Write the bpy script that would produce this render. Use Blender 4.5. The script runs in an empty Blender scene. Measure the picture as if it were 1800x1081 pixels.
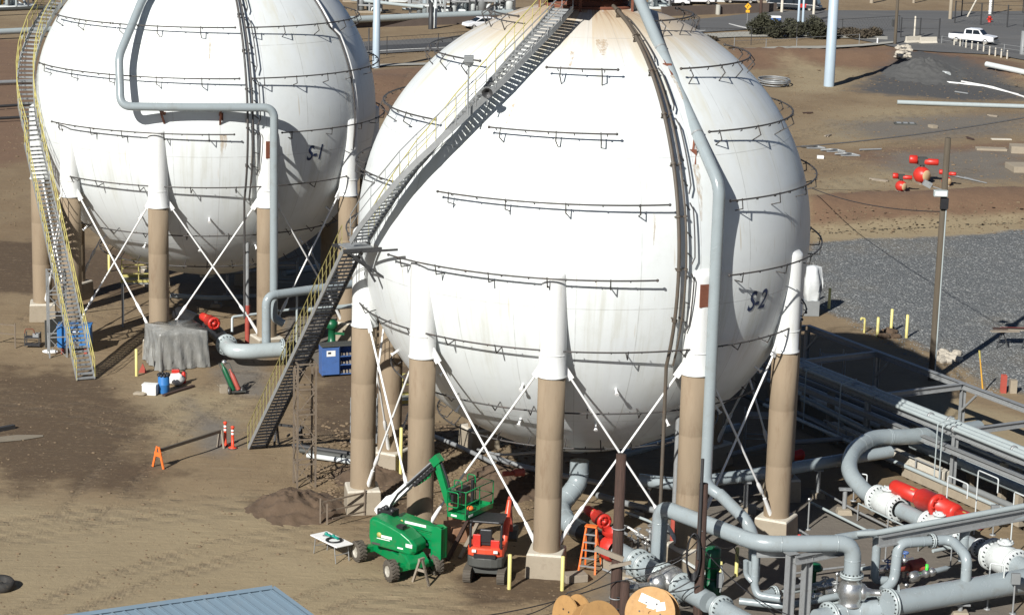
import bpy, math, random
import numpy as np
from math import sin, cos, tan, pi, radians, degrees, atan2, hypot, sqrt, floor
from mathutils import Vector, Matrix, noise
random.seed(7)
scene = bpy.context.scene
COL = scene.collection

# ---------------------------------------------------------------- camera
FOC, PITCH, ROLL, CAMH = 4032.67, radians(13.0073), radians(1.5175), 30.3293
fw = Vector((0, cos(PITCH), -sin(PITCH))); up0 = Vector((0, sin(PITCH), cos(PITCH))); rt0 = Vector((1, 0, 0))
rt = cos(ROLL)*rt0 + sin(ROLL)*up0; up = -sin(ROLL)*rt0 + cos(ROLL)*up0
EYE = Vector((0, 0, CAMH))
cam = bpy.data.cameras.new('camera'); cam_o = bpy.data.objects.new('camera', cam); COL.objects.link(cam_o)
cam.sensor_width = 36; cam.lens = 36*FOC/1800; cam.clip_start = 1; cam.clip_end = 4000
mw = Matrix((rt, up, -fw)).transposed().to_4x4(); mw.translation = EYE
cam_o.matrix_world = mw
scene.camera = cam_o

# ---------------------------------------------------------------- light
SUN_AZ, SUN_EL = radians(28), radians(33)
world = bpy.data.worlds.new('World'); scene.world = world; world.use_nodes = True
nt = world.node_tree; bg = nt.nodes['Background']
sky = nt.nodes.new('ShaderNodeTexSky'); sky.sky_type = 'NISHITA'; sky.sun_disc = False
sky.sun_elevation = SUN_EL; sky.sun_rotation = SUN_AZ + pi; sky.air_density = 0.45; sky.dust_density = 0.2; sky.ozone_density = 1.5
nt.links.new(sky.outputs[0], bg.inputs[0]); bg.inputs[1].default_value = 0.05
sun = bpy.data.lights.new('sun', 'SUN'); sun.energy = 5.0; sun.angle = radians(0.5); sun.color = (1, 0.975, 0.93)
sun_o = bpy.data.objects.new('sun', sun); COL.objects.link(sun_o)
sd = Vector((sin(SUN_AZ)*cos(SUN_EL), cos(SUN_AZ)*cos(SUN_EL), -sin(SUN_EL)))
sun_o.rotation_euler = sd.to_track_quat('-Z', 'Y').to_euler(); sun_o.location = (-40, 20, 80)
scene.view_settings.view_transform = 'Standard'; scene.view_settings.look = 'None'
scene.view_settings.exposure = 0.42; scene.view_settings.gamma = 1
scene.render.resolution_x = 1024; scene.render.resolution_y = 614

# ---------------------------------------------------------------- geometry of the site
def ray(u, v): return fw + rt*((u-900)/FOC) - up*((v-540.5)/FOC)
def G(u, v, z=0.0):
    d = ray(u, v); return EYE + d*((z-CAMH)/d.z)
def HT(b, u, v):                       # height of the point above base b that is seen at u, v
    d = ray(u, v); return (EYE + d*(b.y/d.y)).z
S2 = Vector((2.903, 94.209, 0)); S1 = Vector((-17.29, 126.752, 0)); ZC = 12.1216; R = 9.4; RC = 9.1412
T0 = -8.2
def dirv(a): return Vector((sin(a), -cos(a), 0))
def sp(C, az, lat, r):                 # point round a sphere, angles in degrees
    a, l = radians(az), radians(lat)
    return C + dirv(a)*(r*cos(l)) + Vector((0, 0, ZC + r*sin(l)))
def seg_d(x, y, pts):                  # distance to a polyline (numpy)
    best = np.full(np.shape(x), 1e9)
    for (x0, y0), (x1, y1) in zip(pts[:-1], pts[1:]):
        dx, dy = x1-x0, y1-y0; L = dx*dx+dy*dy+1e-9
        t = np.clip(((x-x0)*dx+(y-y0)*dy)/L, 0, 1)
        best = np.minimum(best, np.hypot(x-x0-t*dx, y-y0-t*dy))
    return best
def poly_w(x, y, px, soft):            # soft inside mask of a polygon given in pixels on the ground
    P = [tuple(G(*q).xy) for q in px]
    ins = np.zeros(np.shape(x), bool); n = len(P)
    for i in range(n):
        (x0, y0), (x1, y1) = P[i], P[(i+1) % n]
        if y0 == y1: continue
        c = ((y0 > y) != (y1 > y)) & (x < (x1-x0)*(y-y0)/(y1-y0)+x0)
        ins ^= c
    d = seg_d(x, y, P+[P[0]])
    return np.clip(0.5 + np.where(ins, d, -d)/(2*soft), 0, 1)
RIDGES = [([(1432, 382), (1560, 374), (1640, 371), (1800, 364), (2000, 356)], 5.0, 1.4),
          ([(1270, 106), (1400, 104), (1560, 106), (1680, 116), (1800, 140)], 6.5, 1.0),
          ([(600, 160), (700, 150), (800, 140)], 8.0, 1.3)]
RIDGES = [([tuple(G(*q).xy) for q in a], w, h) for a, w, h in RIDGES]
ROUGH = [([(545, 760), (720, 760), (740, 850), (560, 850)], 0.16), ([(850, 790), (960, 830), (960, 930), (880, 930)], 0.2),
         ([(800, 1000), (1010, 1005), (1030, 1060), (800, 1065)], 0.12), ([(1430, 335), (1800, 335), (1800, 405), (1430, 405)], 0.22),
         ([(1280, 85), (1560, 85), (1800, 120), (1800, 160), (1280, 130)], 0.25)]
ZR = 2.6
RA, RB = G(1420, 571, ZR), G(1694, 673, ZR); RD = (RB-RA).normalized(); RN = Vector((RD.y, -RD.x, 0))*-1   # rack direction; RN points away from the camera side
NA = G(1520, 697, ZR-.15); WN = (NA-RA).dot(RN)
def smooth(v): v = np.clip(v, 0, 1); return v*v*(3-2*v)
def wave(x, y, k, s):
    r = np.zeros(np.shape(x)); rs = np.random.RandomState(s)
    for i in range(9):
        a = rs.uniform(0, 2*pi); f = k*rs.uniform(0.5, 1.7); ph = rs.uniform(0, 6.28)
        r = r + np.sin((x*cos(a)+y*sin(a))*f+ph)
    return r/4.0
def hgt_np(x, y):
    x = np.asarray(x, float); y = np.asarray(y, float)
    h = 0.03*wave(x, y, 0.6, 1) + 0.012*wave(x, y, 2.6, 2)
    for pts, w, hh in RIDGES:
        d = seg_d(x, y, pts)/w
        h = h + hh*np.exp(-d*d*1.6)*(1+0.12*wave(x, y, 0.7, 5))
    s_ = (x-RA.x)*RD.x+(y-RA.y)*RD.y; o_ = (x-RA.x)*RN.x+(y-RA.y)*RN.y       # the trench under the pipe rack
    h = h - 1.15*smooth((o_-WN+1.0)/.8)*smooth((1.3-o_)/2.6)*smooth((s_+9)/3)
    for px, a in ROUGH:
        m = poly_w(x, y, px, 1.2)
        h = h + m*a*np.abs(wave(x, y, 3.1, 3))*0.6
    return h
def hgt(x, y): return float(hgt_np(np.array([x]), np.array([y]))[0])
def GGn(us, vs):                      # the same for many pixels at once
    P = [G(u, v) for u, v in zip(us, vs)]; h = hgt_np([p.x for p in P], [p.y for p in P])
    return [G(u, v, float(z)) for u, v, z in zip(us, vs, h)]
def GG(u, v):                          # point of the terrain seen at u, v
    p = G(u, v)
    for _ in range(6): p = G(u, v, hgt(p.x, p.y))
    return p

# ---------------------------------------------------------------- materials
MATS = {}
def newmat(name):
    m = bpy.data.materials.new(name); m.use_nodes = True
    return m, m.node_tree, m.node_tree.nodes['Principled BSDF']
def node(t, typ, **kw):
    n = t.nodes.new(typ)
    for k, v in kw.items(): setattr(n, k, v)
    return n
def mth(t, op, a, b=None, c=None, clamp=False):
    n = t.nodes.new('ShaderNodeMath'); n.operation = op; n.use_clamp = clamp
    for i, q in enumerate((a, b, c)):
        if q is None: continue
        if isinstance(q, (int, float)): n.inputs[i].default_value = q
        else: t.links.new(q, n.inputs[i])
    return n.outputs[0]
def mix(t, f, a, b, mode='MIX'):
    n = t.nodes.new('ShaderNodeMix'); n.data_type = 'RGBA'; n.blend_type = mode
    for s, q in ((n.inputs[0], f), (n.inputs[6], a), (n.inputs[7], b)):
        if isinstance(q, (int, float)): s.default_value = q
        elif isinstance(q, (tuple, list)): s.default_value = (*q[:3], 1)
        else: t.links.new(q, s)
    return n.outputs[2]
def nz(t, vec, scale, detail=4, rough=0.55):
    n = t.nodes.new('ShaderNodeTexNoise'); n.inputs['Scale'].default_value = scale
    n.inputs['Detail'].default_value = detail; n.inputs['Roughness'].default_value = rough
    if vec is not None: t.links.new(vec, n.inputs['Vector'])
    return n.outputs[0]
def ss(t, v, lo, hi):
    n = t.nodes.new('ShaderNodeMapRange'); n.interpolation_type = 'SMOOTHSTEP'
    t.links.new(v, n.inputs[0]); n.inputs[1].default_value = lo; n.inputs[2].default_value = hi
    return n.outputs[0]
def M(name, col, rough=0.6, metal=0.0, var=0.18, scale=2.5, bump=0.0, bscale=20, dirt=None, damt=0.5, sv=None):
    if name in MATS: return MATS[name]
    m, t, b = newmat(name)
    tc = node(t, 'ShaderNodeTexCoord').outputs['Object']
    if sv:
        q = node(t, 'ShaderNodeVectorMath', operation='MULTIPLY'); t.links.new(tc, q.inputs[0]); q.inputs[1].default_value = sv; tc = q.outputs[0]
    n1 = nz(t, tc, scale, 6, 0.6)
    f = mth(t, 'MULTIPLY_ADD', n1, 2*var, 1-var)
    mul = node(t, 'ShaderNodeVectorMath', operation='SCALE'); mul.inputs[0].default_value = col[:3]
    t.links.new(f, mul.inputs['Scale']); c = mul.outputs[0]
    if dirt:
        c = mix(t, mth(t, 'MULTIPLY', ss(t, nz(t, tc, scale*1.7, 7, 0.7), 0.5, 0.72), damt), c, dirt)
    t.links.new(c, b.inputs['Base Color']); b.inputs['Roughness'].default_value = rough; b.inputs['Metallic'].default_value = metal
    r = mth(t, 'MULTIPLY_ADD', nz(t, tc, scale*3, 3), 0.3, rough-0.15, clamp=True); t.links.new(r, b.inputs['Roughness'])
    if bump:
        bn = node(t, 'ShaderNodeBump'); bn.inputs['Strength'].default_value = bump; bn.inputs['Distance'].default_value = 0.03
        t.links.new(nz(t, tc, bscale, 5, 0.65), bn.inputs['Height']); t.links.new(bn.outputs[0], b.inputs['Normal'])
    MATS[name] = m; return m

WHITE = M('white_paint', (0.78, 0.78, 0.76), 0.45, var=0.04, dirt=(0.6, 0.58, 0.52), damt=0.35)
WSLEEVE = M('white_sleeve', (0.66, 0.67, 0.655), 0.5, var=0.06, scale=2.2, dirt=(0.5, 0.47, 0.38), damt=0.45, sv=(1.5, 1.5, .3))
GREYP = M('grey_pipe_paint', (0.268, 0.308, 0.32), 0.24, var=0.10, scale=1.1, dirt=(0.21, 0.215, 0.20), damt=0.45)
SILV = M('pale_silver_pipe', (0.35, 0.395, 0.395), 0.3, var=0.1, scale=2, dirt=(0.3, 0.32, 0.32), damt=0.5)
VALVEW = M('white_valve_paint', (0.55, 0.58, 0.57), 0.4, var=0.1, scale=3, dirt=(0.35, 0.34, 0.3), damt=0.5)
BOLTD = M('bolt_dark', (0.05, 0.055, 0.055), 0.5)
STEEL = M('galvanised_steel', (0.30, 0.31, 0.31), 0.5, 0.3, var=0.18, scale=4, dirt=(0.2, 0.19, 0.17), damt=0.6)
BLACKST = M('dark_steel', (0.035, 0.035, 0.036), 0.55, 0.0, var=0.3, scale=6)
RINGST = M('spray_pipe_steel', (0.055, 0.052, 0.05), 0.55, 0.0, var=0.4, scale=2, dirt=(0.10, 0.06, 0.04), damt=0.6)
BROWNST = M('riser_steel', (0.09, 0.075, 0.058), 0.6, 0.0, var=0.3, scale=3, dirt=(0.13, 0.07, 0.04), damt=0.5)
RUST = M('rust', (0.16, 0.055, 0.03), 0.85, var=0.35, scale=8)
CHROME = M('bare_metal', (0.55, 0.55, 0.53), 0.3, 0.85, var=0.15, scale=5)
YEL = M('yellow_paint', (0.43, 0.38, 0.12), 0.55, var=0.12, scale=5, dirt=(0.3, 0.27, 0.12), damt=0.5)
YDULL = M('weathered_yellow_paint', (0.27, 0.235, 0.085), 0.6, var=0.25, scale=5, dirt=(0.2, 0.17, 0.1), damt=0.6)
YPALE = M('pale_yellow_paint', (0.62, 0.55, 0.20), 0.55, var=0.1, scale=5, dirt=(0.4, 0.36, 0.2), damt=0.4)
CASING = M('tan_concrete_casing', (0.245, 0.188, 0.125), 0.85, var=0.2, scale=1.1, bump=0.25, bscale=9, dirt=(0.17, 0.115, 0.07), damt=0.55, sv=(1.6, 1.6, .35))
CONC = M('concrete', (0.30, 0.255, 0.19), 0.9, var=0.16, scale=2.2, bump=0.3, bscale=18, dirt=(0.22, 0.18, 0.13), damt=0.5)
CONCW = M('painted_concrete_top', (0.52, 0.48, 0.40), 0.8, var=0.15, scale=5, dirt=(0.35, 0.3, 0.22), damt=0.7)
RED = M('red_paint', (0.50, 0.028, 0.018), 0.42, var=0.2, scale=3, dirt=(0.36, 0.07, 0.05), damt=0.5)
REDD = M('dull_red_paint', (0.35, 0.07, 0.05), 0.5, var=0.2, scale=4)
GREEN = M('green_machine_paint', (0.0, 0.19, 0.055), 0.36, var=0.18, scale=2.0, dirt=(0.075, 0.13, 0.06), damt=0.45)
GREEND = M('dark_green_paint', (0.006, 0.09, 0.035), 0.4, var=0.2, scale=3)
BLUE = M('blue_paint', (0.03, 0.16, 0.42), 0.45, var=0.12, scale=3, dirt=(0.05, 0.12, 0.25), damt=0.4)
BLUED = M('navy_paint', (0.06, 0.13, 0.33), 0.45, var=0.15, scale=3, dirt=(0.05, 0.08, 0.16), damt=0.5)
ORANGE = M('orange_paint', (0.75, 0.16, 0.03), 0.5, var=0.12, scale=5)
RUBBER = M('rubber', (0.03, 0.029, 0.027), 0.8, var=0.3, scale=6, dirt=(0.13, 0.1, 0.07), damt=0.6)
TYRE = M('dusty_tyre', (0.085, 0.072, 0.056), 0.85, var=0.3, scale=5, bump=0.3, bscale=30)
WOODD = M('dark_creosote_wood', (0.05, 0.028, 0.02), 0.85, var=0.6, scale=7, bump=0.9, bscale=16, dirt=(.12, .06, .045), damt=.6, sv=(1.5, 1.5, .12))
WOODG = M('weathered_pole_wood', (0.085, 0.068, 0.047), 0.85, var=0.45, scale=6, bump=0.8, bscale=16, sv=(1.5, 1.5, .12))
WOODT = M('tan_plywood', (0.42, 0.24, 0.09), 0.7, var=0.2, scale=3, bump=0.15, dirt=(0.28, 0.15, 0.06), damt=0.5)
WOODP = M('grey_timber', (0.26, 0.22, 0.17), 0.8, var=0.25, scale=4, bump=0.2)
DGREY = M('dark_grey_paint', (0.06, 0.062, 0.056), 0.6, var=0.2, scale=3)
MGREY = M('mid_grey_paint', (0.2, 0.21, 0.21), 0.5, var=0.15, scale=3)
BLACKP = M('black_plastic', (0.018, 0.018, 0.02), 0.45, var=0.3, scale=5)
GLASS = M('dark_glass', (0.012, 0.016, 0.02), 0.08, var=0.05)
LPOLE = M('blue_grey_pole', (0.36, 0.44, 0.50), 0.4, var=0.08, scale=1)
TARPG = M('grey_tarp', (0.22, 0.22, 0.205), 0.3, var=0.3, scale=2.5, bump=1.0, bscale=5, dirt=(0.40, 0.40, 0.38), damt=0.6, sv=(1, 1, .45))
TARPW = M('clear_white_sheeting', (0.55, 0.57, 0.57), 0.3, var=0.15, scale=3, bump=0.5, bscale=4)
ROOF = M('blue_grey_metal_roof', (0.17, 0.235, 0.29), 0.42, 0.1, var=0.09, scale=0.8, dirt=(0.2, 0.24, 0.27), damt=0.5)
PAPER = M('white_label', (0.75, 0.75, 0.72), 0.6, var=0.05)
REDLT = M('red_lamp_plastic', (0.8, 0.75, 0.7), 0.3, var=0.03)
ASPH = M('asphalt', (0.105, 0.105, 0.103), 0.9, var=0.3, scale=0.5, bump=0.1, dirt=(0.16, 0.15, 0.135), damt=0.7, sv=(.12, .5, 1))
ASPHD = M('dark_asphalt', (0.05, 0.052, 0.055), 0.9, var=0.2, scale=0.3, dirt=(0.08, 0.08, 0.08), damt=0.4)
LINEW = M('road_paint', (0.55, 0.55, 0.52), 0.7, var=0.2, scale=1)
KERB = M('kerb_concrete', (0.33, 0.32, 0.28), 0.9, var=0.15, scale=0.6)
LETTER = M('black_lettering', (0.015, 0.03, 0.085), 0.6, var=0.1)

def sphere_mat():
    m, t, b = newmat('sphere_white')
    tc = node(t, 'ShaderNodeTexCoord').outputs['Object']
    sx = node(t, 'ShaderNodeSeparateXYZ'); t.links.new(tc, sx.inputs[0])
    zr = mth(t, 'DIVIDE', sx.outputs[2], R)
    az = mth(t, 'ARCTAN2', sx.outputs[0], mth(t, 'MULTIPLY', sx.outputs[1], -1.0))
    lat = mth(t, 'ARCSINE', mth(t, 'MINIMUM', mth(t, 'MAXIMUM', zr, -1.0), 1.0))
    cv = node(t, 'ShaderNodeCombineXYZ'); t.links.new(mth(t, 'MULTIPLY', az, 16.0), cv.inputs[0]); t.links.new(mth(t, 'MULTIPLY', lat, 1.1), cv.inputs[1])
    streak = nz(t, cv.outputs[0], 1.6, 6, 0.65)
    cv2 = node(t, 'ShaderNodeCombineXYZ'); t.links.new(mth(t, 'MULTIPLY', az, 5.0), cv2.inputs[0]); t.links.new(mth(t, 'MULTIPLY', lat, 1.5), cv2.inputs[1])
    patch = nz(t, cv2.outputs[0], 1.1, 5, 0.6)
    fine = nz(t, tc, 1.4, 8, 0.7)
    c = mix(t, 0.0, (0.66, 0.69, 0.685), (0, 0, 0))
    c = mix(t, mth(t, 'MULTIPLY', ss(t, fine, 0.45, 0.8), 0.4), c, (0.53, 0.55, 0.52))
    # yellow-green weathering streaks on upper flank and round the belly
    c = mix(t, mth(t, 'MULTIPLY', ss(t, patch, 0.45, 0.75), mth(t, 'MULTIPLY', ss(t, zr, 0.0, 0.75), 0.75)), c, (0.56, 0.53, 0.39))
    band = mth(t, 'MULTIPLY', ss(t, zr, -0.75, -0.2), ss(t, mth(t, 'MULTIPLY', zr, -1.0), -0.02, 0.12))
    c = mix(t, mth(t, 'MULTIPLY', mth(t, 'MULTIPLY', ss(t, streak, 0.46, 0.72), band), 0.55), c, (0.47, 0.47, 0.40))
    # rust round the crown
    rf = mth(t, 'MULTIPLY', ss(t, mth(t, 'MULTIPLY_ADD', streak, 0.16, zr), 0.84, 1.03), 0.8)
    c = mix(t, rf, c, (0.50, 0.38, 0.235))
    rf2 = mth(t, 'MULTIPLY', ss(t, mth(t, 'MULTIPLY_ADD', streak, 0.25, zr), 1.06, 1.15), 0.8)
    c = mix(t, rf2, c, (0.30, 0.15, 0.07))
    run = mth(t, 'MULTIPLY', ss(t, nz(t, cv.outputs[0], 3.3, 2, 0.4), 0.66, 0.74), ss(t, nz(t, tc, 0.35, 2), 0.5, 0.62))
    c = mix(t, mth(t, 'MULTIPLY', run, 0.55), c, (0.42, 0.33, 0.2))
    pb = node(t, 'ShaderNodeTexVoronoi', distance='CHEBYCHEV'); t.links.new(cv2.outputs[0], pb.inputs['Vector']); pb.inputs['Scale'].default_value = 1.3
    pbs = node(t, 'ShaderNodeSeparateColor'); t.links.new(pb.outputs['Color'], pbs.inputs[0])
    c = mix(t, mth(t, 'MULTIPLY', ss(t, pbs.outputs[0], 0.8, 0.81), 0.4), c, (0.64, 0.67, 0.68))
    spot = mth(t, 'MULTIPLY', ss(t, nz(t, cv.outputs[0], 5.0, 3), 0.70, 0.76), 0.5)
    c = mix(t, spot, c, (0.36, 0.33, 0.27))
    # plate seams
    def line(v, per, w):
        q = mth(t, 'ABSOLUTE', mth(t, 'SUBTRACT', mth(t, 'FRACT', mth(t, 'DIVIDE', v, per)), 0.5))
        return ss(t, q, 0.5-w/per, 0.5)
    s1 = line(mth(t, 'ADD', az, 10.0), 2*pi/24, 0.0035); s2 = line(mth(t, 'ADD', lat, 10.07), 0.62, 0.0035)
    sm = mth(t, 'MULTIPLY', mth(t, 'MAXIMUM', s1, s2), mth(t, 'MULTIPLY', ss(t, fine, 0.3, 0.55), 0.5))
    c = mix(t, sm, c, (0.3, 0.3, 0.28))
    t.links.new(c, b.inputs['Base Color']); b.inputs['Roughness'].default_value = 0.42
    bn = node(t, 'ShaderNodeBump'); bn.inputs['Strength'].default_value = 0.35; bn.inputs['Distance'].default_value = 0.05
    t.links.new(mth(t, 'ADD', mth(t, 'MULTIPLY', nz(t, tc, 0.5, 3), 0.8), mth(t, 'MULTIPLY', mth(t, 'MAXIMUM', s1, s2), 0.12)), bn.inputs['Height']); t.links.new(bn.outputs[0], b.inputs['Normal'])
    return m
SPHM = sphere_mat()

# ---------------------------------------------------------------- mesh helpers
ORG = {}
class MB:
    def __init__(s): s.v = []; s.f = []; s.sm = []; s.mi = []
    def add(s, vs, fs, smooth=False, mi=0):
        o = len(s.v); s.v += [tuple(q) for q in vs]
        for f in fs: s.f.append(tuple(i+o for i in f)); s.sm.append(smooth); s.mi.append(mi)
        return s
    def hexa(s, p, mi=0):               # 8 corners: bottom 4 ccw then top 4
        return s.add(p, [(3, 2, 1, 0), (4, 5, 6, 7), (0, 1, 5, 4), (1, 2, 6, 5), (2, 3, 7, 6), (3, 0, 4, 7)], mi=mi)
    def box(s, c, size, X=None, Y=None, mi=0):
        c = Vector(c); X = Vector(X).normalized() if X else Vector((1, 0, 0)); Y = Vector(Y).normalized() if Y else Vector((0, 0, 1)).cross(X)
        Z = X.cross(Y).normalized(); a, b, d = X*size[0]/2, Y*size[1]/2, Z*size[2]/2
        return s.hexa([c-a-b-d, c+a-b-d, c+a+b-d, c-a+b-d, c-a-b+d, c+a-b+d, c+a+b+d, c-a+b+d], mi)
    def bar(s, p, q, w, h=None, upv=(0, 0, 1), mi=0):
        p, q = Vector(p), Vector(q); X = q-p; L = X.length; X.normalize(); Y = Vector(upv).cross(X)
        if Y.length < 1e-3: Y = Vector((0, 1, 0)).cross(X)
        return s.box((p+q)/2, (L, w, h or w), X, Y, mi)
    def ibeam(s, p, q, w, h, upv=(0, 0, 1)):
        p, q = Vector(p), Vector(q); X = (q-p).normalized(); Y = Vector(upv).cross(X)
        if Y.length < 1e-3: Y = Vector((0, 1, 0)).cross(X)
        Z = X.cross(Y).normalized(); t = h*0.09
        s.bar(p+Z*(h/2-t/2), q+Z*(h/2-t/2), w, t, Z); s.bar(p-Z*(h/2-t/2), q-Z*(h/2-t/2), w, t, Z)
        s.bar(p+X*.002, q-X*.002, w*0.12, h-2*t+.004, Z); return s
    def tube(s, pts, r, n=10, cap=True, mi=0, closed=False):
        P = [Vector(q) for q in pts]; rr = r if isinstance(r, (list, tuple)) else [r]*len(P); m = len(P)
        T = []
        for i in range(m):
            if closed: a = P[(i+1) % m]-P[i-1]
            else: a = P[min(i+1, m-1)]-P[max(i-1, 0)]
            T.append(a.normalized() if a.length > 1e-9 else Vector((0, 0, 1)))
        N = T[0].cross(Vector((0, 0, 1)))
        if N.length < 1e-3: N = T[0].cross(Vector((0, 1, 0)))
        N.normalize(); vs = []
        for i in range(m):
            N = (N - T[i]*N.dot(T[i])).normalized(); B = T[i].cross(N)
            k = 1.0
            if 0 < i < m-1 and not closed:
                c = (P[i]-P[i-1]).normalized().dot((P[i+1]-P[i]).normalized()); k = 1/max(0.5, sqrt(max(0.01, (1+c)/2)))
                k = 1+(k-1)*0.5
            for j in range(n):
                a = 2*pi*j/n; vs.append(P[i]+(N*cos(a)+B*sin(a))*rr[i]*k)
        fs = []; e = m if closed else m-1
        for i in range(e):
            i2 = (i+1) % m
            for j in range(n): fs.append((i*n+j, i*n+(j+1) % n, i2*n+(j+1) % n, i2*n+j))
        s.add(vs, fs, True, mi)
        if cap and not closed:
            s.add(vs[:n], [tuple(range(n-1, -1, -1))], mi=mi); s.add(vs[-n:], [tuple(range(n))], mi=mi)
        return s
    def cyl(s, p, q, r, r2=None, n=16, mi=0): return s.tube([p, q], [r, r if r2 is None else r2], n, True, mi)
    def lathe(s, prof, p, axis=(0, 0, 1), n=20, mi=0, smooth=True):   # prof: (radius, distance along axis)
        p, A = Vector(p), Vector(axis).normalized(); N = A.cross(Vector((0, 0, 1)))
        if N.length < 1e-3: N = Vector((1, 0, 0))
        N.normalize(); B = A.cross(N); vs = []
        for r, t in prof:
            for j in range(n):
                a = 2*pi*j/n; vs.append(p+A*t+(N*cos(a)+B*sin(a))*r)
        fs = [(i*n+j, i*n+(j+1) % n, (i+1)*n+(j+1) % n, (i+1)*n+j) for i in range(len(prof)-1) for j in range(n)]
        return s.add(vs, fs, smooth, mi)
    def ball(s, c, r, n=14, m=9, sc=(1, 1, 1), mi=0):
        c = Vector(c); vs = []
        for i in range(m+1):
            l = -pi/2+pi*i/m
            for j in range(n):
                a = 2*pi*j/n; vs.append(c+Vector((cos(l)*cos(a)*r*sc[0], cos(l)*sin(a)*r*sc[1], sin(l)*r*sc[2])))
        return s.add(vs, [(i*n+j, i*n+(j+1) % n, (i+1)*n+(j+1) % n, (i+1)*n+j) for i in range(m) for j in range(n)], True, mi)
    def prism(s, poly, o, ux, uy, d0, d1, mi=0):       # polygon in (ux, uy) pushed along ux x uy from d0 to d1
        o, ux, uy = Vector(o), Vector(ux), Vector(uy); w = ux.cross(uy).normalized(); n = len(poly)
        a = [o+ux*x+uy*y+w*d0 for x, y in poly]; b = [o+ux*x+uy*y+w*d1 for x, y in poly]
        fs = [tuple(range(n-1, -1, -1)), tuple(range(n, 2*n))]+[(i, (i+1) % n, n+(i+1) % n, n+i) for i in range(n)]
        return s.add(a+b, fs, mi=mi)
    def build(s, name, mat, parent=None, local=False, bevel=0, seg=2):
        me = bpy.data.meshes.new(name); off = Vector()
        if parent is not None and not local:
            t = parent
            while t.parent: t = t.parent
            off = ORG.get(t, Vector())
        me.from_pydata([tuple(Vector(q)-off) for q in s.v], [], s.f)
        me.polygons.foreach_set('use_smooth', s.sm)
        for m_ in (mat if isinstance(mat, (list, tuple)) else [mat]): me.materials.append(m_)
        me.polygons.foreach_set('material_index', s.mi)
        me.update()
        o = bpy.data.objects.new(name, me); COL.objects.link(o)
        if parent is not None: o.parent = parent
        if bevel:
            w = o.modifiers.new('bevel', 'BEVEL'); w.width = bevel; w.segments = seg; w.limit_method = 'ANGLE'; w.angle_limit = radians(40)
        return o
def tag(o, label=None, cat=None, group=None, kind=None):
    if label: o['label'] = label
    if cat: o['category'] = cat
    if group: o['group'] = group
    if kind: o['kind'] = kind
    return o
def thing(name, label, cat, loc=(0, 0, 0), group=None, rz=0):
    o = bpy.data.objects.new(name, None); COL.objects.link(o); o.location = loc; o.empty_display_size = 0.3
    if rz: o.rotation_euler = (0, 0, rz)
    ORG[o] = Vector(loc); return tag(o, label, cat, group)
def copy_tree(o, parent=None):
    c = o.copy(); COL.objects.link(c)
    if parent is not None: c.parent = parent
    for ch in list(o.children): copy_tree(ch, c)
    return c
def rnd(pts, rad, n=6):                 # round the corners of a polyline
    P = [Vector(q) for q in pts]; out = [P[0]]
    for i in range(1, len(P)-1):
        a, b, c = P[i-1], P[i], P[i+1]; u, w = (a-b), (c-b)
        r = rad if not isinstance(rad, (list, tuple)) else rad[i-1]
        r = min(r, u.length*0.48, w.length*0.48); p0, p1 = b+u.normalized()*r, b+w.normalized()*r
        for k in range(n+1):
            t = k/n; out.append(p0*(1-t)**2+b*2*t*(1-t)+p1*t*t)
    return out+[P[-1]]
def flange(mb, p, axis, r, th=0.07, bolts=16, k=1.42):
    p, A = Vector(p), Vector(axis).normalized()
    mb.lathe([(r*.9, -th), (r*k, -th), (r*k, -0.012), (r*.9, -0.012)], p, A, 24); mb.lathe([(r*.9, 0.012), (r*k, 0.012), (r*k, th), (r*.9, th)], p, A, 24)
def bolts(mb, p, axis, r, th=0.07, n=16, k=1.42):
    p, A = Vector(p), Vector(axis).normalized(); N = A.cross(Vector((0, 0, 1)))
    if N.length < .05: N = Vector((1, 0, 0))
    N.normalize(); B = A.cross(N)
    for j in range(n):
        a = 2*pi*j/n; q = p+(N*cos(a)+B*sin(a))*r*(1+k)/2*.99
        mb.cyl(q-A*(th+.05), q+A*(th+.05), 0.028, n=6)
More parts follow.
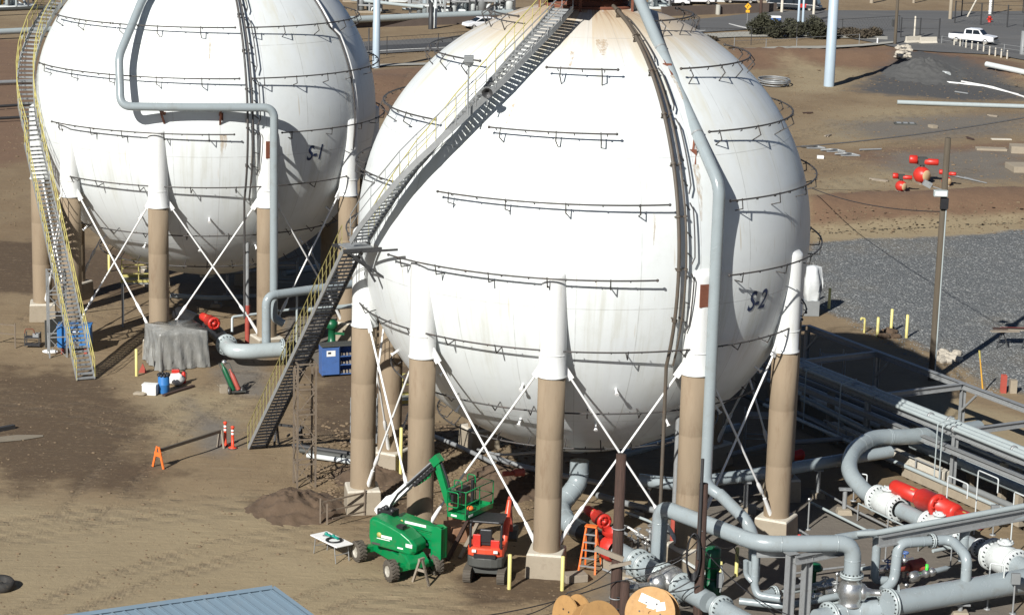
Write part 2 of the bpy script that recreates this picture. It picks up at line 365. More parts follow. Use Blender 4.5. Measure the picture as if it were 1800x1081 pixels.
# ================================================================ THE SETTING
def build_ground():
    ys = [40.0]
    while ys[-1] < 3000: ys.append(ys[-1]*(1.0055 if 70 < ys[-1] < 330 else 1.03))
    ys = np.array(ys)
    inner = np.linspace(-0.27, 0.29, 330); lo = -np.geomspace(0.285, 1.6, 16)[::-1]; hi = np.geomspace(0.305, 1.6, 16)
    ss_ = np.concatenate([lo, inner, hi])
    Y, S = np.meshgrid(ys, ss_, indexing='ij'); X = S*Y
    H = hgt_np(X, Y); H = np.where(Y > 420, 0, H)
    n, m = Y.shape
    me = bpy.data.meshes.new('ground')
    vs = np.stack([X, Y, H], -1).reshape(-1, 3)
    idx = np.arange(n*m).reshape(n, m)
    fs = np.stack([idx[:-1, :-1], idx[:-1, 1:], idx[1:, 1:], idx[1:, :-1]], -1).reshape(-1, 4)
    me.from_pydata(vs.tolist(), [], fs.tolist())
    me.polygons.foreach_set('use_smooth', np.ones(len(fs), bool))
    x, y = X.ravel(), Y.ravel()
    def zone(*polys):
        w = np.zeros(len(x))
        for px, soft in polys: w = np.maximum(w, poly_w(x, y, px, soft))
        return w
    gravel = zone(([(1432, 428), (1520, 420), (1600, 419), (1700, 413), (1800, 405), (1990, 398), (1990, 800), (1800, 690), (1740, 680), (1680, 640), (1600, 600), (1450, 545), (1395, 520), (1400, 470)], 0.8))
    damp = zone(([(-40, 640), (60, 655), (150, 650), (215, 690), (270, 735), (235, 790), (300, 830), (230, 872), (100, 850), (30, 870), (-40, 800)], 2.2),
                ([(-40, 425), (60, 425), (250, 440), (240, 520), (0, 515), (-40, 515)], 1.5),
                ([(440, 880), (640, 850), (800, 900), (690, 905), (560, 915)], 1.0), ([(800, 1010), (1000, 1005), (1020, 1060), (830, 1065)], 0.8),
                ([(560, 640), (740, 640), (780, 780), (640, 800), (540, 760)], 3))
    pale = zone(([(-60, 880), (200, 885), (430, 880), (560, 930), (650, 1000), (800, 1030), (780, 1200), (-60, 1200)], 3.0),
                ([(255, 680), (440, 690), (430, 740), (300, 790), (250, 720)], 2), ([(1520, 190), (1700, 190), (1500, 255), (1430, 240)], 4), ([(1420, 405), (1800, 385), (1800, 412), (1430, 425)], 1.0),
                ([(1430, 318), (1560, 300), (1640, 305), (1560, 330), (1440, 340)], 2), ([(1600, 680), (1800, 735), (1990, 790), (1990, 900), (1800, 820), (1640, 750)], .8), ([(1380, 110), (1520, 130), (1460, 165), (1380, 160)], 3))
    brown = zone(([(1425, 345), (1560, 338), (1640, 335), (1800, 330), (2000, 325), (2000, 395), (1800, 392), (1640, 408), (1425, 412)], 1.2),
                 ([(1270, 88), (1400, 84), (1560, 82), (1640, 86), (1800, 112), (1800, 150), (1640, 130), (1480, 120), (1290, 125)], 3),
                 ([(600, 130), (760, 120), (800, 180), (600, 220)], 3), ([(-50, 70), (70, 70), (60, 280), (-50, 300)], 4), ([(1440, 268), (1800, 250), (1800, 300), (1560, 292)], 4))
    dgrav = zone(([(1545, 125), (1600, 100), (1690, 118), (1800, 158), (1990, 172), (1990, 180), (1800, 176), (1690, 178), (1570, 168), (1500, 160)], 3.0))
    slab = zone(([(500, 555), (640, 560), (640, 650), (500, 640)], 0.5), ([(370, 620), (460, 610), (470, 700), (395, 690)], 1.2), ([(1290, 845), (1440, 870), (1700, 950), (1800, 1000), (1800, 1200), (1050, 1200), (1060, 1010), (1180, 900)], 1.5),
                ([(330, 700), (420, 760), (390, 800), (350, 790)], 1.5), ([(1480, 215), (1640, 205), (1800, 200), (1800, 235), (1600, 245), (1500, 240)], 5), ([(1560, 270), (1800, 262), (1800, 320), (1640, 315), (1560, 300)], 4))
    rock = zone(*[(p_, 1.2) for p_, a_ in ROUGH[:2]])
    rut = np.zeros(len(x)); RUTS = [[(-20, 930), (150, 905), (330, 885), (560, 870)], [(60, 1085), (260, 1000), (430, 950), (640, 925)], [(-20, 690), (130, 715), (250, 745), (430, 705)], [(120, 900), (240, 800), (330, 720), (420, 660)], [(500, 1085), (640, 1030), (820, 1055), (1000, 1085)],
        [(1430, 300), (1600, 250), (1850, 205)], [(1380, 240), (1560, 205), (1700, 190), (1850, 150)], [(1440, 325), (1640, 300), (1850, 300)], [(1440, 480), (1600, 450), (1850, 440)], [(1480, 540), (1650, 520), (1850, 510)], [(60, 560), (200, 540), (330, 500)], [(640, 240), (700, 180), (760, 130)]]
    for px in RUTS:
        P = [tuple(G(*q).xy) for q in px]; wb = wave(x, y, .25, 8)*.5
        for da in (0, .35): rut = np.maximum(rut, np.exp(-((np.abs(seg_d(x+wb, y+da*3, P))-.9)/.26)**2)*(1-da))
    for nm, (a, b, c) in (('za', (gravel, damp, pale)), ('zb', (brown, dgrav, slab)), ('zc', (rock, rut, rock*0))):
        at = me.attributes.new(nm, 'FLOAT_COLOR', 'POINT')
        at.data.foreach_set('color', np.stack([a, b, c, np.ones(len(x))], -1).astype(np.float32).ravel())
    mt, t, b = newmat('site_ground')
    pos = node(t, 'ShaderNodeNewGeometry').outputs['Position']
    def zn(nm):
        a = node(t, 'ShaderNodeAttribute'); a.attribute_name = nm
        q = node(t, 'ShaderNodeSeparateColor'); t.links.new(a.outputs['Color'], q.inputs[0]); return q.outputs
    za, zb, zc = zn('za'), zn('zb'), zn('zc')
    st = node(t, 'ShaderNodeVectorMath', operation='MULTIPLY'); t.links.new(pos, st.inputs[0]); st.inputs[1].default_value = (1.0, 0.55, 1)
    big = nz(t, st.outputs[0], 0.11, 7, 0.65); mid = nz(t, pos, 0.5, 8, 0.68); fine = nz(t, pos, 3.5, 8, 0.75); tiny = nz(t, pos, 14, 4, 0.7)
    rot = node(t, 'ShaderNodeMapping'); t.links.new(pos, rot.inputs[0]); rot.inputs['Rotation'].default_value = (0, 0, radians(-58)); rot.inputs['Scale'].default_value = (0.5, 4.0, 1)
    tr1 = nz(t, rot.outputs[0], 0.8, 7, 0.7)
    rot2 = node(t, 'ShaderNodeMapping'); t.links.new(pos, rot2.inputs[0]); rot2.inputs['Rotation'].default_value = (0, 0, radians(35)); rot2.inputs['Scale'].default_value = (0.6, 3.2, 1)
    sel = ss(t, nz(t, pos, 0.13, 3), .44, .56)
    track = mth(t, 'ADD', mth(t, 'MULTIPLY', tr1, sel), mth(t, 'MULTIPLY', nz(t, rot2.outputs[0], 0.9, 7, 0.7), mth(t, 'SUBTRACT', 1.0, sel)))
    def th(w, soft=0.22, k=0.9): return ss(t, mth(t, 'ADD', w, mth(t, 'MULTIPLY_ADD', mid, k, -k*0.5)), 0.5-soft, 0.5+soft)
    c = mix(t, ss(t, big, 0.3, 0.7), (0.225, 0.155, 0.083), (0.305, 0.228, 0.132))
    c = mix(t, mth(t, 'MULTIPLY', ss(t, mid, 0.5, 0.75), 0.5), c, (0.15, 0.098, 0.053))
    c = mix(t, mth(t, 'MULTIPLY', ss(t, track, 0.54, 0.66), 0.4), c, (0.33, 0.26, 0.17))
    c = mix(t, mth(t, 'MULTIPLY', ss(t, mth(t, 'SUBTRACT', 1.0, track), 0.56, 0.68), 0.4), c, (0.14, 0.095, 0.055))
    c = mix(t, th(zb[0]), c, mix(t, mid, (0.15, 0.085, 0.05), (0.25, 0.155, 0.09)))
    c = mix(t, th(za[2], 0.4), c, mix(t, mid, (0.315, 0.245, 0.143), (0.37, 0.295, 0.178)))
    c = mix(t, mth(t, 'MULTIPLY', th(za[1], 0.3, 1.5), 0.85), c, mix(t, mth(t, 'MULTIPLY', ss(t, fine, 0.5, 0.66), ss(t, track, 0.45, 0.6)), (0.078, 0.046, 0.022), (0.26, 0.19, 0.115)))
    c = mix(t, th(zb[2], 0.3), c, mix(t, mid, (0.15, 0.13, 0.105), (0.22, 0.195, 0.16)))
    c = mix(t, th(zb[1], 0.3), c, mix(t, fine, (0.055, 0.055, 0.055), (0.11, 0.11, 0.108)))
    rw = mth(t, 'MULTIPLY', zc[1], ss(t, mid, 0.35, 0.6)); c = mix(t, mth(t, 'MULTIPLY', rw, 0.5), c, mix(t, ss(t, fine, .45, .55), (0.13, 0.088, 0.052), (0.24, 0.18, 0.11)))
    vor = node(t, 'ShaderNodeTexVoronoi'); t.links.new(pos, vor.inputs['Vector']); vor.inputs['Scale'].default_value = 9.0
    vs_ = node(t, 'ShaderNodeSeparateColor'); t.links.new(vor.outputs['Color'], vs_.inputs[0])
    gcol = mix(t, vs_.outputs[0], (0.125, 0.137, 0.14), (0.21, 0.222, 0.224))
    gcol = mix(t, mth(t, 'MULTIPLY', ss(t, big, 0.48, 0.66), 0.55), gcol, (0.25, 0.225, 0.175))
    gcol = mix(t, mth(t, 'MULTIPLY', ss(t, tr1, 0.54, 0.64), 0.45), gcol, (0.29, 0.28, 0.25))
    gcol = mix(t, mth(t, 'MULTIPLY', ss(t, mid, 0.55, 0.7), 0.4), gcol, (0.10, 0.105, 0.105))
    gcol = mix(t, ss(t, vs_.outputs[1], 0.93, 0.95), gcol, (0.5, 0.5, 0.48))
    gw = th(za[0], 0.3, 1.1); c = mix(t, gw, c, gcol)
    c = mix(t, mth(t, 'MULTIPLY', ss(t, fine, 0.3, 0.75), 0.35), mix(t, 0.25, c, (0.02, 0.014, 0.01)), c)
    c = mix(t, mth(t, 'MULTIPLY', ss(t, tiny, 0.68, 0.76), 0.5), c, (0.36, 0.30, 0.22))
    t.links.new(c, b.inputs['Base Color']); b.inputs['Roughness'].default_value = 0.95
    bn = node(t, 'ShaderNodeBump'); bn.inputs['Strength'].default_value = 0.8; bn.inputs['Distance'].default_value = 0.14
    hb = mth(t, 'ADD', mth(t, 'MULTIPLY', mid, mth(t, 'MULTIPLY_ADD', zc[0], 2.5, 0.7)), mth(t, 'MULTIPLY', fine, mth(t, 'MULTIPLY_ADD', zc[0], 0.9, 0.28)))
    hb = mth(t, 'ADD', hb, mth(t, 'MULTIPLY', mth(t, 'MULTIPLY', vor.outputs['Distance'], gw), -1.1)); hb = mth(t, 'ADD', hb, mth(t, 'MULTIPLY', track, 0.5)); hb = mth(t, 'SUBTRACT', hb, mth(t, 'MULTIPLY', rw, 0.9))
    t.links.new(hb, bn.inputs['Height']); t.links.new(bn.outputs[0], b.inputs['Normal'])
    me.materials.append(mt)
    o = bpy.data.objects.new('ground', me); COL.objects.link(o); tag(o, kind='structure')
build_ground()
def sheet(name, px, mat, lift, sub=3.0, label=None):    # a sheet lying on the terrain
    P = [G(*q).xy for q in px]; x0, x1 = min(p.x for p in P), max(p.x for p in P); y0, y1 = min(p.y for p in P), max(p.y for p in P)
    me = bpy.data.meshes.new(name); mb = MB()
    n = len(P)
    # triangle fan strips between first and second half of the outline (given as two long sides)
    h = n//2; A, B = P[:h], P[h:][::-1]
    vs, fs = [], []
    rows = []
    for i in range(h-1):
        k = max(1, int((A[i+1]-A[i]).length/sub)); 
        for j in range(k+(i == h-2)):
            t = j/k; a = A[i].lerp(A[i+1], t); b = B[i].lerp(B[i+1], t); rows.append((a, b))
    for a, b in rows:
        for j in range(7):
            q = a.lerp(b, j/6); vs.append((q.x, q.y, hgt(q.x, q.y)+lift))
    for i in range(len(rows)-1):
        for j in range(6): fs.append((i*7+j, i*7+j+1, (i+1)*7+j+1, (i+1)*7+j))
    mb.add(vs, fs, True); o = mb.build(name, mat); return tag(o, kind='structure')
sheet('road', [(560, 104), (700, 94), (840, 86), (1000, 74), (1240, 58), (1370, 50), (1480, 66), (1600, 90), (1750, 98), (1850, 116),
               (1850, 20), (1750, 22), (1600, 20), (1480, 20), (1370, 20), (1240, 34), (1000, 52), (840, 64), (700, 72), (560, 80)], ASPH, 0.10)
sheet('road_patch', [(640, 92), (840, 81), (1100, 62), (1230, 53), (1230, 44), (1100, 54), (840, 74), (640, 84)], ASPHD, 0.12)
sheet('lane_marking', [(1281, 43.5), (1300, 48), (1330, 54.5), (1330, 56.5), (1300, 50), (1281, 45)], LINEW, 0.14)
sheet('edge_marking', [(640, 94), (840, 83), (1100, 64), (1240, 56.5), (1240, 55.5), (1100, 63), (840, 82), (640, 93)], LINEW, 0.14)
sheet('verge', [(1180, 72), (1300, 67), (1420, 66), (1560, 72), (1560, 66), (1420, 58), (1300, 58), (1180, 64)], KERB, 0.125)
sheet('pavement', [(1280, 99), (1400, 94), (1515, 85), (1570, 79), (1570, 76), (1515, 81), (1400, 88), (1280, 94)], KERB, 0.22)
sheet('track_strip', [(620, 122), (700, 119), (760, 117), (840, 112), (840, 108), (760, 112), (700, 114), (620, 117)], KERB, 0.12)

# ================================================================ SPHERES
RINGS = {65: [(-115, -45), (35, 120)], 48.3: [(-130, -42), (-16, 8), (31, 118)], 31.6: [(-135, -46), (-28, 6), (32, 130)],
         15.6: [(-140, -54), (-38, 18), (34, 140)], -0.9: [(-150, -76), (-52, 15), (33, 150)], -18: [(-78, 72), (80, 150), (-150, -90)], -36.5: [(-150, 150)], -53: [(-170, 170)]}
RINGS1 = {65: [(35, 120)], 48.3: [(-42, 8), (31, 118)], 31.8: [(-64, -28), (-27, 18), (22, 120)],
          15.9: [(-60, 18), (22, 140)], -0.7: [(-47, 16), (31, 150)], -17.5: [(-46, 60), (64, 150)], -36: [(-150, 150)], -53: [(-170, 170)]}
def make_sphere(C, label, rings, text, taz, tlat, seed):
    rs = random.Random(seed)
    t = thing('storage_sphere', label, 'storage tank', C, 'white storage spheres on concrete legs')
    mb = MB(); n, m = 128, 80; vs, fs = [], []
    for i in range(m+1):
        l = -pi/2+pi*i/m
        for j in range(n):
            a = 2*pi*j/n; vs.append((R*cos(l)*cos(a), R*cos(l)*sin(a), R*sin(l)))
    fs = [(i*n+j, i*n+(j+1) % n, (i+1)*n+(j+1) % n, (i+1)*n+j) for i in range(m) for j in range(n)]
    mb.add(vs, fs, True); sh = mb.build('shell', SPHM, t, local=True); sh.location = (0, 0, ZC)
    # bottom and top nozzles of the shell
    mb = MB(); mb.lathe([(0.9, ZC-R+.06), (0.9, ZC-R-.06), (0.42, ZC-R-.06), (.42, ZC-R-.35)], (0, 0, 0)); mb.build('bottom_nozzle', GREYP, t, local=True)
    mb = MB(); mb.tube([sp(Vector(), a, 78.5, R+.04) for a in range(0, 360, 10)], 0.07, 8, closed=True); mb.lathe([(1.55, ZC+R-.1), (1.5, ZC+R+.12), (.5, ZC+R+.16), (.5, ZC+R+.5), (0, ZC+R+.5)], (0, 0, 0)); mb.build('crown_ring', RUST if seed == 2 else WHITE, t, local=True)
    zb = 8.0; legs = []
    for k in range(10):
        a = radians(T0+36*k); d = dirv(a); s = Vector((cos(a), sin(a), 0)); c = d*RC
        mb = MB(); mb.lathe([(0.50, zb-.02), (0.58, zb), (0.58, zb+.04), (0.53, zb+.10), (0.53, zb+1.0), (0.53, ZC-.4)], c, n=24)
        rows = []
        for kk, f_ in enumerate((0, .35, .65, .85, .96, 1.0)):
            rr_ = .53*(1, 1, .99, .92, .7, 0)[kk]
            for j in range(24):
                g = 2*pi*j/24; e = d*cos(g)*rr_+s*sin(g)*rr_; rows.append(c+e+Vector((0, 0, ZC-.4+f_*(.6-.25*cos(g)*rr_/.53))))
        mb.add(rows, [(i*24+j, i*24+(j+1) % 24, (i+1)*24+(j+1) % 24, (i+1)*24+j) for i in range(5) for j in range(24)], True)
        mb.tube([c+d*.54+Vector((0, 0, zb+.9))+s*x*.54-d*(1-cos(asin_(x)))*.54 for x in (-.9, -.6, -.3, 0, .3, .6, .9)], .02, 6)
        leg = mb.build('leg', WSLEEVE, t, local=True)
        mb = MB(); mb.lathe([(0.535, .98), (0.53, 3.2), (0.525, 3.22), (0.53, 3.24), (0.53, 5.55), (0.524, 5.57), (0.53, 5.6), (0.53, zb-.022), (.3, zb-.022)], c, n=24)
        mb.build('concrete_casing', CASING, leg, local=True)
        mb = MB(); w = .70
        o = [c-s*w-d*w, c+s*w-d*w, c+s*w+d*w, c-s*w+d*w]
        mb.hexa([q+(q-c)*.06+Vector((0, 0, -.4)) for q in o]+[q+Vector((0, 0, .93)) for q in o])
        f = mb.build('footing', CONC, leg, local=True, bevel=.03)
        mb = MB(); mb.hexa([q+(q-c)*.012+Vector((0, 0, .932)) for q in o]+[q-(q-c)*.05+Vector((0, 0, 1.03)) for q in o]); mb.build('footing_cap', CONCW, leg, local=True, bevel=.03)
        legs.append((c, d, s))
    for k in range(10):
        (c0, d0, s0), (c1, d1, s1) = legs[k], legs[(k+1) % 10]
        u = (c1-c0).normalized()
        for (p, pd, q, qd, sg, off) in ((c0, u, c1, -u, 1, .05), (c1, -u, c0, u, -1, -.05)):
            a = p+pd*.5+Vector((0, 0, 8.25)); b = q+qd*.5+Vector((0, 0, 1.35)); o = (d0+d1).normalized()*off
            mb = MB(); mb.tube([a+o, b+o], .045, 8)
            e = (a-b).normalized(); mb.tube([b+o+e*1.0, b+o+e*1.15, b+o+e*1.55, b+o+e*1.7], [.045, .085, .085, .045], 8); mb.tube([b+o-e*.1+Vector((0, 0, -.1)), b+o+e*.75], [.1, .075], 8)
            mb.bar(a+o-e*.45, a+o+e*.15, .09, .26); mb.build('brace_rod', WHITE, t, local=True)
    # water spray rings on short brackets
    for lat, segs in rings.items():
        for a0, a1 in segs:
            mb = MB(); k = max(3, int((a1-a0)/2.5)); rr = R+.5
            pts = [sp(Vector(), a0+(a1-a0)*i/k, lat, rr) for i in range(k+1)]
            mb.tube(pts, .034, 8)
            for e in (0, -1):
                mb.ball(pts[e], .06, 8, 6)
            if lat != -18 and lat > -30:
                pass
            x = a0+rs.uniform(3, 5)
            while x < a1-2:
                p = sp(Vector(), x, lat, rr); q = sp(Vector(), x+.3, lat-2.2, R-.01); w = sp(Vector(), x, lat+.3, R+.52)
                mb.tube([q, sp(Vector(), x+.1, lat-2.0, R+.46), w], .024, 6)
                x += rs.uniform(11, 17)
            x = a0+rs.uniform(2, 4)
            while x < a1-1:
                p = sp(Vector(), x, lat, rr); g = sp(Vector(), x+.15, lat-.3, rr-.12)
                mb.tube([p, sp(Vector(), x+.05, lat-.35, rr-.02), g], .02, 6); x += rs.uniform(6, 9)
            mb.build('spray_pipe', RINGST, t, local=True)
    for az, rad, off in (((20.4, .075, .30), (22.3, .045, .27)) if seed == 2 else ((20.4, .06, .3), (22.0, .05, .3))):
        mb = MB(); lats = list(range(76, -25, -3))
        pts = [sp(Vector(), az, l, R+off) for l in lats]; end = pts[-1]
        if az < 21: pts += [Vector((pts[-1].x, pts[-1].y, z)) for z in (6, 4, 2)]
        mb.tube(pts, rad, 8)
        for i in range(1, len(lats)-1, 4): mb.bar(sp(Vector(), az, lats[i], R-.02), sp(Vector(), az, lats[i], R+off+.1), .06, .05); mb.lathe([(rad*1.6, -.04), (rad*1.6, .04)], pts[i], (pts[i+1]-pts[i]), 8)
        mb.build('riser_pipe', BROWNST if seed == 2 else RINGST, t, local=True)
    az = 24.5; mb = MB()
    for a, b in ((70, 52), (50, 38), (36, 18), (16, 2), (0, -14)):
        pts = [sp(Vector(), az-(.8 if i in (0, 9) else 0), a+(b-a)*i/9, R+.26) for i in range(10)]; mb.tube(pts, .03, 6)
        for i in (1, 5, 8): mb.bar(sp(Vector(), az, a+(b-a)*i/9, R-.02), sp(Vector(), az-2, a+(b-a)*i/9+1.2, R+.3), .04, .04)
    mb.build('drip_pipe', RINGST, t, local=True)
    if seed == 1:
        mb = MB(); mb.tube([sp(Vector(), 64-3*(l > 30), l, R+.26) for l in range(76, -25, -3)], .09, 8); mb.build('riser_pipe', WHITE, t, local=True)
        mb = MB(); mb.tube([sp(Vector(), 62.4-3*(l > 30), l, R+.3) for l in range(76, -25, -3)], .05, 8); mb.build('riser_pipe', RINGST, t, local=True)
    # stubs / lugs on the lower shell
    mb = MB()
    for az in range(-60, 80, 26):
        for lat in (-31, -45): p = sp(Vector(), az+lat*.3, lat, R-.02); q = sp(Vector(), az+lat*.3, lat, R+.28); mb.cyl(p, q, .05, n=8); mb.cyl(q, q+(q-p)*.15, .085, n=8); mb.build('lug', WHITE, t, local=True); mb = MB()
    # painted tank number
    cu = bpy.data.curves.new('number', 'FONT'); cu.body = text; cu.size = 1.0; cu.shear = 0.22; cu.offset = 0.018
    to = bpy.data.objects.new('number', cu); COL.objects.link(to); dg = bpy.context.evaluated_depsgraph_get()
    me0 = to.evaluated_get(dg).to_mesh(); vv = [v.co.copy() for v in me0.vertices]; ff = [tuple(p.vertices) for p in me0.polygons]
    to.evaluated_get(dg).to_mesh_clear(); bpy.data.objects.remove(to); bpy.data.curves.remove(cu)
    mx = (min(v.x for v in vv)+max(v.x for v in vv))/2; mb = MB()
    mb.add([sp(Vector(), taz+degrees((v.x-mx)*.88/R/cos(radians(tlat))), tlat+degrees((v.y-.35)*1.12/R), R+.012) for v in vv], ff); mb.build('tank_number', LETTER, t, local=True)
    return t
def asin_(x): return math.asin(max(-1, min(1, x)))
SPH2 = make_sphere(S2, 'nearer white storage sphere painted S-2 with rust stained crown', RINGS, 'S-2', 46.5, -9.2, 2)
SPH1 = make_sphere(S1, 'farther white storage sphere painted S-1 behind on the left', RINGS1, 'S-1', 45.6, -8.7, 1)

# ---- relief pipes down the front of the spheres
def hanger(mb, C, p, az, lat):
    q = sp(C, az, lat, R-.03); mb.bar(q, p, .12, .1); mb.bar(sp(C, az, lat-3.0, R-.03), p, .09, .08)
    mb.bar(q-Vector((0, 0, .28)), q+Vector((0, 0, .12)), .34, .05)
def vert(az, r, z): return dirv(radians(az))*r+Vector((0, 0, z))
t = thing('relief_pipe', 'grey relief pipe sloping down the front of the S-2 sphere', 'pipe', S2+Vector((4.8, -8.4, 0)))
b2 = S2+vert(29.7, 9.75, 15.45)
p = [S2+vert(60, 2.0, ZC+9.2), S2+vert(58, 2.0, ZC+10.0), S2+vert(36, 2.9, ZC+10.0)]
pts = rnd([p[0], p[1], p[2], b2, Vector((b2.x, b2.y, 3.62)), Vector((b2.x+.75, b2.y-.35, 3.2))], [.35, .45, .5, .4], 6)
mb = MB(); mb.tube(pts, .232, 16); mb.build('pipe_run', GREYP, t)
mb = MB()
for f_, la in ((.27, 52), (.72, 28)):
    q = p[2].lerp(b2, f_); hanger(mb, S2, q, 27.6 if f_ > .5 else 30, la); mb.build('pipe_bracket', RUST, t); mb = MB()
q = Vector((b2.x, b2.y, 11.2)); lg = S2+dirv(radians(27.8))*RC; lz = Vector((lg.x, lg.y, 0))
for z in (10.9, 11.45): mb.bar(lz+dirv(radians(27.8))*.3+Vector((0, 0, z)), q+Vector((0, 0, z-11.2)), .14, .12)
mb.box(lz+dirv(radians(27.8))*.47+Vector((0, 0, 11.2)), (.5, .12, .9), (cos(radians(27.8)), sin(radians(27.8)), 0)); mb.build('pipe_bracket', RUST, t)
mb = MB()
for f_ in (.3, .74): q = p[2].lerp(b2, f_); mb = MB(); mb.lathe([(.25, -.03), (.25, .03)], q, b2-p[2], 16); mb.build('pipe_clamp', STEEL, t)
t = thing('relief_pipe', 'grey relief pipe with a long horizontal dogleg on the S-1 sphere', 'pipe', S1+Vector((4.8, -8.6, 0)))
def spx(u, v, C, r):                   # point at radius r round sphere C seen at u, v
    d = ray(u, v).normalized(); oc = EYE-(C+Vector((0, 0, ZC))); b = d.dot(oc); c = oc.dot(oc)-r*r
    return EYE+d*(-b-sqrt(max(0, b*b-c)))
h0, h1 = spx(212, 186, S1, 10.9), spx(482, 190, S1, 10.6); hm = spx(340, 189, S1, 10.15); h1.z = h0.z = hm.z
top0 = spx(209, 100, S1, 10.7); top1 = spx(250, 0, S1, 10.0)
pts = rnd([spx(300, -75, S1, 10.2), top1, top0, h0, hm, h1, Vector((h1.x, h1.y, 2.3)), Vector((h1.x+.5, h1.y+.1, 2.0))], [.4, .4, .55, .8, .6, .3], 7)
mb = MB(); mb.tube(pts, .215, 16); mb.build('pipe_run', GREYP, t)
mb = MB()
for f_ in (.27, .67):
    q = h0.lerp(hm, f_*2) if f_ < .5 else hm.lerp(h1, f_*2-1); dd = (q-S1); a_ = degrees(atan2(dd.x, -dd.y)); la = degrees(asin_((q.z-ZC-.5)/R))
    hanger(mb, S1, q+Vector((0, 0, -.15)), a_, la); mb.build('pipe_bracket', RUST, t); mb = MB()
lz = S1+dirv(radians(27.8))*RC
for z in (10.8, 11.4): mb.bar(lz+dirv(radians(27.8))*.3+Vector((0, 0, z)), Vector((h1.x, h1.y, z)), .14, .12)
mb.box(lz+dirv(radians(27.8))*.47+Vector((0, 0, 11.1)), (.5, .12, .9), (cos(radians(27.8)), sin(radians(27.8)), 0)); mb.build('pipe_bracket', RUST, t)

def rust_run(t, C, az, lat, w, h, seed):
    rs = random.Random(seed); mb = MB(); n = 9; vs = []
    for i in range(n+1):
        f = i/n; k = (1-f*.75)*(1+rs.uniform(-.25, .25))
        for sg in (-1, 1): vs.append(sp(C, az+sg*degrees(w*k/2/R)/cos(radians(lat))+.15*sin(f*5), lat-degrees(h*f/R), R+.006))
    mb.add(vs, [(2*i, 2*i+1, 2*i+3, 2*i+2) for i in range(n)]); mb.build('rust_run', RUNM, t)
RUNM, t_, b_ = newmat('rust_run_stain'); tc_ = node(t_, 'ShaderNodeTexCoord').outputs['Object']
t_.links.new(mix(t_, nz(t_, tc_, 9, 5), (.42, .27, .14), (.56, .47, .34)), b_.inputs['Base Color']); b_.inputs['Roughness'].default_value = .7
q_ = node(t_, 'ShaderNodeVectorMath', operation='MULTIPLY'); t_.links.new(tc_, q_.inputs[0]); q_.inputs[1].default_value = (3, 3, .35)
t_.links.new(mth(t_, 'MULTIPLY', ss(t_, nz(t_, q_.outputs[0], 3, 5), .3, .75), .6), b_.inputs['Alpha'])
for az, lat, w, h in ((-8, -1, .35, 1.0), (13, -1, .45, 1.3), (9, 30, .15, 1.4), (-14, 29, .12, .8)): rust_run(SPH1, S1, az, lat, w, h, int(az*3+lat))
for az, lat, w, h in ((27.6, 25, .3, 2.2), (30, 49, .25, 1.2), (-9, 57, .2, 1.2), (4, 62, .5, 1.0), (15, 14, .1, 1.2), (-25, 43, .15, 1.6)): rust_run(SPH2, S2, az, lat, w, h, int(az*5+lat))
# ================================================================ STAIRS
TREAD = None
def stairway(name, label, path, width, yel, rail_col, ntread, parent_loc, tops=None, midrail=True, closed_side=None):
    """path: list of points along the centre line (walking up)"""
    global TREAD
    t = thing(name, label, 'stairs', parent_loc)
    P = [Vector(q) for q in path]; L = [0]
    for a, b in zip(P[:-1], P[1:]): L.append(L[-1]+(b-a).length)
    def at(s):
        for i in range(len(P)-1):
            if s <= L[i+1] or i == len(P)-2:
                f = (s-L[i])/(L[i+1]-L[i]); return P[i].lerp(P[i+1], f)
    def lat(s):
        e = max(.3, L[-1]*.03); d = at(min(L[-1], s+e))-at(max(0, s-e)); d.z = 0; d.normalize(); return Vector((d.y, -d.x, 0)), d    # right hand side walking up
    if TREAD is None:
        mb = MB(); mb.box((0, 0, 0), (1, 1, .04)); mb.box((0, -.48, -.03), (1, .04, .05)); TREAD = mb.build('tread', M('tread_grating', (.16, .155, .15), .6, .2, var=.25, scale=8)); me = TREAD.data; bpy.data.objects.remove(TREAD); TREAD = me
    me = TREAD.copy() if yel == 'grey' else TREAD
    if yel == 'grey': me.materials[0] = STEEL
    for i in range(ntread):
        s = L[-1]*(i+.5)/ntread; p = at(s); r, d = lat(s)
        o = bpy.data.objects.new('tread', me); COL.objects.link(o); o.parent = t
        o.matrix_local = Matrix.Translation(p-Vector(parent_loc)) @ Matrix((r, d, Vector((0, 0, 1)))).transposed().to_4x4() @ Matrix.Diagonal((width-.06, .2, 1, 1))
    n = max(2, int(L[-1]/.55)) if len(P) > 2 else 1
    for sgn, col in ((-1, rail_col[0]), (1, rail_col[1])):
        pts = [at(L[-1]*i/n)+lat(L[-1]*i/n)[0]*sgn*width/2 for i in range(n+1)]
        mb = MB()
        for a, b in zip(pts[:-1], pts[1:]): mb.bar(a+Vector((0, 0, -.02)), b+(b-a)*.01+Vector((0, 0, -.02)), .05, .22)
        mb.build('stringer', STEEL if yel == 'grey' or sgn > 0 else BLACKST, t)
        mb = MB(); np_ = max(3, int(L[-1]/(.62 if col in (YEL, YDULL) else .95)))
        b = [at(L[-1]*i/np_)+lat(L[-1]*i/np_)[0]*sgn*(width/2+.02) for i in range(np_+1)]
        for q in b: mb.bar(q, q+Vector((0, 0, 1.05)), .026, .026)
        mb.tube([q+Vector((0, 0, 1.07)) for q in b], .023, 6)
        if midrail: mb.tube([q+Vector((0, 0, .6)) for q in b], .016, 6)
        mb.build('handrail', col, t)
    return t
land2 = sp(S2, -64, 0, R+.85)
foot2 = Vector((-11.55, 101.3, 0.02)); top_f2 = Vector((land2.x, land2.y, ZC-.1))
dv = (top_f2-foot2).normalized()
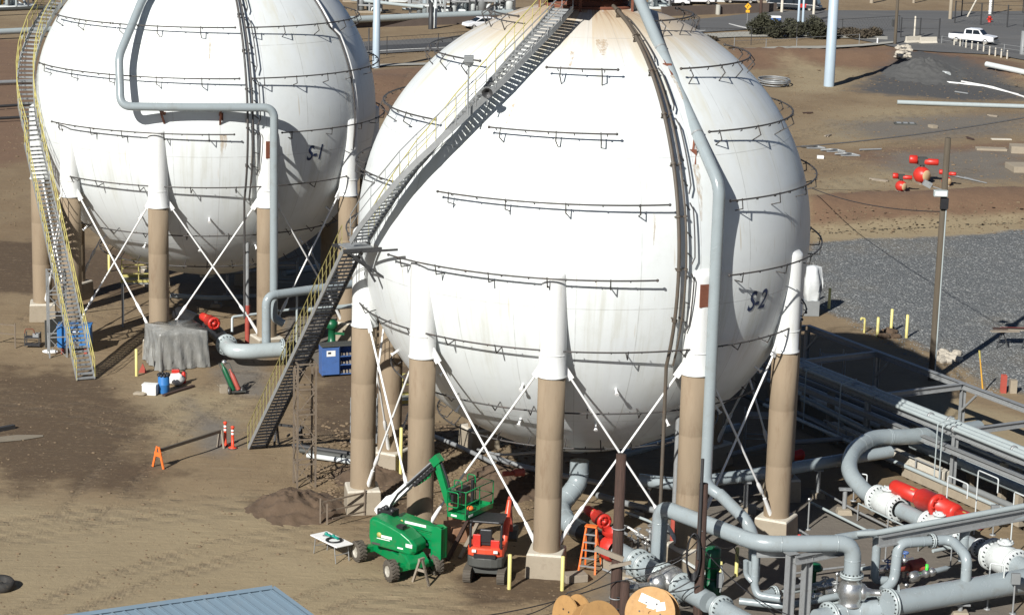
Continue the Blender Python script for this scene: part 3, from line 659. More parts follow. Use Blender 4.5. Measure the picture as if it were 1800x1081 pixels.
stairway('straight_stairway', 'long dark straight stairway rising from the dirt to the nearer sphere', [foot2, top_f2-dv*.5], .85, 'dark', (BLACKST, YDULL), 58, foot2)
path2 = [sp(S2, a, l, R+.8) for a, l in ((-62.5, .5), (-57, 6), (-52.5, 11), (-47, 18), (-42, 24), (-37.5, 30), (-33.5, 36), (-29.5, 42), (-26.5, 48), (-24, 53), (-21.5, 58), (-19.5, 63), (-18, 67.5))]
stairway('curved_stairway', 'curved stairway with yellow rail climbing over the top of the S-2 sphere', path2, .8, 'grey', (YEL, STEEL), 62, path2[0])
t = thing('stair_landing', 'grey bracketed landing where the stairs meet the nearer sphere', 'platform', land2)
mb = MB(); mb.box(land2+Vector((0, 0, -.16)), (1.1, .95, .06), dirv(radians(-64))); mb.build('deck', STEEL, t)
mb = MB()
for o_ in (-.6, .6):
    s_ = Vector((cos(radians(-64)), sin(radians(-64)), 0))*o_
    mb.bar(sp(S2, -64, 0, R-.1)+s_+Vector((0, 0, -.22)), land2+dirv(radians(-64))*.75+s_+Vector((0, 0, -.22)), .09, .12)
    mb.bar(sp(S2, -64, -9, R-.1)+s_, land2+dirv(radians(-64))*.6+s_+Vector((0, 0, -.24)), .08, .08); mb.build('bracket', BLACKST, t); mb = MB()
a_ = sp(S2, -50, -2, R-.05); mb.bar(land2+Vector((0.3, -.5, -.3)), sp(S2, -48, 1, R+.6), .07, .09); mb.build('bracket', BLACKST, t); mb = MB(); mb.bar(land2+Vector((.2, -.5, -.4)), sp(S2, -60, -9, R+.4), .07, .09)
mb.build('bracket', BLACKST, t)
foot1 = Vector((-21.5, 112.4, 0.02)); top1_ = sp(S1, -58, -9, R+.8)
stairway('straight_stairway', 'pale straight stairway with yellow rails rising from the dirt to the farther sphere', [foot1, top1_], .9, 'grey', (YEL, YEL), 56, foot1)
path1 = [sp(S1, a, l, R+.62) for a, l in ((-58.5, -8.5), (-62, -3), (-66, 2), (-71, 8), (-78, 15), (-84, 22), (-91, 29), (-99, 37), (-108, 45), (-120, 54), (-135, 62))]
stairway('curved_stairway', 'curved stairway with yellow rails round the left edge of the farther sphere', path1, .85, 'grey', (YEL, YEL), 58, path1[0])
def lattice_tower(loc, h, w, label, mat, levels):
    t = thing('lattice_tower', label, 'tower', loc); c = Vector(loc); X = Vector((cos(.3), sin(.3), 0)); Y = Vector((-sin(.3), cos(.3), 0))
    cs = [c+X*a*w/2+Y*b*w/2 for a, b in ((-1, -1), (1, -1), (1, 1), (-1, 1))]
    for q in cs:
        mb = MB(); mb.bar(q, q+Vector((0, 0, h)), .075, .075, X); mb.build('post', mat, t)
    for k in range(levels):
        z0, z1 = h*k/levels, h*(k+1)/levels
        mb = MB()
        for i in range(4):
            a, b = cs[i], cs[(i+1) % 4]; mb.bar(a+Vector((0, 0, z1-.04)), b+Vector((0, 0, z1-.04)), .05, .06)
            if k % 2 == 0: a, b = b, a
            mb.bar(a+Vector((0, 0, z0)), b+Vector((0, 0, z1-.1)), .035, .035)
        mb.build('bracing', mat, t)
    return t
TOWM = M('rusty_tower_steel', (0.17, 0.135, 0.10), 0.7, 0.1, var=0.3, scale=4, dirt=(0.12, 0.07, 0.04), damt=.6)
lattice_tower((-8.85, 95.75, 0), 5.6, .8, 'rusty lattice tower holding up the dark straight stairway', TOWM, 5)
lattice_tower((-23.9, 117.2, 0), 4.6, .9, 'grey lattice tower behind the blue box under the pale stairway', STEEL, 4)

# crown platform of the nearer sphere
c = S2+Vector((0, 0, ZC+R+.75))
t = thing('crown_platform', 'dark steel platform with rusty underside on the crown of the S-2 sphere', 'platform', c)
mb = MB(); mb.lathe([(.6, 0), (2.6, 0), (2.6, .14), (.6, .14), (.6, 0)], c, n=16, smooth=False); e_ = sp(S2, -19, 68, R+.5); e_.z = c.z
mb.bar(c+(e_-c).normalized()*2.3, e_+Vector((-.5, -.9, 0)), 1.5, .12); mb.build('deck', BROWNST, t)
mb = MB()
for k in range(12):
    a = 2*pi*k/12; q = c+Vector((cos(a)*2.5, sin(a)*2.5, .14)); mb.bar(q, q+Vector((0, 0, 1.1)), .04, .04)
for z in (.65, 1.22): mb.tube([c+Vector((cos(2*pi*k/24)*2.5, sin(2*pi*k/24)*2.5, z)) for k in range(24)], .03, 6, closed=True)
mb.build('railing', YEL, t)
mb = MB()
for k in range(6):
    a = 2*pi*k/6+.3; q = c+Vector((cos(a)*2.2, sin(a)*2.2, -.002)); mb.bar(q, Vector((q.x, q.y, ZC+sqrt(R*R-2.2**2)-.02)), .1, .1); mb.build('support', RUST, t); mb = MB()
mb = MB()
for x_, y_, r_ in ((.6, .2, .22), (-.5, .5, .18), (.1, -.8, .25), (-.9, -.4, .15), (1.2, -.6, .16)): mb.lathe([(r_, .14), (r_, .5), (r_*1.5, .5), (r_*1.5, .6), (r_*.6, .6), (r_*.6, .95), (0, .95)], c+Vector((x_, y_, 0))); mb.build('relief_valve', REDD, t); mb = MB()
# lamp standing on the curved stairs
b = spx(822, 203, S2, R+1.2)
t = thing('stair_lamp', 'thin lamp post with square head standing on the curved stairs', 'lamp', b)
h = HT(b, 820, 104)-b.z
mb = MB(); mb.cyl(b, b+Vector((0, 0, h)), .035, n=8); mb.build('post', STEEL, t)
mb = MB(); mb.box(b+Vector((0, 0, h)), (.36, .3, .26)); mb.lathe([(.14, 0), (.2, .12)], b+Vector((0, 0, h-.25)), n=10); mb.build('lamp_head', MGREY, t, bevel=.02)
b = spx(857, 172, S2, R+1.2)
t = thing('speaker_horn', 'small dark round horn on the curved stairs below the crown', 'horn', b); mb = MB(); mb.cyl(b+Vector((0, 0, -.3)), b+Vector((0, 0, .1)), .03, n=8); mb.build('stem', STEEL, t); mb = MB(); mb.lathe([(0, .18), (.06, .18), (.1, .05), (.21, -.12), (.2, -.12), (.02, .1)], b+Vector((0, 0, .2)), (.1, 1, .15), 14); mb.build('bell', BLACKST, t)
# ================================================================ PROCESS PIPING
def pipeline(label, pts, r, mat=None, rad=None, name='pipeline', n=14, supports=(), flanges=(), fmat=None):
    """pts: world points; flanges: (point, axis)"""
    base = Vector((pts[0].x, pts[0].y, 0)); t = thing(name, label, 'pipe', base)
    mb = MB(); mb.tube(rnd(pts, rad or r*2.6), r, n)
    for i in range(1, len(pts)-1):      # weld beads either side of each bend
        rr_ = (rad[i-1] if isinstance(rad, (list, tuple)) else rad) or r*2.6
        for o_ in (pts[i-1], pts[i+1]):
            e = o_-pts[i]
            if e.length > 2.2*rr_: mb.lathe([(r*.98, -.03), (r*1.03, -.015), (r*1.03, .015), (r*.98, .03)], pts[i]+e.normalized()*(rr_+.04), e, n)
    mb.build('pipe_run', mat or GREYP, t)
    for p, a in flanges:
        mb = MB(); flange(mb, p, a, r); f = mb.build('flange', fmat or SILV, t)
        mb = MB(); bolts(mb, p, a, r); mb.build('bolts', BOLTD, f)
    for p in supports:
        mb = MB(); mb.cyl((p.x, p.y, 0.12), (p.x, p.y, p.z-r*.9), .1, n=10); mb.box((p.x, p.y, p.z-r-.01), (r*1.5, .3, .06)); mb.build('support', STEEL, t)
        mb = MB(); mb.hexa([Vector((p.x+a*.38, p.y+b*.38, -.2)) for a, b in ((-1, -1), (1, -1), (1, 1), (-1, 1))]+[Vector((p.x+a*.28, p.y+b*.28, .22)) for a, b in ((-1, -1), (1, -1), (1, 1), (-1, 1))]); mb.build('support_footing', CONC, t, bevel=.03)
    return t
def actuator(label, p, axis, k=1.0, mat=None, lf=1.0):
    """red spring-return actuator: two cylinders either side of a drum"""
    p, A = Vector(p), Vector(axis).normalized(); t = thing('valve_actuator', label, 'actuator', (p.x, p.y, 0)); mat = mat or RED
    mb = MB(); mb.lathe([(0, -.5*k-.85*k*lf), (.19*k, -.49*k-.85*k*lf), (.21*k, -.43*k-.85*k*lf), (.21*k, -.5*k), (.13*k, -.48*k), (.13*k, -.3*k)], p, A, 20); mb.build('spring_cylinder', mat, t)
    mb = MB(); mb.lathe([(.13*k, -.42*k), (.27*k, -.40*k), (.30*k, -.32*k), (.30*k, .30*k), (.33*k, .31*k), (.33*k, .38*k), (.28*k, .42*k), (.2*k, .43*k), (.2*k, .37*k), (0, .37*k)], p, A, 22); h = mb.build('drum', mat, t)
    mb = MB(); mb.lathe([(.135*k, -.5*k), (.15*k, -.49*k), (.15*k, -.43*k), (.135*k, -.42*k)], p, A, 18); mb.build('clamp_ring', DGREY, t)
    mb = MB(); mb.box(p-A*.75*k+Vector((0, -.12, .19))*k, (.14*k, .1*k, .02*k), A); mb.build('warning_label', YEL, t)
    mb = MB(); N = A.cross(Vector((0, 0, 1))).normalized(); B = A.cross(N)
    for j in range(8): q = p+(N*cos(j*pi/4)+B*sin(j*pi/4))*.24*k+A*.43*k; mb.cyl(q-A*.06*k, q+A*.05*k, .03*k, n=6)
    mb.lathe([(.3*k, 0), (.3*k, .01), (.09*k, .012), (.07*k, .1*k), (0, .11*k)], p+A*.375*k, A, 16); mb.build('cover', mat, h)
    return t
def bigvalve(label, p, axis, r=.36, mat=None, L=.9):
    p, A = Vector(p), Vector(axis).normalized(); t = thing('gate_valve', label, 'valve', (p.x, p.y, 0)); mat = mat or VALVEW
    mb = MB(); mb.lathe([(r*.95, -L/2), (r*1.1, -L*.38), (r*1.28, -L*.2), (r*1.32, 0), (r*1.28, L*.2), (r*1.1, L*.38), (r*.95, L/2)], p, A, 26); mb.build('body', mat, t)
    for s in (-1, 1):
        q = p+A*s*L/2; mb = MB(); flange(mb, q, A, r, .08); f = mb.build('flange', mat, t); mb = MB(); bolts(mb, q, A, r, .08, 18); mb.build('bolts', BOLTD, f)
    mb = MB(); mb.lathe([(r*.55, r*1.1), (r*.55, r*1.45), (r*.72, r*1.46), (r*.72, r*1.6), (r*.4, r*1.62), (r*.3, r*1.8), (0, r*1.82)], p, (0, 0, 1), 18)
    for j in range(6): a = j*pi/3; q = p+Vector((cos(a)*r*.58, sin(a)*r*.58, r*1.6)); mb.cyl(q, q+Vector((0, 0, .06)), .035, n=6)
    mb.build('bonnet', mat, t)
    return t
Z1 = 1.0
# --- valve line running along the rack (white flanged valves)
F0, F2 = G(1525, 868, Z1), G(1800, 1000, Z1); FD = (F2-F0).normalized()
def FL(s): return F0+FD*s
Ltot = (F2-F0).length
sU = lambda u: max(0, Ltot*(u-1525)/275)
def fat(u): # along valve line by pixel column
    lo, hi = 0, Ltot*1.6
    for _ in range(40):
        m = (lo+hi)/2; d = FL(m)-EYE
        if 900+FOC*d.dot(rt)/d.dot(fw) < u: lo = m
        else: hi = m
    return FL(lo)
FP = Vector((-FD.y, FD.x, 0))*-1      # towards the camera side
loop = [fat(1548), fat(1522)-FD*.1, G(1490, 830, 1.5), G(1497, 792, 2.0), G(1535, 768, 2.1), G(1590, 768, 1.9), G(1660, 762, 1.7), G(1720, 752, 1.5)]
pipeline('big grey pipe bend looping up from the white valves towards the rack', loop, .36, rad=.8, n=18, supports=[G(1487, 845, 1.45)])
pipeline('grey flanged spool between the white valves beside the red actuators', [fat(1584), fat(1628)], .34)
bigvalve('white flanged valve at the foot of the big grey pipe bend', fat(1560), FD, .42, L=1.5)
bigvalve('white flanged valve below the second red actuator', fat(1650), FD, .39, L=1.35)
pipeline('grey flanged pipe passing under the long beam towards the far right valve', [fat(1675), fat(1738)], .28, flanges=[(fat(1688), FD), (fat(1722), FD)], fmat=VALVEW)
bigvalve('large white flanged valve at the right edge of the photo', fat(1765), FD, .46, L=1.45)
pipeline('grey reducer pipe running off the right edge behind the header', [fat(1785), fat(1850)], .42, supports=[fat(1815)])
ax_ = (G(1690, 903, 1.75)-G(1580, 855, 1.75)).normalized()
actuator('large red spring actuator behind the white valves, upper of two', G(1634, 882, 1.75), ax_, 1.5, lf=1.25)
actuator('second large red actuator lower along the white valve line', G(1668, 896, 1.7), -ax_, 1.25, lf=1.35)
mb = MB(); q0, q1 = fat(1535)+FP*.75, fat(1700)+FP*.75
t = thing('drain_rail', 'thin pale pipe rail along the front of the white valves', 'rail', (q0.x, q0.y, 0))
mb.tube([Vector((q0.x, q0.y, .8)), Vector((q1.x, q1.y, .8))], .035, 8); mb.build('pipe_run', SILV, t)
for i in range(4):
    q = q0.lerp(q1, i/3); mb = MB(); mb.cyl((q.x, q.y, .03), (q.x, q.y, .8), .03, n=8); mb.build('post', STEEL, t)
for i, (u, v, l) in enumerate(((1545, 900, 'grey timber sleeper lying beside the white valve line'), (1590, 935, 'grey timber sleeper lying lower down beside the white valve line'))):
    a = GG(u-28, v-14); b = GG(u+42, v+24); t = thing('timber_sleeper', l, 'timber', a); mb = MB()
    mb.bar(a+Vector((0, 0, .12)), b+Vector((0, 0, .12)), .28, .2); t2 = mb.build('beam', WOODP, t, bevel=.02)
    mb = MB(); mb.bar(a+Vector((.35, .2, .1)), b+Vector((.4, .25, .1)), .2, .16); mb.build('loose_plank', WOODD, t)

# --- loop pipe A over the front of the yard
zA = 3.1
A1 = G(1157, 985, .9); A2 = Vector((A1.x, A1.y, zA)); A3 = G(1335, 956, zA); A4 = G(1497, 940, zA); A5 = G(1497, 1015, 1.75)
A4 = Vector((A5.x, A5.y, zA))
pipeline('large grey pipe rising from the flanged line and crossing to the silver valve', [A1, A2, A3, A4, A5], .31, rad=[.6, .75, .6], n=18, flanges=[(Vector((A5.x, A5.y, 1.85)), (0, 0, 1))])
bb = Vector((b2.x, b2.y, 3.5))
B0 = G(1240, 862, 3.0); B1 = G(1312, 915, 2.95); B2 = G(1331, 948, 2.4)
pipeline('grey pipe from the relief line curving down behind the large loop pipe', [bb+Vector((.55, -.22, -.16)), B1, Vector((B1.x+.35, B1.y-.1, 2.2)), Vector((B1.x+.38, B1.y-.1, .6))], .24, rad=.45)
pipeline('grey pipe crossing low under the nearer sphere to the rack', [G(1122, 843, 1.7), G(1190, 851, 1.6), G(1313, 836, 1.6), G(1480, 808, 1.5), G(1565, 794, 1.5)], .27, rad=.5, supports=[G(1313, 836, 1.6), G(1440, 815, 1.5)])
# --- outlet of the nearer sphere, flanged line in the foreground
zD = .9
D1_, D3_ = G(1055, 952, zD), G(1285, 1080, zD); DD = (D3_-D1_).normalized(); DA = Vector((DD.y, -DD.x, 0))
def dat(u):
    lo, hi = -8, 14
    for _ in range(40):
        m = (lo+hi)/2; d = (D1_+DD*m)-EYE
        if 900+FOC*d.dot(rt)/d.dot(fw) < u: lo = m
        else: hi = m
    return D1_+DD*lo
o0 = Vector((S2.x, S2.y, ZC-R-.3)); o0b = G(1018, 836, 2.1)
pipeline('fat grey outlet pipe elbowing from under the nearer sphere', [Vector((o0b.x, o0b.y, 2.75)), Vector((o0b.x, o0b.y, 1.8)), G(983, 890, 1.05), G(996, 918, zD), dat(1030)], .40, rad=[.4, .5, .4], n=18)
pipeline('black wrapped pipe section leading to the red actuator near the step ladder', [dat(1026), dat(1062)], .41, mat=BLACKP)
actuator('red actuator behind the dark wooden post at the nearer outlet line', G(1056, 912, 1.75), G(1075, 925, 1.75)-G(1035, 897, 1.75), .95)
mb = MB(); t = thing('valve_pedestal', 'red painted valve base under the actuator behind the ladder', 'valve', tuple(dat(1075).xy)+(0,)); p = dat(1075)
mb.lathe([(.4, -.35), (.5, -.2), (.52, 0), (.5, .2), (.4, .35)], p, DD, 20); mb.lathe([(.3, .3), (.25, .5), (.4, .6), (.4, .75)], p, (0, 0, 1), 16); mb.build('body', RED, t)
mb = MB(); mb.box(p+Vector((0, 0, -.7)), (.7, .5, .4), DD); mb.build('base', CONC, t)
pipeline('grey flanged pipe between the dark post and the silver ball valve', [dat(1088), dat(1168)], .40, n=18, flanges=[(dat(1122), DD), (dat(1135), DD), (dat(1166), DD)], supports=[dat(1105)])
t = thing('ball_valve', 'bare silver ball valve with an actuator arm in the flanged line', 'valve', tuple(dat(1178).xy)+(0,)); p = dat(1178)
mb = MB(); mb.lathe([(.40, -.5), (.44, -.3), (.6, -.12), (.6, .12), (.44, .3), (.40, .5)], p, DD, 24); mb.build('body', CHROME, t)
mb = MB(); q = p+DA*.55; mb.ball(q, .42, 16, 10, (1, 1, 1)); mb.build('gear_housing', CHROME, t)
mb = MB(); mb.cyl(q, q+DA*1.0+Vector((0, 0, .02)), .1, n=10); mb.cyl(q+DA*1.0, q+DA*1.3, .19, n=14); mb.ball(q+DA*1.3, .18, 12, 8); mb.build('actuator_arm', CHROME, t)
pipeline('grey conical reducer pipe with flange in front of the second dark post', [dat(1196), dat(1245)], .40, n=18, flanges=[(dat(1199), DD)])
pipeline('grey flanged pipe end beside the green tank at the bottom edge', [dat(1255), dat(1345)], .37, n=18, flanges=[(dat(1268), DD)], supports=[dat(1300)])
# stubs and small bore lines beside it
a, b = G(1175, 968, .7), G(1225, 1000, .7)
t = thing('conduit_pair', 'pair of pale thin conduits running between the two dark posts', 'conduit', (a.x, a.y, 0))
for k in range(2):
    mb = MB(); o_ = Vector((.14*k, .1*k, -.08*k)); mb.tube([a+o_, b+o_+(b-a)*.4], .045, 8); mb.build('conduit', VALVEW, t)
t = thing('small_valves', 'cluster of small steel valves and fittings beside the flanged line', 'valves', tuple(G(1120, 945, 0).xy)+(0,))
for i, (u, v) in enumerate(((1095, 935), (1110, 948), (1122, 940), (1135, 955), (1143, 934), (1085, 950))):
    p = G(u, v, .9); mb = MB(); mb.cyl((p.x, p.y, .1), p, .05, n=8); mb.ball(p, .1, 10, 6); mb.cyl(p, p+Vector((0, 0, .25)), .03, n=6); mb.lathe([(.12, .24), (.12, .28)], p, n=12); mb.cyl(p-DD*.25, p+DD*.3, .06, n=8); mb.build('fitting', CHROME if i % 2 else STEEL, t)
a, b = G(1102, 925, .9), G(1140, 948, .9); mb = MB(); mb.tube([a, b], .05, 8); mb.build('pipe_run', PAPER, t)

# --- silver globe valve and header at the bottom right
L0_, L1_ = G(1560, 1062, .95), G(1830, 1015, .95); LD = (L1_-L0_).normalized()
h0_ = L0_-LD*.9
pipeline('fat grey header pipe along the bottom right edge', [L0_, L1_+LD*3], .47, n=20, flanges=[], supports=[G(1690, 1040, .95)])
pv = Vector((A5.x, A5.y, 1.25))
t = thing('globe_valve', 'silver globe valve with side handwheel under the large loop pipe', 'valve', (pv.x, pv.y, 0))
mb = MB(); mb.lathe([(.42, .58), (.42, .5), (.33, .46), (.42, .3), (.5, .05), (.5, -.15), (.38, -.4), (.44, -.46), (.44, -.56)], pv, (0, 0, 1), 22); mb.build('body', CHROME, t)
mb = MB(); sx_ = LD*.9+Vector((.2, -.5, 0)); sx_.normalize(); mb.lathe([(.3, .25), (.33, .4), (.33, .5), (.2, .6), (.14, .8), (.14, 1.2), (.2, 1.22), (.2, 1.5), (.1, 1.6), (0, 1.6)], pv+Vector((0, 0, -.05)), sx_, 16); mb.build('bonnet', CHROME, t)
mb = MB(); q = pv+sx_*1.75; N_ = sx_.cross(Vector((0, 0, 1))).normalized(); mb.tube([q+(N_*cos(a*pi/12)+Vector((0, 0, 1))*sin(a*pi/12))*.3 for a in range(24)], .022, 6, closed=True); mb.bar(q-N_*.3, q+N_*.3, .03, .03); mb.bar(q-Vector((0, 0, .3)), q+Vector((0, 0, .3)), .03, .03); mb.build('handwheel', SILV, t)
tee = Vector((pv.x, pv.y, .35))
pipeline('grey tee pipe under the silver globe valve at the bottom edge', [Vector((pv.x-1.3, pv.y-.75, .3)), tee, Vector((pv.x+1.2, pv.y+.1, .45))], .44, n=18, rad=.3, flanges=[(Vector((pv.x-.8, pv.y-.46, .31)), (1.3, .75, 0))])
t = thing('pipe_flange', 'bolted flange at the left end of the fat header pipe', 'flange', (L0_.x, L0_.y, 0)); mb = MB(); flange(mb, L0_+LD*.1, LD, .47, .09, k=1.27); f = mb.build('flange_rings', SILV, t); mb = MB(); bolts(mb, L0_+LD*.1, LD, .47, .09, 20, k=1.27); mb.build('bolts', BOLTD, f)
# U loop and drop pipes round it
u0 = G(1560, 1035, 1.0); u1 = G(1582, 985, 2.2); 
U = [G(1553, 1038, .8), G(1572, 1020, 1.1), Vector((G(1572, 1020, 1.1).x+.08, G(1572, 1020, 1.1).y+.1, 2.55)), G(1640, 950, 2.5), G(1672, 948, 2.5), G(1714, 985, 2.3), None]
e_ = U[5]; hd = L0_+LD*((e_-L0_).dot(LD)); U[5] = Vector((hd.x, hd.y, 2.3)); U[6] = Vector((hd.x, hd.y, 1.2))
pipeline('grey U shaped loop pipe standing on the header', U, .20, rad=.42, flanges=[(G(1638, 950, 2.5), (U[3]-U[2]))])
J0 = G(1692, 985, 1.2); J1 = Vector((J0.x, J0.y, 2.6)); J2 = G(1850, 898, 2.6)
pipeline('grey pipe rising behind the loop and running off right under the beam', [J0, J1, J2], .19, rad=.4)
K0 = G(1470, 946, 2.85); K1 = G(1541, 936, 2.85); K2 = G(1537, 1020, .9); K1 = Vector((K2.x, K2.y, 2.85))
pipeline('slim grey pipe bending down beside the large loop pipe', [K0, K1, K2, K2+Vector((.5, .1, -.02))], .165, rad=.36)
pipeline('slim grey pipe dropping at the support frame', [G(1328, 975, 2.4), G(1326, 1030, 1.2), G(1332, 1046, .9), G(1372, 1052, .9)], .15, rad=.35)
pipeline('thin grey bypass pipe beside the support frame', [G(1311, 985, 2.2), G(1311, 1010, 1.6), G(1322, 1022, 1.4)], .1, rad=.25)
pipeline('low grey pipe running under the support frames', [G(1300, 1056, .5), G(1372, 1064, .5), G(1395, 1062, .6), G(1480, 1046, .7)], .14, rad=.3)
pipeline('low grey pipe with shaded end behind the silver globe valve', [G(1375, 1042, .6), G(1430, 1030, .7), G(1465, 1020, .8)], .12, rad=.3, mat=SILV)
pipeline('grey pipe stub with flange at the left of the support frame', [G(1335, 1050, .7), G(1362, 1042, .7)], .2, flanges=[(G(1361, 1042, .7), LD)])
t = thing('metering_run', 'small silver pump and fittings inside the loop pipe', 'fitting', tuple(G(1620, 1010, 0).xy)+(0,))
pa, pb_ = G(1598, 1015, .9), G(1688, 992, .9); dd = (pb_-pa).normalized()
mb = MB(); mb.lathe([(.05, 0), (.2, .05), (.22, .4), (.12, .5), (.1, .8), (.16, .82), (.16, .95), (.1, .97), (.1, 1.1), (.17, 1.12), (.17, 1.3), (.1, 1.32)], pa, dd, 16); mb.build('body', CHROME, t)
mb = MB(); mb.lathe([(.11, 1.32), (.11, 2.0), (.02, 2.25)], pa, dd, 14); mb.build('outlet_pipe', GREYP, t)
mb = MB(); q = pa+dd*.95; mb.lathe([(.06, .1), (.06, .36), (0, .37)], q, n=10); mb.build('cap', M('bright_green_cap', (.05, .7, .05), .4), t)
for i, (u, v) in enumerate(((1590, 985), (1560, 1000), (1428, 1048), (1450, 1030), (1468, 1038), (1410, 1030))):
    p = G(u, v, .8); t = thing('small_valve', ['small steel valve beside the U loop pipe', 'small steel valve between the drop pipes', 'small steel valve at the foot of the right support frame', 'small steel valve left of the globe valve', 'small steel fitting in the shade of the globe valve', 'small steel valve between the support frames'][i], 'valve', (p.x, p.y, 0))
    mb = MB(); mb.cyl((p.x, p.y, .1), (p.x, p.y, .8), .06, n=8); mb.ball(p, .16, 12, 8); mb.cyl(p-LD*.4, p+LD*.4, .1, n=10); mb.build('body', CHROME, t)
    mb = MB(); mb.lathe([(.14, .3), (.16, .33), (.14, .36)], p, n=14); mb.cyl(p, p+Vector((0, 0, .34)), .03, n=6); mb.build('handwheel', BLUED if i < 2 else STEEL, t)
actuator('dark red actuator in the shade inside the U loop pipe', G(1610, 993, 1.0), LD, .8, mat=REDD)
for u, v, l in ((1427, 990, 'green mushroom topped valve behind the right support frame'), (1413, 1500, '')):
    if not l: continue
    p = GG(u+2, v+55); t = thing('diaphragm_valve', l, 'valve', p); h = HT(p, u, v)
    mb = MB(); mb.cyl(p, p+Vector((0, 0, h-.3)), .09, n=10); mb.build('yoke', GREEND, t); mb = MB(); mb.lathe([(.1, -.32), (.3, -.24), (.33, -.2), (.33, -.14), (.22, 0), (0, .03)], p+Vector((0, 0, h)), n=18); mb.build('diaphragm_case', GREEND, t)
# --- support frames for the loop pipe and the long beam
fr = [((1384, 1100), (1387, 972), 'nearer dark topped support frame column under the loop pipe'), ((1413, 1095), (1419, 975), 'pale support frame column right of the dark topped one')]
for (bu, bv), (tu, tv), l in fr:
    p = G(bu, bv); h = HT(p, tu, tv); t = thing('support_column', l, 'column', p); mb = MB(); mb.ibeam(p, p+Vector((0, 0, h)), .3, .3, LD); mb.build('column', STEEL, t)
    mb = MB(); mb.box(p+Vector((0, 0, h+.012)), (.45, .4, .024), LD); mb.box(p+Vector((0, 0, .0)), (.5, .5, .06), LD); mb.build('plate', STEEL, t)
zb_ = 2.62; a, b = G(1330, 972, zb_), G(1392, 972, zb_)
t = thing('pipe_beam', 'short steel beam under the left bend of the loop pipe', 'beam', a); mb = MB(); mb.ibeam(a, b, .25, .26); mb.build('beam', STEEL, t)
a, b = G(1398, 984, zb_), G(1488, 966, zb_)
t = thing('pipe_beam', 'steel beam between the support column and the vertical pipe', 'beam', a); mb = MB(); mb.ibeam(a, b, .28, .3); mb.build('beam', STEEL, t)
a, b = G(1545, 951, 2.75), G(1870, 890, 2.75)
t = thing('pipe_beam', 'long pale steel beam crossing above the white valves', 'beam', a); mb = MB(); mb.ibeam(a, b, .3, .42); mb.build('beam', STEEL, t)
mb = MB(); mb.tube([a+Vector((-.9, -.2, .33)), a+Vector((-.2, -.05, .33)), b+Vector((0, 0, .33))], .11, 10); mb.build('pipe_run', SILV, t)
for f_ in (.1, .95):
    q = a.lerp(b, f_); mb = MB(); mb.ibeam(Vector((q.x, q.y, 0)), Vector((q.x, q.y, 2.53)), .22, .22, LD); mb.build('column', STEEL, t)
for u, v, l in ((1662, 905, 'thin white bent rod standing above the second actuator'), (1715, 895, 'thin white bent rod standing over the long beam'), (1778, 935, 'thin white bent rod standing by the far right valve')):
    p = G(u, v, 1.2); t = thing('sample_rod', l, 'pipe', (p.x, p.y, 0)); q = p+FD*1.3
    mb = MB(); mb.tube(rnd([Vector((p.x, p.y, .1)), Vector((p.x, p.y, 2.9)), Vector((q.x, q.y, 2.9)), Vector((q.x, q.y, 2.3))], .1, 4), .03, 8); mb.build('rod', VALVEW, t)

# ================================================================ PIPE RACK
LR = 44.0
def RK(s, o, z): p = RA+RD*s+RN*o; return Vector((p.x, p.y, z))
t = thing('pipe_rack', 'steel pipe rack frame running from the sphere shade to the right edge', 'pipe rack', RK(0, 0, 0))
for o in (0, WN):
    mb = MB(); mb.ibeam(RK(0, o, ZR-.15), RK(LR, o, ZR-.15), .26, .3); mb.build('beam', STEEL, t)
for s in (0, (RB-RA).length*.47, (RB-RA).length, (RB-RA).length*1.5, (RB-RA).length*2.1):
    for o in (0, WN):
        mb = MB(); q = RK(s, o, 0); g = hgt(q.x, q.y); mb.ibeam(RK(s, o, g-.1), RK(s, o, ZR-.32), .2, .24, RN); mb.box(RK(s, o, g+.04), (.45, .45, .1), RD); mb.build('column', STEEL, t)
    mb = MB(); mb.ibeam(RK(s, -.13, ZR-.15), RK(s, WN+.13, ZR-.15), .22, .28); mb.build('cross_beam', STEEL, t)
    mb = MB(); mb.bar(RK(s, -.1, 1.2), RK(s+1.1, -.1, ZR-.34), .08, .1); mb.build('knee_brace', STEEL, t)
mb = MB(); mb.ibeam(RK(0, WN-.5, ZR-.75), RK(LR, WN-.5, ZR-.75), .3, .26); mb.build('lower_beam', STEEL, t)
for k, (o, r) in enumerate(((WN+.05, .13), (WN+.36, .15), (WN-.22, .10))):
    a, b = RK(0, o, ZR+r+.01), RK(LR, o, ZR+r+.01)
    t = thing('rack_pipe', ['silver pipe on the pipe rack, middle of three', 'thickest silver pipe on the pipe rack', 'thinnest silver pipe along the near edge of the rack'][k], 'pipe', Vector((a.x, a.y, ZR)))
    mb = MB(); mb.tube([a, b], r, 12); mb.build('pipe_run', SILV, t)
    for s in np.arange(6+k, LR, 5.7):
        q = RK(s, o, ZR+r+.01); mb = MB(); mb.lathe([(r*1.0, -.05), (r*1.5, -.05), (r*1.5, .05), (r*1.0, .05)], q, RD, 12); mb.build('clamp', STEEL, t)
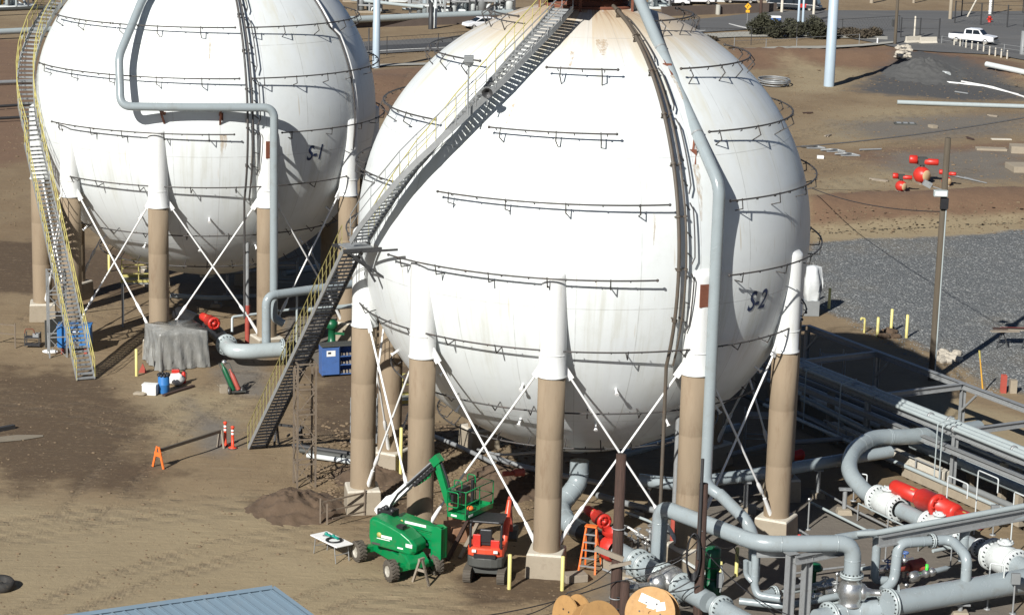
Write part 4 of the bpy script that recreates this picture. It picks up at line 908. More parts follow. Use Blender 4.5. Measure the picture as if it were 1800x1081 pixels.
# pipes lying low in the trench of the rack
for k, (o, r, z, s0, mt, l) in enumerate(((WN+.9, .24, .75, 15.2, SILV, 'fat grey pipe low in the rack trench, nearer of the pair'), (WN+1.5, .24, .75, 14.6, SILV, 'fat grey pipe low in the rack trench, farther of the pair'),
        (WN+2.1, .13, .8, 4, VALVEW, 'slim white pipe low in the rack trench'), (WN+2.9, .1, .7, 0, MGREY, 'thin grey pipe in the middle of the rack trench'), (WN+3.4, .12, .7, 0, DGREY, 'dark pipe in the middle of the rack trench'),
        (WN+4.2, .15, .7, 0, DGREY, 'dark pipe on the far side of the rack trench'), (WN-1.1, .09, .5, 6, SILV, 'thin pale pipe along the near edge of the rack trench'),
        (WN+.45, .11, -.2, 2, DGREY, 'dark pipe deep in the trench under the near beam'), (WN+1.2, .15, -.3, 3, MGREY, 'grey pipe deep in the trench below the fat pair'), (WN+2.5, .12, .2, 1, VALVEW, 'white pipe half way down the rack trench'), (WN+3.1, .2, .1, 0, MGREY, 'broad grey pipe deep in the middle of the trench'),
        (WN+3.8, .09, .9, 0, STEEL, 'thin bright pipe high over the middle of the trench'), (WN+4.6, .1, .2, 0, BLACKST, 'black pipe on the far side of the trench'), (WN+1.85, .08, 1.3, 0, STEEL, 'thin steel pipe hung below the rack beams'), (WN+2.8, .1, 1.5, 0, DGREY, 'dark pipe hung below the rack beams'))):
    a, b = RK(s0, o, z), RK(LR, o, z); t = thing('trench_pipe', l, 'pipe', Vector((a.x, a.y, 0)))
    mb = MB(); mb.tube([a, b], r, 12); mb.build('pipe_run', mt, t)
    for s in np.arange(s0+1.0, LR-4, 6.5):
        q = RK(s, o, 0); g = hgt(q.x, q.y); mb = MB(); mb.box(q+Vector((0, 0, (z-r+g)/2)), (.25, .3, z-r-g), RD); mb.build('sleeper', CONC, t)
a, b = RK(10.2, WN-.1, 0), RK(19.0, WN-.1, 0)
t = thing('trench_wall', 'pale concrete kerb wall beside the rack trench under the silver pipes', 'wall', a); mb = MB(); mb.bar(a+Vector((0, 0, .3)), b+Vector((0, 0, .3)), .5, .62); mb.build('wall', CONCW, t, bevel=.02)
mb = MB(); mb.tube([a+RN*-.4+Vector((0, 0, .75)), b+RN*-.4+Vector((0, 0, .75))], .03, 6)
for i in range(6): q = a.lerp(b, i/5)+RN*-.4; mb.bar(q, q+Vector((0, 0, .75)), .05, .05)
mb.build('cable_rail', STEEL, t)
a, b = RK(17.0, WN-.9, 0), RK(25.0, WN-.9, 0)
t = thing('trench_wall', 'tan timber edging along the near side of the rack trench', 'wall', a); mb = MB(); mb.bar(a+Vector((0, 0, .22)), b+Vector((0, 0, .22)), .35, .5); mb.build('wall', CONC, t, bevel=.02)
for i, (s, l) in enumerate(((9.2, 'thin bent conduit standing by the rack near the big pipe bend'), (12.0, 'thin bent conduit standing in front of the big pipe bend'), (19.2, 'pair of thin conduits dropping from the rack near its column'))):
    a = RK(s, WN-1.0, .1); t = thing('drop_conduit', l, 'conduit', a)
    for k in range(2 if i == 2 else 1):
        o_ = RD*.35*k; mb = MB(); mb.tube(rnd([a+o_, a+o_+Vector((0, 0, 2.9)), a+o_+RN*.9+Vector((0, 0, 3.05))], .12, 4), .03, 8); mb.build('conduit', SILV, t)
# the shaded valves under the far side of the sphere
actuator('dim red actuator in the sphere shade beside the right leg', G(1400, 800, 1.2), (G(1440, 792, 1.2)-G(1400, 800, 1.2)), .75)
actuator('dim red actuator in deep shade behind the front leg', G(912, 830, 1.2), (1, .4, 0), .55, mat=REDD)

# --- piping at the farther sphere
zS = .95
s0_, s1_, s2_, s3_ = G(372, 578, zS), G(398, 606, zS), G(424, 617, zS), G(500, 614, zS)
pipeline('black wrapped outlet pipe of the farther sphere behind the covered crate', [G(315, 552, zS), s0_, s1_-(s1_-s0_)*.1], .42, mat=BLACKP, n=16)
pipeline('fat pale grey elbow pipe with white flanges by the green cylinder cart', [s1_, G(408, 617, zS), s2_+Vector((.4, -.1, 0)), s3_], .40, n=18, mat=SILV, flanges=[(s1_, (s1_-s0_)), (s3_-Vector((.1, 0, 0)), (s3_-s2_))])
v0 = G(468, 612, zS); v1 = Vector((v0.x, v0.y, 3.75)); v2 = G(556, 508, 3.75)
pipeline('grey pipe rising from the fat elbow and bending over behind the dark stairs', [v0, v1, v2, v2+(v2-v1)*.75], .235, rad=.55, n=16)
a, b = G(408, 557, 1.6), G(560, 538, 1.9)
pipeline('thin pale pipe rail above the fat elbow', [G(408, 585, .8), a, b], .07, rad=.15, mat=SILV)
a = G(522, 514, 3.6); pipeline('thin grey drop pipe beside the dark stairs', [a, Vector((a.x, a.y, .9))], .06, mat=SILV)
pipeline('thin grey pipe on legs passing behind the left leg of the nearer sphere', [G(540, 545, 2.2), G(650, 535, 2.2)], .13, mat=SILV)
actuator('bright red actuator behind the covered crate by the farther sphere', G(372, 566, 1.9), G(390, 577, 1.9)-G(355, 555, 1.9), 1.05)
p = GG(435, 606); h = HT(p, 434, 180); t = thing('standpipe', 'thin grey standpipe with a dull red foot in front of the farther sphere', 'pipe', p)
mb = MB(); mb.cyl(p+Vector((0, 0, 2.2)), p+Vector((0, 0, h)), .1, n=10); mb.build('pipe_run', STEEL, t); mb = MB(); mb.cyl(p, p+Vector((0, 0, 2.2)), .14, n=12); mb.lathe([(.26, .0), (.26, .08)], p); mb.build('foot', REDD, t)
p = GG(1183, 962); h = HT(p, 1188, 640); t = thing('standpipe', 'grey standpipe with a pinkish red foot beside the front right leg', 'pipe', p)
mb = MB(); mb.cyl(p+Vector((0, 0, 1.9)), p+Vector((0, 0, h)), .12, n=10); mb.build('pipe_run', STEEL, t); mb = MB(); mb.cyl(p, p+Vector((0, 0, 1.9)), .14, n=12); mb.build('foot', REDD, t)
p = GG(1196, 968); h = HT(p, 1199, 640); t = thing('standpipe', 'dark thin standpipe close beside the front right leg', 'pipe', p)
mb = MB(); mb.cyl(p, p+Vector((0, 0, h)), .07, n=10); mb.build('pipe_run', BROWNST, t)
for i, (u, v, l) in enumerate(((583, 560, 'dark green pump head behind the navy tool cabinet'), (498+127, 560, 'small dark green mushroom valve beside the left leg'))):
    p = GG(u, v+62); t = thing('pump', l, 'pump', p); h = HT(p, u, v)
    mb = MB(); k = 1 if i == 0 else .45
    mb.lathe([(.5*k, 0), (.52*k, .3), (.45*k, .55), (.2*k, .7), (.2*k, h-.5*k), (.32*k, h-.45*k), (.32*k, h-.15*k), (.15*k, h)], p, n=18); mb.build('body', GREEND, t)
    mb = MB(); mb.bar(p+Vector((0, 0, h*.6)), p+Vector((.7*k, -.2, h*.62)), .12, .12); mb.build('outlet', GREEND, t)

# --- small bore lines, stands and pipes that crowd the yard
YARD = [([(1452, 1062, .4), (1520, 1050, .5), (1560, 1048, .6)], .07), ([(1505, 1000, .5), (1560, 995, .6), (1600, 1002, .7)], .09), ([(1600, 1070, .3), (1700, 1052, .3), (1800, 1042, .3)], .06), ([(1640, 968, .5), (1690, 958, .5), (1740, 955, .5)], .08),
        ([(1100, 900, .3), (1140, 915, .35), (1180, 935, .35), (1235, 965, .3)], .06), ([(1060, 1000, .15), (1110, 1020, .15), (1150, 1040, .15)], .05), ([(1380, 1010, .3), (1450, 1000, .3), (1520, 992, .3)], .05), ([(1420, 880, .3), (1470, 905, .3), (1530, 935, .3)], .06),
        ([(1440, 860, .35), (1500, 895, .35), (1600, 945, .35)], .05), ([(1700, 960, .6), (1735, 968, .6), (1735, 985, .6)], .07), ([(1300, 880, .3), (1360, 905, .25), (1420, 940, .25)], .05)]
YL = ['low thin pipe between the globe valve and the header', 'thin pipe inside the loop pipe behind the drop pipes', 'thin pipe along the ground in front of the fat header', 'thin pipe under the far right white valve', 'low thin pipe passing behind the flanged line to the coiled post', 'thin pipe on the ground behind the wooden reels',
      'thin ground pipe behind the support columns', 'thin ground pipe from the right leg towards the white valves', 'second thin ground pipe from the right leg towards the white valves', 'short bent pipe under the long beam', 'thin ground pipe under the large loop pipe']
for (px, r), l in zip(YARD, YL): pipeline(l, [G(*q) for q in px], r, n=8, rad=.2, mat=SILV if r > .055 else STEEL)
def stand(label, u, v, vt, head):
    p = GG(u, v); h = HT(p, u, vt); t = thing('instrument_stand', label, 'instrument', p)
    mb = MB(); mb.cyl(p, p+Vector((0, 0, h)), .035, n=8); mb.lathe([(.14, 0), (.14, .03), (0, .03)], p, n=10); mb.build('stand_pipe', STEEL, t)
    if head == 'gauge': mb = MB(); mb.lathe([(0, -.03), (.085, -.03), (.085, .03), (0, .03)], p+Vector((0, -.05, h+.06)), (.2, -1, .2), 16); mb.build('gauge', CHROME, t)
    elif head == 'box': mb = MB(); mb.box(p+Vector((0, -.06, h-.1)), (.34, .2, .42)); mb.build('junction_box', MGREY, t, bevel=.02)
    else: mb = MB(); mb.tube(rnd([p+Vector((0, 0, h)), p+Vector((0, 0, h+.25)), p+Vector((.5, -.2, h+.25)), p+Vector((.5, -.2, h-.3))], .08, 4), .03, 8); mb.build('bent_tube', VALVEW, t)
for u, v, vt, hd, l in ((1468, 1075, 1010, 'gauge', 'white gauge stand in front of the globe valve'), (1556, 985, 940, 'box', 'junction box stand under the long beam'), (1590, 1078, 1030, 'gauge', 'white gauge stand in front of the header flange'), (1735, 1070, 1000, 'tube', 'bent tube stand in front of the header at the right'), (1780, 1078, 1010, 'box', 'junction box stand at the bottom right corner'),
        (1140, 900, 860, 'gauge', 'small gauge stand behind the flanged line'), (1320, 930, 890, 'box', 'junction box stand left of the right leg footing'), (1500, 880, 840, 'tube', 'bent tube stand beside the big pipe bend'), (1420, 930, 880, 'gauge', 'gauge stand on the grey ground right of the leg footing'), (1745, 940, 890, 'box', 'junction box stand beyond the long beam'), (1610, 920, 880, 'tube', 'bent tube stand beside the white valves')): stand(l, u, v, vt, hd)
# equipment in the shade under the spheres
UND = [([(860, 800, .6), (900, 815, .6), (960, 830, .6), (1060, 850, .6)], .12, STEEL, 'pale pipe curving through the shade behind the central leg'), ([(760, 765, .5), (820, 790, .5), (870, 815, .5)], .10, STEEL, 'thin pipe in the shade right of the second leg'), ([(1050, 870, .4), (1120, 890, .4), (1190, 905, .4)], .14, MGREY, 'grey pipe in shade behind the red actuator'),
       ([(1090, 800, 1.2), (1200, 770, 1.2), (1300, 750, 1.2)], .18, GREYP, 'grey pipe in deep shade under the far side of the nearer sphere'), ([(1280, 800, .5), (1360, 780, .5), (1500, 770, .5)], .12, MGREY, 'thin grey pipe in shade behind the right leg'), ([(1410, 700, 1.0), (1480, 735, 1.0), (1560, 775, 1.0)], .16, GREYP, 'grey pipe in shade along the near side of the rack'),
       ([(1410, 730, .5), (1470, 760, .5), (1500, 775, .5)], .1, MGREY, 'thin pipe in shade along the near side of the rack'), ([(310, 470, 1.5), (400, 480, 1.5), (520, 470, 1.5)], .12, STEEL, 'pipe in deep shade under the farther sphere'), ([(300, 520, .5), (380, 525, .5), (460, 520, .5), (590, 500, .5)], .14, GREYP, 'grey pipe in shade under the farther sphere'), ([(500, 480, 1.0), (560, 470, 1.0), (620, 465, 1.0)], .2, GREYP, 'grey pipe in shade right of the farther sphere legs'),
       ([(1000, 790, 2.2), (880, 800, 2.0), (840, 790, 1.6)], .06, STEEL, 'thin curved pipe under the belly of the nearer sphere')]
for px, r, m_, l in UND: pipeline(l, [G(*q) for q in px], r, n=10, rad=.6, mat=m_, supports=[G(*px[1])] if r > .11 else ())
for i, (u, v, l) in enumerate(((640, 775, 'scaffold frame in shade between the two left legs'), (1330, 800, 'scaffold frame in shade behind the right leg'), (505, 520, 'scaffold frame in shade under the farther sphere'), (1460, 690, 'scaffold frame in shade beside the rack'))):
    p = GG(u, v); t = thing('scaffold_frame', l, 'scaffold', p); h = 2.2
    for x in (-.6, .6):
        for y in (-.4, .4): mb = MB(); mb.cyl(p+Vector((x, y, 0)), p+Vector((x, y, h)), .035, n=6); mb.build('upright', STEEL, t)
    for z in (.9, 1.9):
        mb = MB(); mb.tube([p+Vector((x, y, z)) for x, y in ((-.6, -.4), (.6, -.4), (.6, .4), (-.6, .4))], .03, 6, closed=True); mb.build('ledger', STEEL, t)
    mb = MB(); mb.box(p+Vector((0, 0, 1.95)), (1.3, .8, .05)); mb.build('platform_board', WOODP, t)
# ================================================================ MACHINES
def wheel(parent, p, ax, r, w, tread=18, mat=None):
    """tyre with lugs, rim as sub-part"""
    p, A = Vector(p), Vector(ax).normalized(); N = A.cross(Vector((0, 0, 1))).normalized(); B = N.cross(A)
    mb = MB(); mb.lathe([(r*.55, -w*.5), (r*.8, -w*.52), (r*.93, -w*.44), (r*.95, 0), (r*.93, w*.44), (r*.8, w*.52), (r*.55, w*.5)], p, A, 32)
    for j in range(tread):
        for s in (-1, 1):
            a = 2*pi*(j+.5*(s > 0))/tread; d = N*cos(a)+B*sin(a); tt = (-N*sin(a)+B*cos(a)); mb.box(p+d*r*.955+A*s*w*.23, (w*.5, r*.14, r*.1), (A*1.0+tt*.55*s), None if False else d.cross(A*1.0+tt*.55*s))
    ty = mb.build('wheel', mat or TYRE, parent)
    mb = MB(); mb.lathe([(0, w*.3), (r*.22, w*.3), (r*.25, w*.36), (r*.3, w*.25), (r*.5, w*.28), (r*.58, w*.46)], p, A, 24); mb.build('rim', M('dusty_rim', (.36, .34, .29), .5, var=.2, scale=5, dirt=(.2, .16, .11), damt=.6), ty)
    mb = MB(); mb.lathe([(r*.57, -w*.4), (.05, -w*.3), (0, -w*.3)], p, A, 16); mb.build('rim_back', GREEND if mat is None else DGREY, ty)
    return ty
def boom_lift():
    C = Vector((-4.25, 85.45, 0)); e1 = Vector((.545, -.838, 0)); e2 = Vector((.88, .475, 0))
    t = thing('boom_lift', 'green articulating boom lift with white boom section and empty basket', 'boom lift', C)
    for a in (-1.28, 1.28):
        for b in (-.95, .95):
            wheel(t, C+e1*a+e2*b+Vector((0, 0, .42)), e2*(-1 if b < 0 else 1), .43, .36)
    mb = MB(); mb.box(C+Vector((0, 0, .62)), (2.3, .85, .42), e1); mb.prism([(1.0, .45), (1.75, .5), (1.75, .75), (1.35, .98), (.9, .98)], C-e2*.45, e1, Vector((0, 0, 1)), -.9, 0)
    for a in (-1.28, 1.28): mb.box(C+e1*a+Vector((0, 0, .5)), (.3, 1.7, .26), e1)
    mb.build('chassis', GREEN, t, bevel=.03)
    mb = MB(); mb.lathe([(.5, .82), (.5, .97)], C, n=20); mb.build('slew_ring', BLACKP, t)
    HL, HR = G(648, 959, .95), G(728, 978, .95); u = (HR-HL); L = u.length; u.normalize(); u.z = 0; v = Vector((-u.y, u.x, 0)); HL.z = 0
    def T(s, w, z): return HL+u*s+v*w+Vector((0, 0, z))
    prof = [(0, 1.0), (L-.15, .92), (L, 1.1), (L+.02, 1.35), (L-.18, 1.55), (L*.72, 1.78), (L*.42, 1.98), (.3, 2.12), (.06, 2.12), (-.06, 1.98), (-.08, 1.3)]
    mb = MB(); n = len(prof); vs = []
    for w, k in ((0.0, .90), (.14, 1.0), (.75, 1.0), (.85, .97)):
        cx, cz = L/2, 1.5
        vs += [T(cx+(x-cx)*k, w, cz+(z-cz)*k) for x, z in prof]
    fs = [tuple(range(n)), tuple(range(4*n-1, 3*n-1, -1))]+[(r*n+(i+1) % n, r*n+i, (r+1)*n+i, (r+1)*n+(i+1) % n) for r in range(3) for i in range(n)]
    mb.add(vs, fs); hood = mb.build('hood', GREEN, t, bevel=.05, seg=3)
    mb = MB(); mb.box(T(L*.62, .3, 1.93), (.3, .28, .12), u, v); mb.build('air_intake', BLACKP, hood)
    mb = MB(); mb.box(T(.85, -.004, 1.47), (.5, .02, .11), u, v); mb.box(T(.7, -.003, 1.36), (.62, .02, .03), u, v); mb.build('decal', PAPER, hood); mb = MB(); mb.box(T(1.5, .0, 1.16), (.26, .03, .06), u, v); mb.build('decal', PAPER, hood); mb = MB(); mb.box(T(L-.25, .02, 1.33), (.3, .06, .14), u, v); mb.build('decal', PAPER, hood)
    mb = MB(); mb.lathe([(0, -.01), (.11, -.01), (.11, .01)], T(.5, 0.0, 1.5), v, 14); mb.build('round_emblem', YEL, hood)
    mb = MB(); mb.box(T(.35, -.003, 1.12), (.4, .02, .08), u, v); mb.build('mesh_panel', DGREY, hood)
    # other side hood
    mb = MB(); mb.prism([(.1, 1.0), (2.1, .98), (2.1, 1.4), (1.5, 1.7), (.2, 1.85)], T(0, 0, 0), u, Vector((0, 0, 1)), -2.1, -1.45); mb.build('hood', GREEN, t, bevel=.06)
    # folded tower boom
    mb = MB()
    for i, (z, s0, s1) in enumerate(((1.12, .3, 2.62), (1.45, .2, 2.66), (1.80, .1, 2.66))): mb.bar(T(s0, 1.15, z), T(s1, 1.15, z), .24, .26)
    for i, (z, s0, s1) in enumerate(((1.28, .8, 2.55), (1.62, .6, 2.55))): mb.bar(T(s0, 1.15, z), T(s1, 1.15, z-.02), .12, .06)
    tb = mb.build('tower_boom', GREEN, t, bevel=.015)
    mb = MB(); mb.prism([(2.3, .72), (2.78, .68), (2.78, 1.92), (2.6, 2.0), (2.35, 1.95)], T(0, 1.33, 0), u, Vector((0, 0, 1)), 0, .07); mb.prism([(2.3, .72), (2.78, .68), (2.78, 1.92), (2.6, 2.0), (2.35, 1.95)], T(0, .98, 0), u, Vector((0, 0, 1)), -.0, .07); mb.bar(T(2.76, .97, 1.3), T(2.76, 1.38, 1.3), 1.2, .03, u); mb.build('end_link', GREEN, t, bevel=.01)
    mb = MB(); mb.box(T(1.5, 1.02, 1.86), (1.0, .02, .1), u, v); mb.build('decal', PAPER, tb); mb = MB(); mb.box(T(1.85, 1.02, 1.15), (.5, .02, .08), u, v); mb.build('decal', PAPER, tb)
    mb = MB(); mb.lathe([(0, -.012), (.06, -.012), (.06, .01)], T(.85, 1.02, 1.86), v, 12); mb.build('round_emblem', YEL, tb); mb = MB(); mb.lathe([(0, -.012), (.06, -.012), (.06, .01)], T(1.5, 1.02, 1.16), v, 12); mb.build('round_emblem', YEL, tb)
    mb = MB(); mb.box(T(2.55, .96, 1.5), (.12, .04, .3), u, v); mb.build('slot', BLACKP, tb)
    # main boom
    b0, b1 = T(-.2, 1.15, 2.1), T(2.38, 1.15, 4.62); d = (b1-b0).normalized(); q = b0+d*1.75
    nrm = v.cross(d).normalized()
    mb = MB(); mb.bar(b0-d*.25, q, .26, .32, nrm); mb.prism([(-.25, -.2), (.6, -.26), (1.3, .0), (.2, .1)], b0, d, nrm, -.1, .1); mb.build('boom_section', VALVEW if False else WHITE, t, bevel=.02)
    mb = MB(); mb.bar(q, b1, .18, .2, nrm); mb.build('inner_boom_section', STEEL, t)
    mb = MB(); mb.bar(q+d*.35+nrm*.17-v*.1, b1-d*.35+nrm*.2-v*.1, .06, .05, nrm); mb.bar(b0+d*.9+nrm*.18-v*.12, b1-d*.2+nrm*.1-v*.12, .05, .05, nrm); mb.tube([T(.15, 1.1, 2.05), T(.35, 1.0, 2.45), b0+d*1.2-v*.14, b1-d*.3-v*.12, b1+nrm*.2-v*.05], .045, 8)
    for k in range(7): mb.box(b0+d*(2.1+k*.2)+nrm*.16-v*.05, (.1, .22, .16), d, v)
    mb.build('hose_carrier', BLACKP, t)
    mb = MB(); mb.bar(b1-d*1.45+nrm*.22+v*.02, b1-d*.75+nrm*.3+v*.02, .08, .07, nrm); mb.bar(b1-d*.8+nrm*.28, b1-d*.2+nrm*.1, .07, .07, nrm); mb.bar(b1-d*.25, b1+d*.16, .3, .34, nrm); mb.build('boom_head', GREEN, t)
    mb = MB()
    for k in range(5): mb.ball(T(-.15+k*.14, .98+.03*(k % 2), 2.1+.09*(k % 3)), .12, 8, 6)
    mb.box(T(.1, 1.15, 2.05), (.7, .5, .3), u, v); mb.build('hydraulic_knuckle', BLACKP, t)
    # jib and basket
    j1 = b1+u*.6+Vector((0, 0, -1.62)); dj = (j1-b1).normalized(); nj = v.cross(dj)
    mb = MB(); mb.bar(b1-dj*.1, j1, .2, .2, nj); mb.bar(b1+dj*.1+nj*.2, j1+nj*.16, .07, .07, nj); mb.build('jib', GREEN, t, bevel=.01)
    mb = MB(); mb.tube([b1-nj*.12, b1+dj*.8-nj*.2, j1-nj*.16, j1+u*.15], .05, 8); mb.build('jib_hose', BLACKP, t)
    f0 = j1+u*.12+Vector((0, 0, -.48)); LW, LD_ = 1.95, .82
    def K(a, b, z): return f0+u*a+v*(b-.3)+Vector((0, 0, z))
    mb = MB(); mb.box(K(LD_/2, LW/2, .04), (LD_, LW, .06), u, v)
    for a, b, la, lb in ((0, LW/2, .03, LW), (LD_, LW/2, .03, LW), (LD_/2, 0, LD_-.06, .03), (LD_/2, LW, LD_-.06, .03)): mb.box(K(a, b, .12), (la, lb, .2), u, v)
    bk = mb.build('basket', GREEN, t)
    mb = MB()
    for a, b in ((0, 0), (LD_, 0), (LD_, LW), (0, LW), (LD_, LW/2), (0, LW/2)): mb.tube([K(a, b, .2), K(a, b, 1.12)], .024, 8)
    for z in (.62, 1.12): mb.tube([K(0, 0, z), K(LD_, 0, z), K(LD_, LW, z), K(0, LW, z)], .024, 8, closed=True)
    for b in (.35, 1.3): mb.tube(rnd([K(.05, b, 1.12), K(.05, b, 1.42), K(.4, b, 1.42), K(.4, b, 1.12)], .1, 4), .022, 8)
    mb.tube(rnd([K(-.02, -.04, .45), K(-.02, -.04, 1.05), K(.5, -.04, 1.05), K(.5, -.04, .45), K(0, -.04, .45)], .1, 4), .025, 8)
    mb.build('guard_rail', GREEN, bk)
    mb = MB(); mb.box(K(.1, .9, .85), (.25, .6, .3), u, v); mb.box(K(.05, .35, .7), (.12, .3, .5), u, v); mb.box(K(.25, 1.35, .75), (.1, .1, .9), u, v); mb.build('control_box', BLACKP, bk)
    mb = MB(); mb.box(K(LD_+.02, .35, .12), (.01, .28, .08), u, v); mb.build('decal', PAPER, bk); mb = MB(); mb.box(K(.3, -.02, .12), (.26, .012, .07), u, v); mb.build('decal', PAPER, bk)
    mb = MB(); mb.ball(K(.45, .9, .2), .14, 10, 8, (1, 1, .7)); o = mb.build('tool_bag', ORANGE); tag(o, 'small orange tool bag lying in the green basket', 'bag')
    return t
boom_lift()
def excavator():
    h = Vector((sin(radians(8)), cos(radians(8)), 0)); s = Vector((h.y, -h.x, 0)); r = (G(818, 1026)+G(880, 1034))/2; C = r+h*.95; C.z = .04
    t = thing('mini_excavator', 'orange red mini excavator seen from behind with black canopy', 'excavator', C)
    def E(a, b, z): return C+s*a+h*b+Vector((0, 0, z))
    for a in (-.66, .66):
        prof = []; n = 8
        for i in range(n+1): g = -pi/2-pi*i/n; prof.append((-.68+cos(g)*.26, .27+sin(g)*.26))
        for i in range(n+1): g = pi/2-pi*i/n; prof.append((.68+cos(g)*.26, .27+sin(g)*.26))
        mb = MB(); mb.prism(prof, E(a, 0, 0), h, Vector((0, 0, 1)), -.15, .15)
        for i in range(16):
            y = -.72+i*.096; mb.box(E(a, y, .53), (.3, .05, .035), s, h); mb.box(E(a, y, .005), (.3, .05, .03), s, h)
        for g in range(7):
            q = pi/2+pi*(g+.5)/7; mb.box(E(a, -.68+cos(q)*.265, .27+sin(q)*.265), (.3, .05, .035), s, h*(-sin(q))+Vector((0, 0, cos(q))))
        tr = mb.build('crawler_track', TYRE, t)
        mb = MB()
        for b in (-.62, -.2, .2, .62): mb.cyl(E(a-.17, b, .27), E(a+.17, b, .27), .15 if abs(b) > .5 else .09, n=14)
        mb.build('track_roller', DGREY, tr)
    mb = MB(); mb.box(E(0, 0, .42), (1.0, .9, .22), s, h); mb.lathe([(.36, .5), (.36, .64)], C, n=18); mb.build('undercarriage', DGREY, t)
    def arc(rad, y0, z0, z1, hw, dep):
        P = [(hw, .45), (hw, y0)]
        for i in range(9): g = pi*i/8; P.append((hw*cos(g), y0-dep*sin(g)*(.75 if 0 < i < 8 else 1)))
        P += [(-hw, y0), (-hw, .45)]; return P
    mb = MB(); mb.prism(arc(0, -.45, 0, 0, .70, .42), E(0, 0, 0), s, h, .62, 1.02); mb.build('counterweight', DGREY, t, bevel=.05)
    mb = MB(); mb.prism(arc(0, -.4, 0, 0, .70, .36), E(0, 0, 0), s, h, 1.02, 1.38); body = mb.build('engine_hood', RED if False else M('orange_red_paint', (.60, .07, .03), .4, var=.12), t, bevel=.06, seg=3)
    mb = MB(); mb.box(E(0, -.72, 1.09), (.85, .1, .14), s, h); mb.build('grille', BLACKP, body)
    for a in (-.42, .42): mb = MB(); mb.box(E(a, -.70, 1.28), (.16, .06, .1), s, h); mb.build('rear_lamp', REDLT, body)
    mb = MB(); mb.prism([(.68, .5), (.68, -.25), (-.68, -.25), (-.68, .5)], E(0, 0, 0), s, h, 1.0, 1.1); mb.build('floor', BLACKP, t)
    mb = MB(); mb.box(E(-.02, -.12, 1.5), (.52, .5, .2), s, h); mb.box(E(-.02, -.34, 1.8), (.48, .14, .55), s, h); mb.build('seat', BLACKP, t, bevel=.05)
    mb = MB(); mb.box(E(-.36, -.45, 1.62), (.3, .05, .5), s, h); mb.box(E(.36, -.45, 1.5), (.34, .06, .35), s, h); mb.box(E(-.4, .1, 1.5), (.16, .4, .3), s, h); mb.build('side_panel', RED, t, bevel=.02)
    mb = MB()
    for a in (-.6, .6): mb.tube(rnd([E(a, -.5, 1.35), E(a, -.46, 2.3), E(a*.9, .35, 2.36)], .12, 4), .05, 8)
    mb.build('canopy_post', BLACKP, t)
    mb = MB(); mb.prism([(.66, .6), (.66, -.5), (.5, -.58), (-.5, -.58), (-.66, -.5), (-.66, .6)], E(0, 0, 0), s, h, 2.36, 2.45); mb.build('canopy', BLACKP, t, bevel=.03)
    mb = MB(); mb.cyl(E(-.78, -.3, 2.45), E(-.78, -.3, 2.72), .06, n=8); mb.box(E(-.78, -.35, 2.62), (.14, .06, .3), s, h); mb.bar(E(-.66, -.3, 2.4), E(-.78, -.3, 2.5), .04, .04); mb.build('mirror', BLACKP, t)
    o0, o1, o2, o3 = E(.55, .55, 1.0), E(.58, .95, 1.9), E(.62, 1.35, 2.75), E(.64, 2.0, 1.3)
    OR = M('orange_red_paint', (.60, .07, .03))
    mb = MB(); mb.tube([o0, o1, o2], [.13, .15, .09], 8); mb.build('boom', OR, t, bevel=0)
    mb = MB(); mb.bar(o2+Vector((0, 0, .1)), o3, .12, .16); mb.build('arm', REDD, t)
    mb = MB(); mb.cyl(o0+h*.25, o1+h*.2, .05, n=8); mb.build('boom_cylinder', CHROME, t)
    mb = MB(); mb.prism([(0, 0), (.45, .1), (.5, -.35), (.1, -.5), (-.12, -.3)], o3, h, Vector((0, 0, 1)), -.22, .22); mb.build('bucket', DGREY, t)
    mb = MB(); mb.box(E(0, 1.15, .3), (1.4, .08, .34), s, h); mb.bar(E(-.4, .3, .35), E(-.4, 1.15, .3), .1, .1); mb.bar(E(.4, .3, .35), E(.4, 1.15, .3), .1, .1); mb.build('dozer_blade', OR, t)
    return t
excavator()
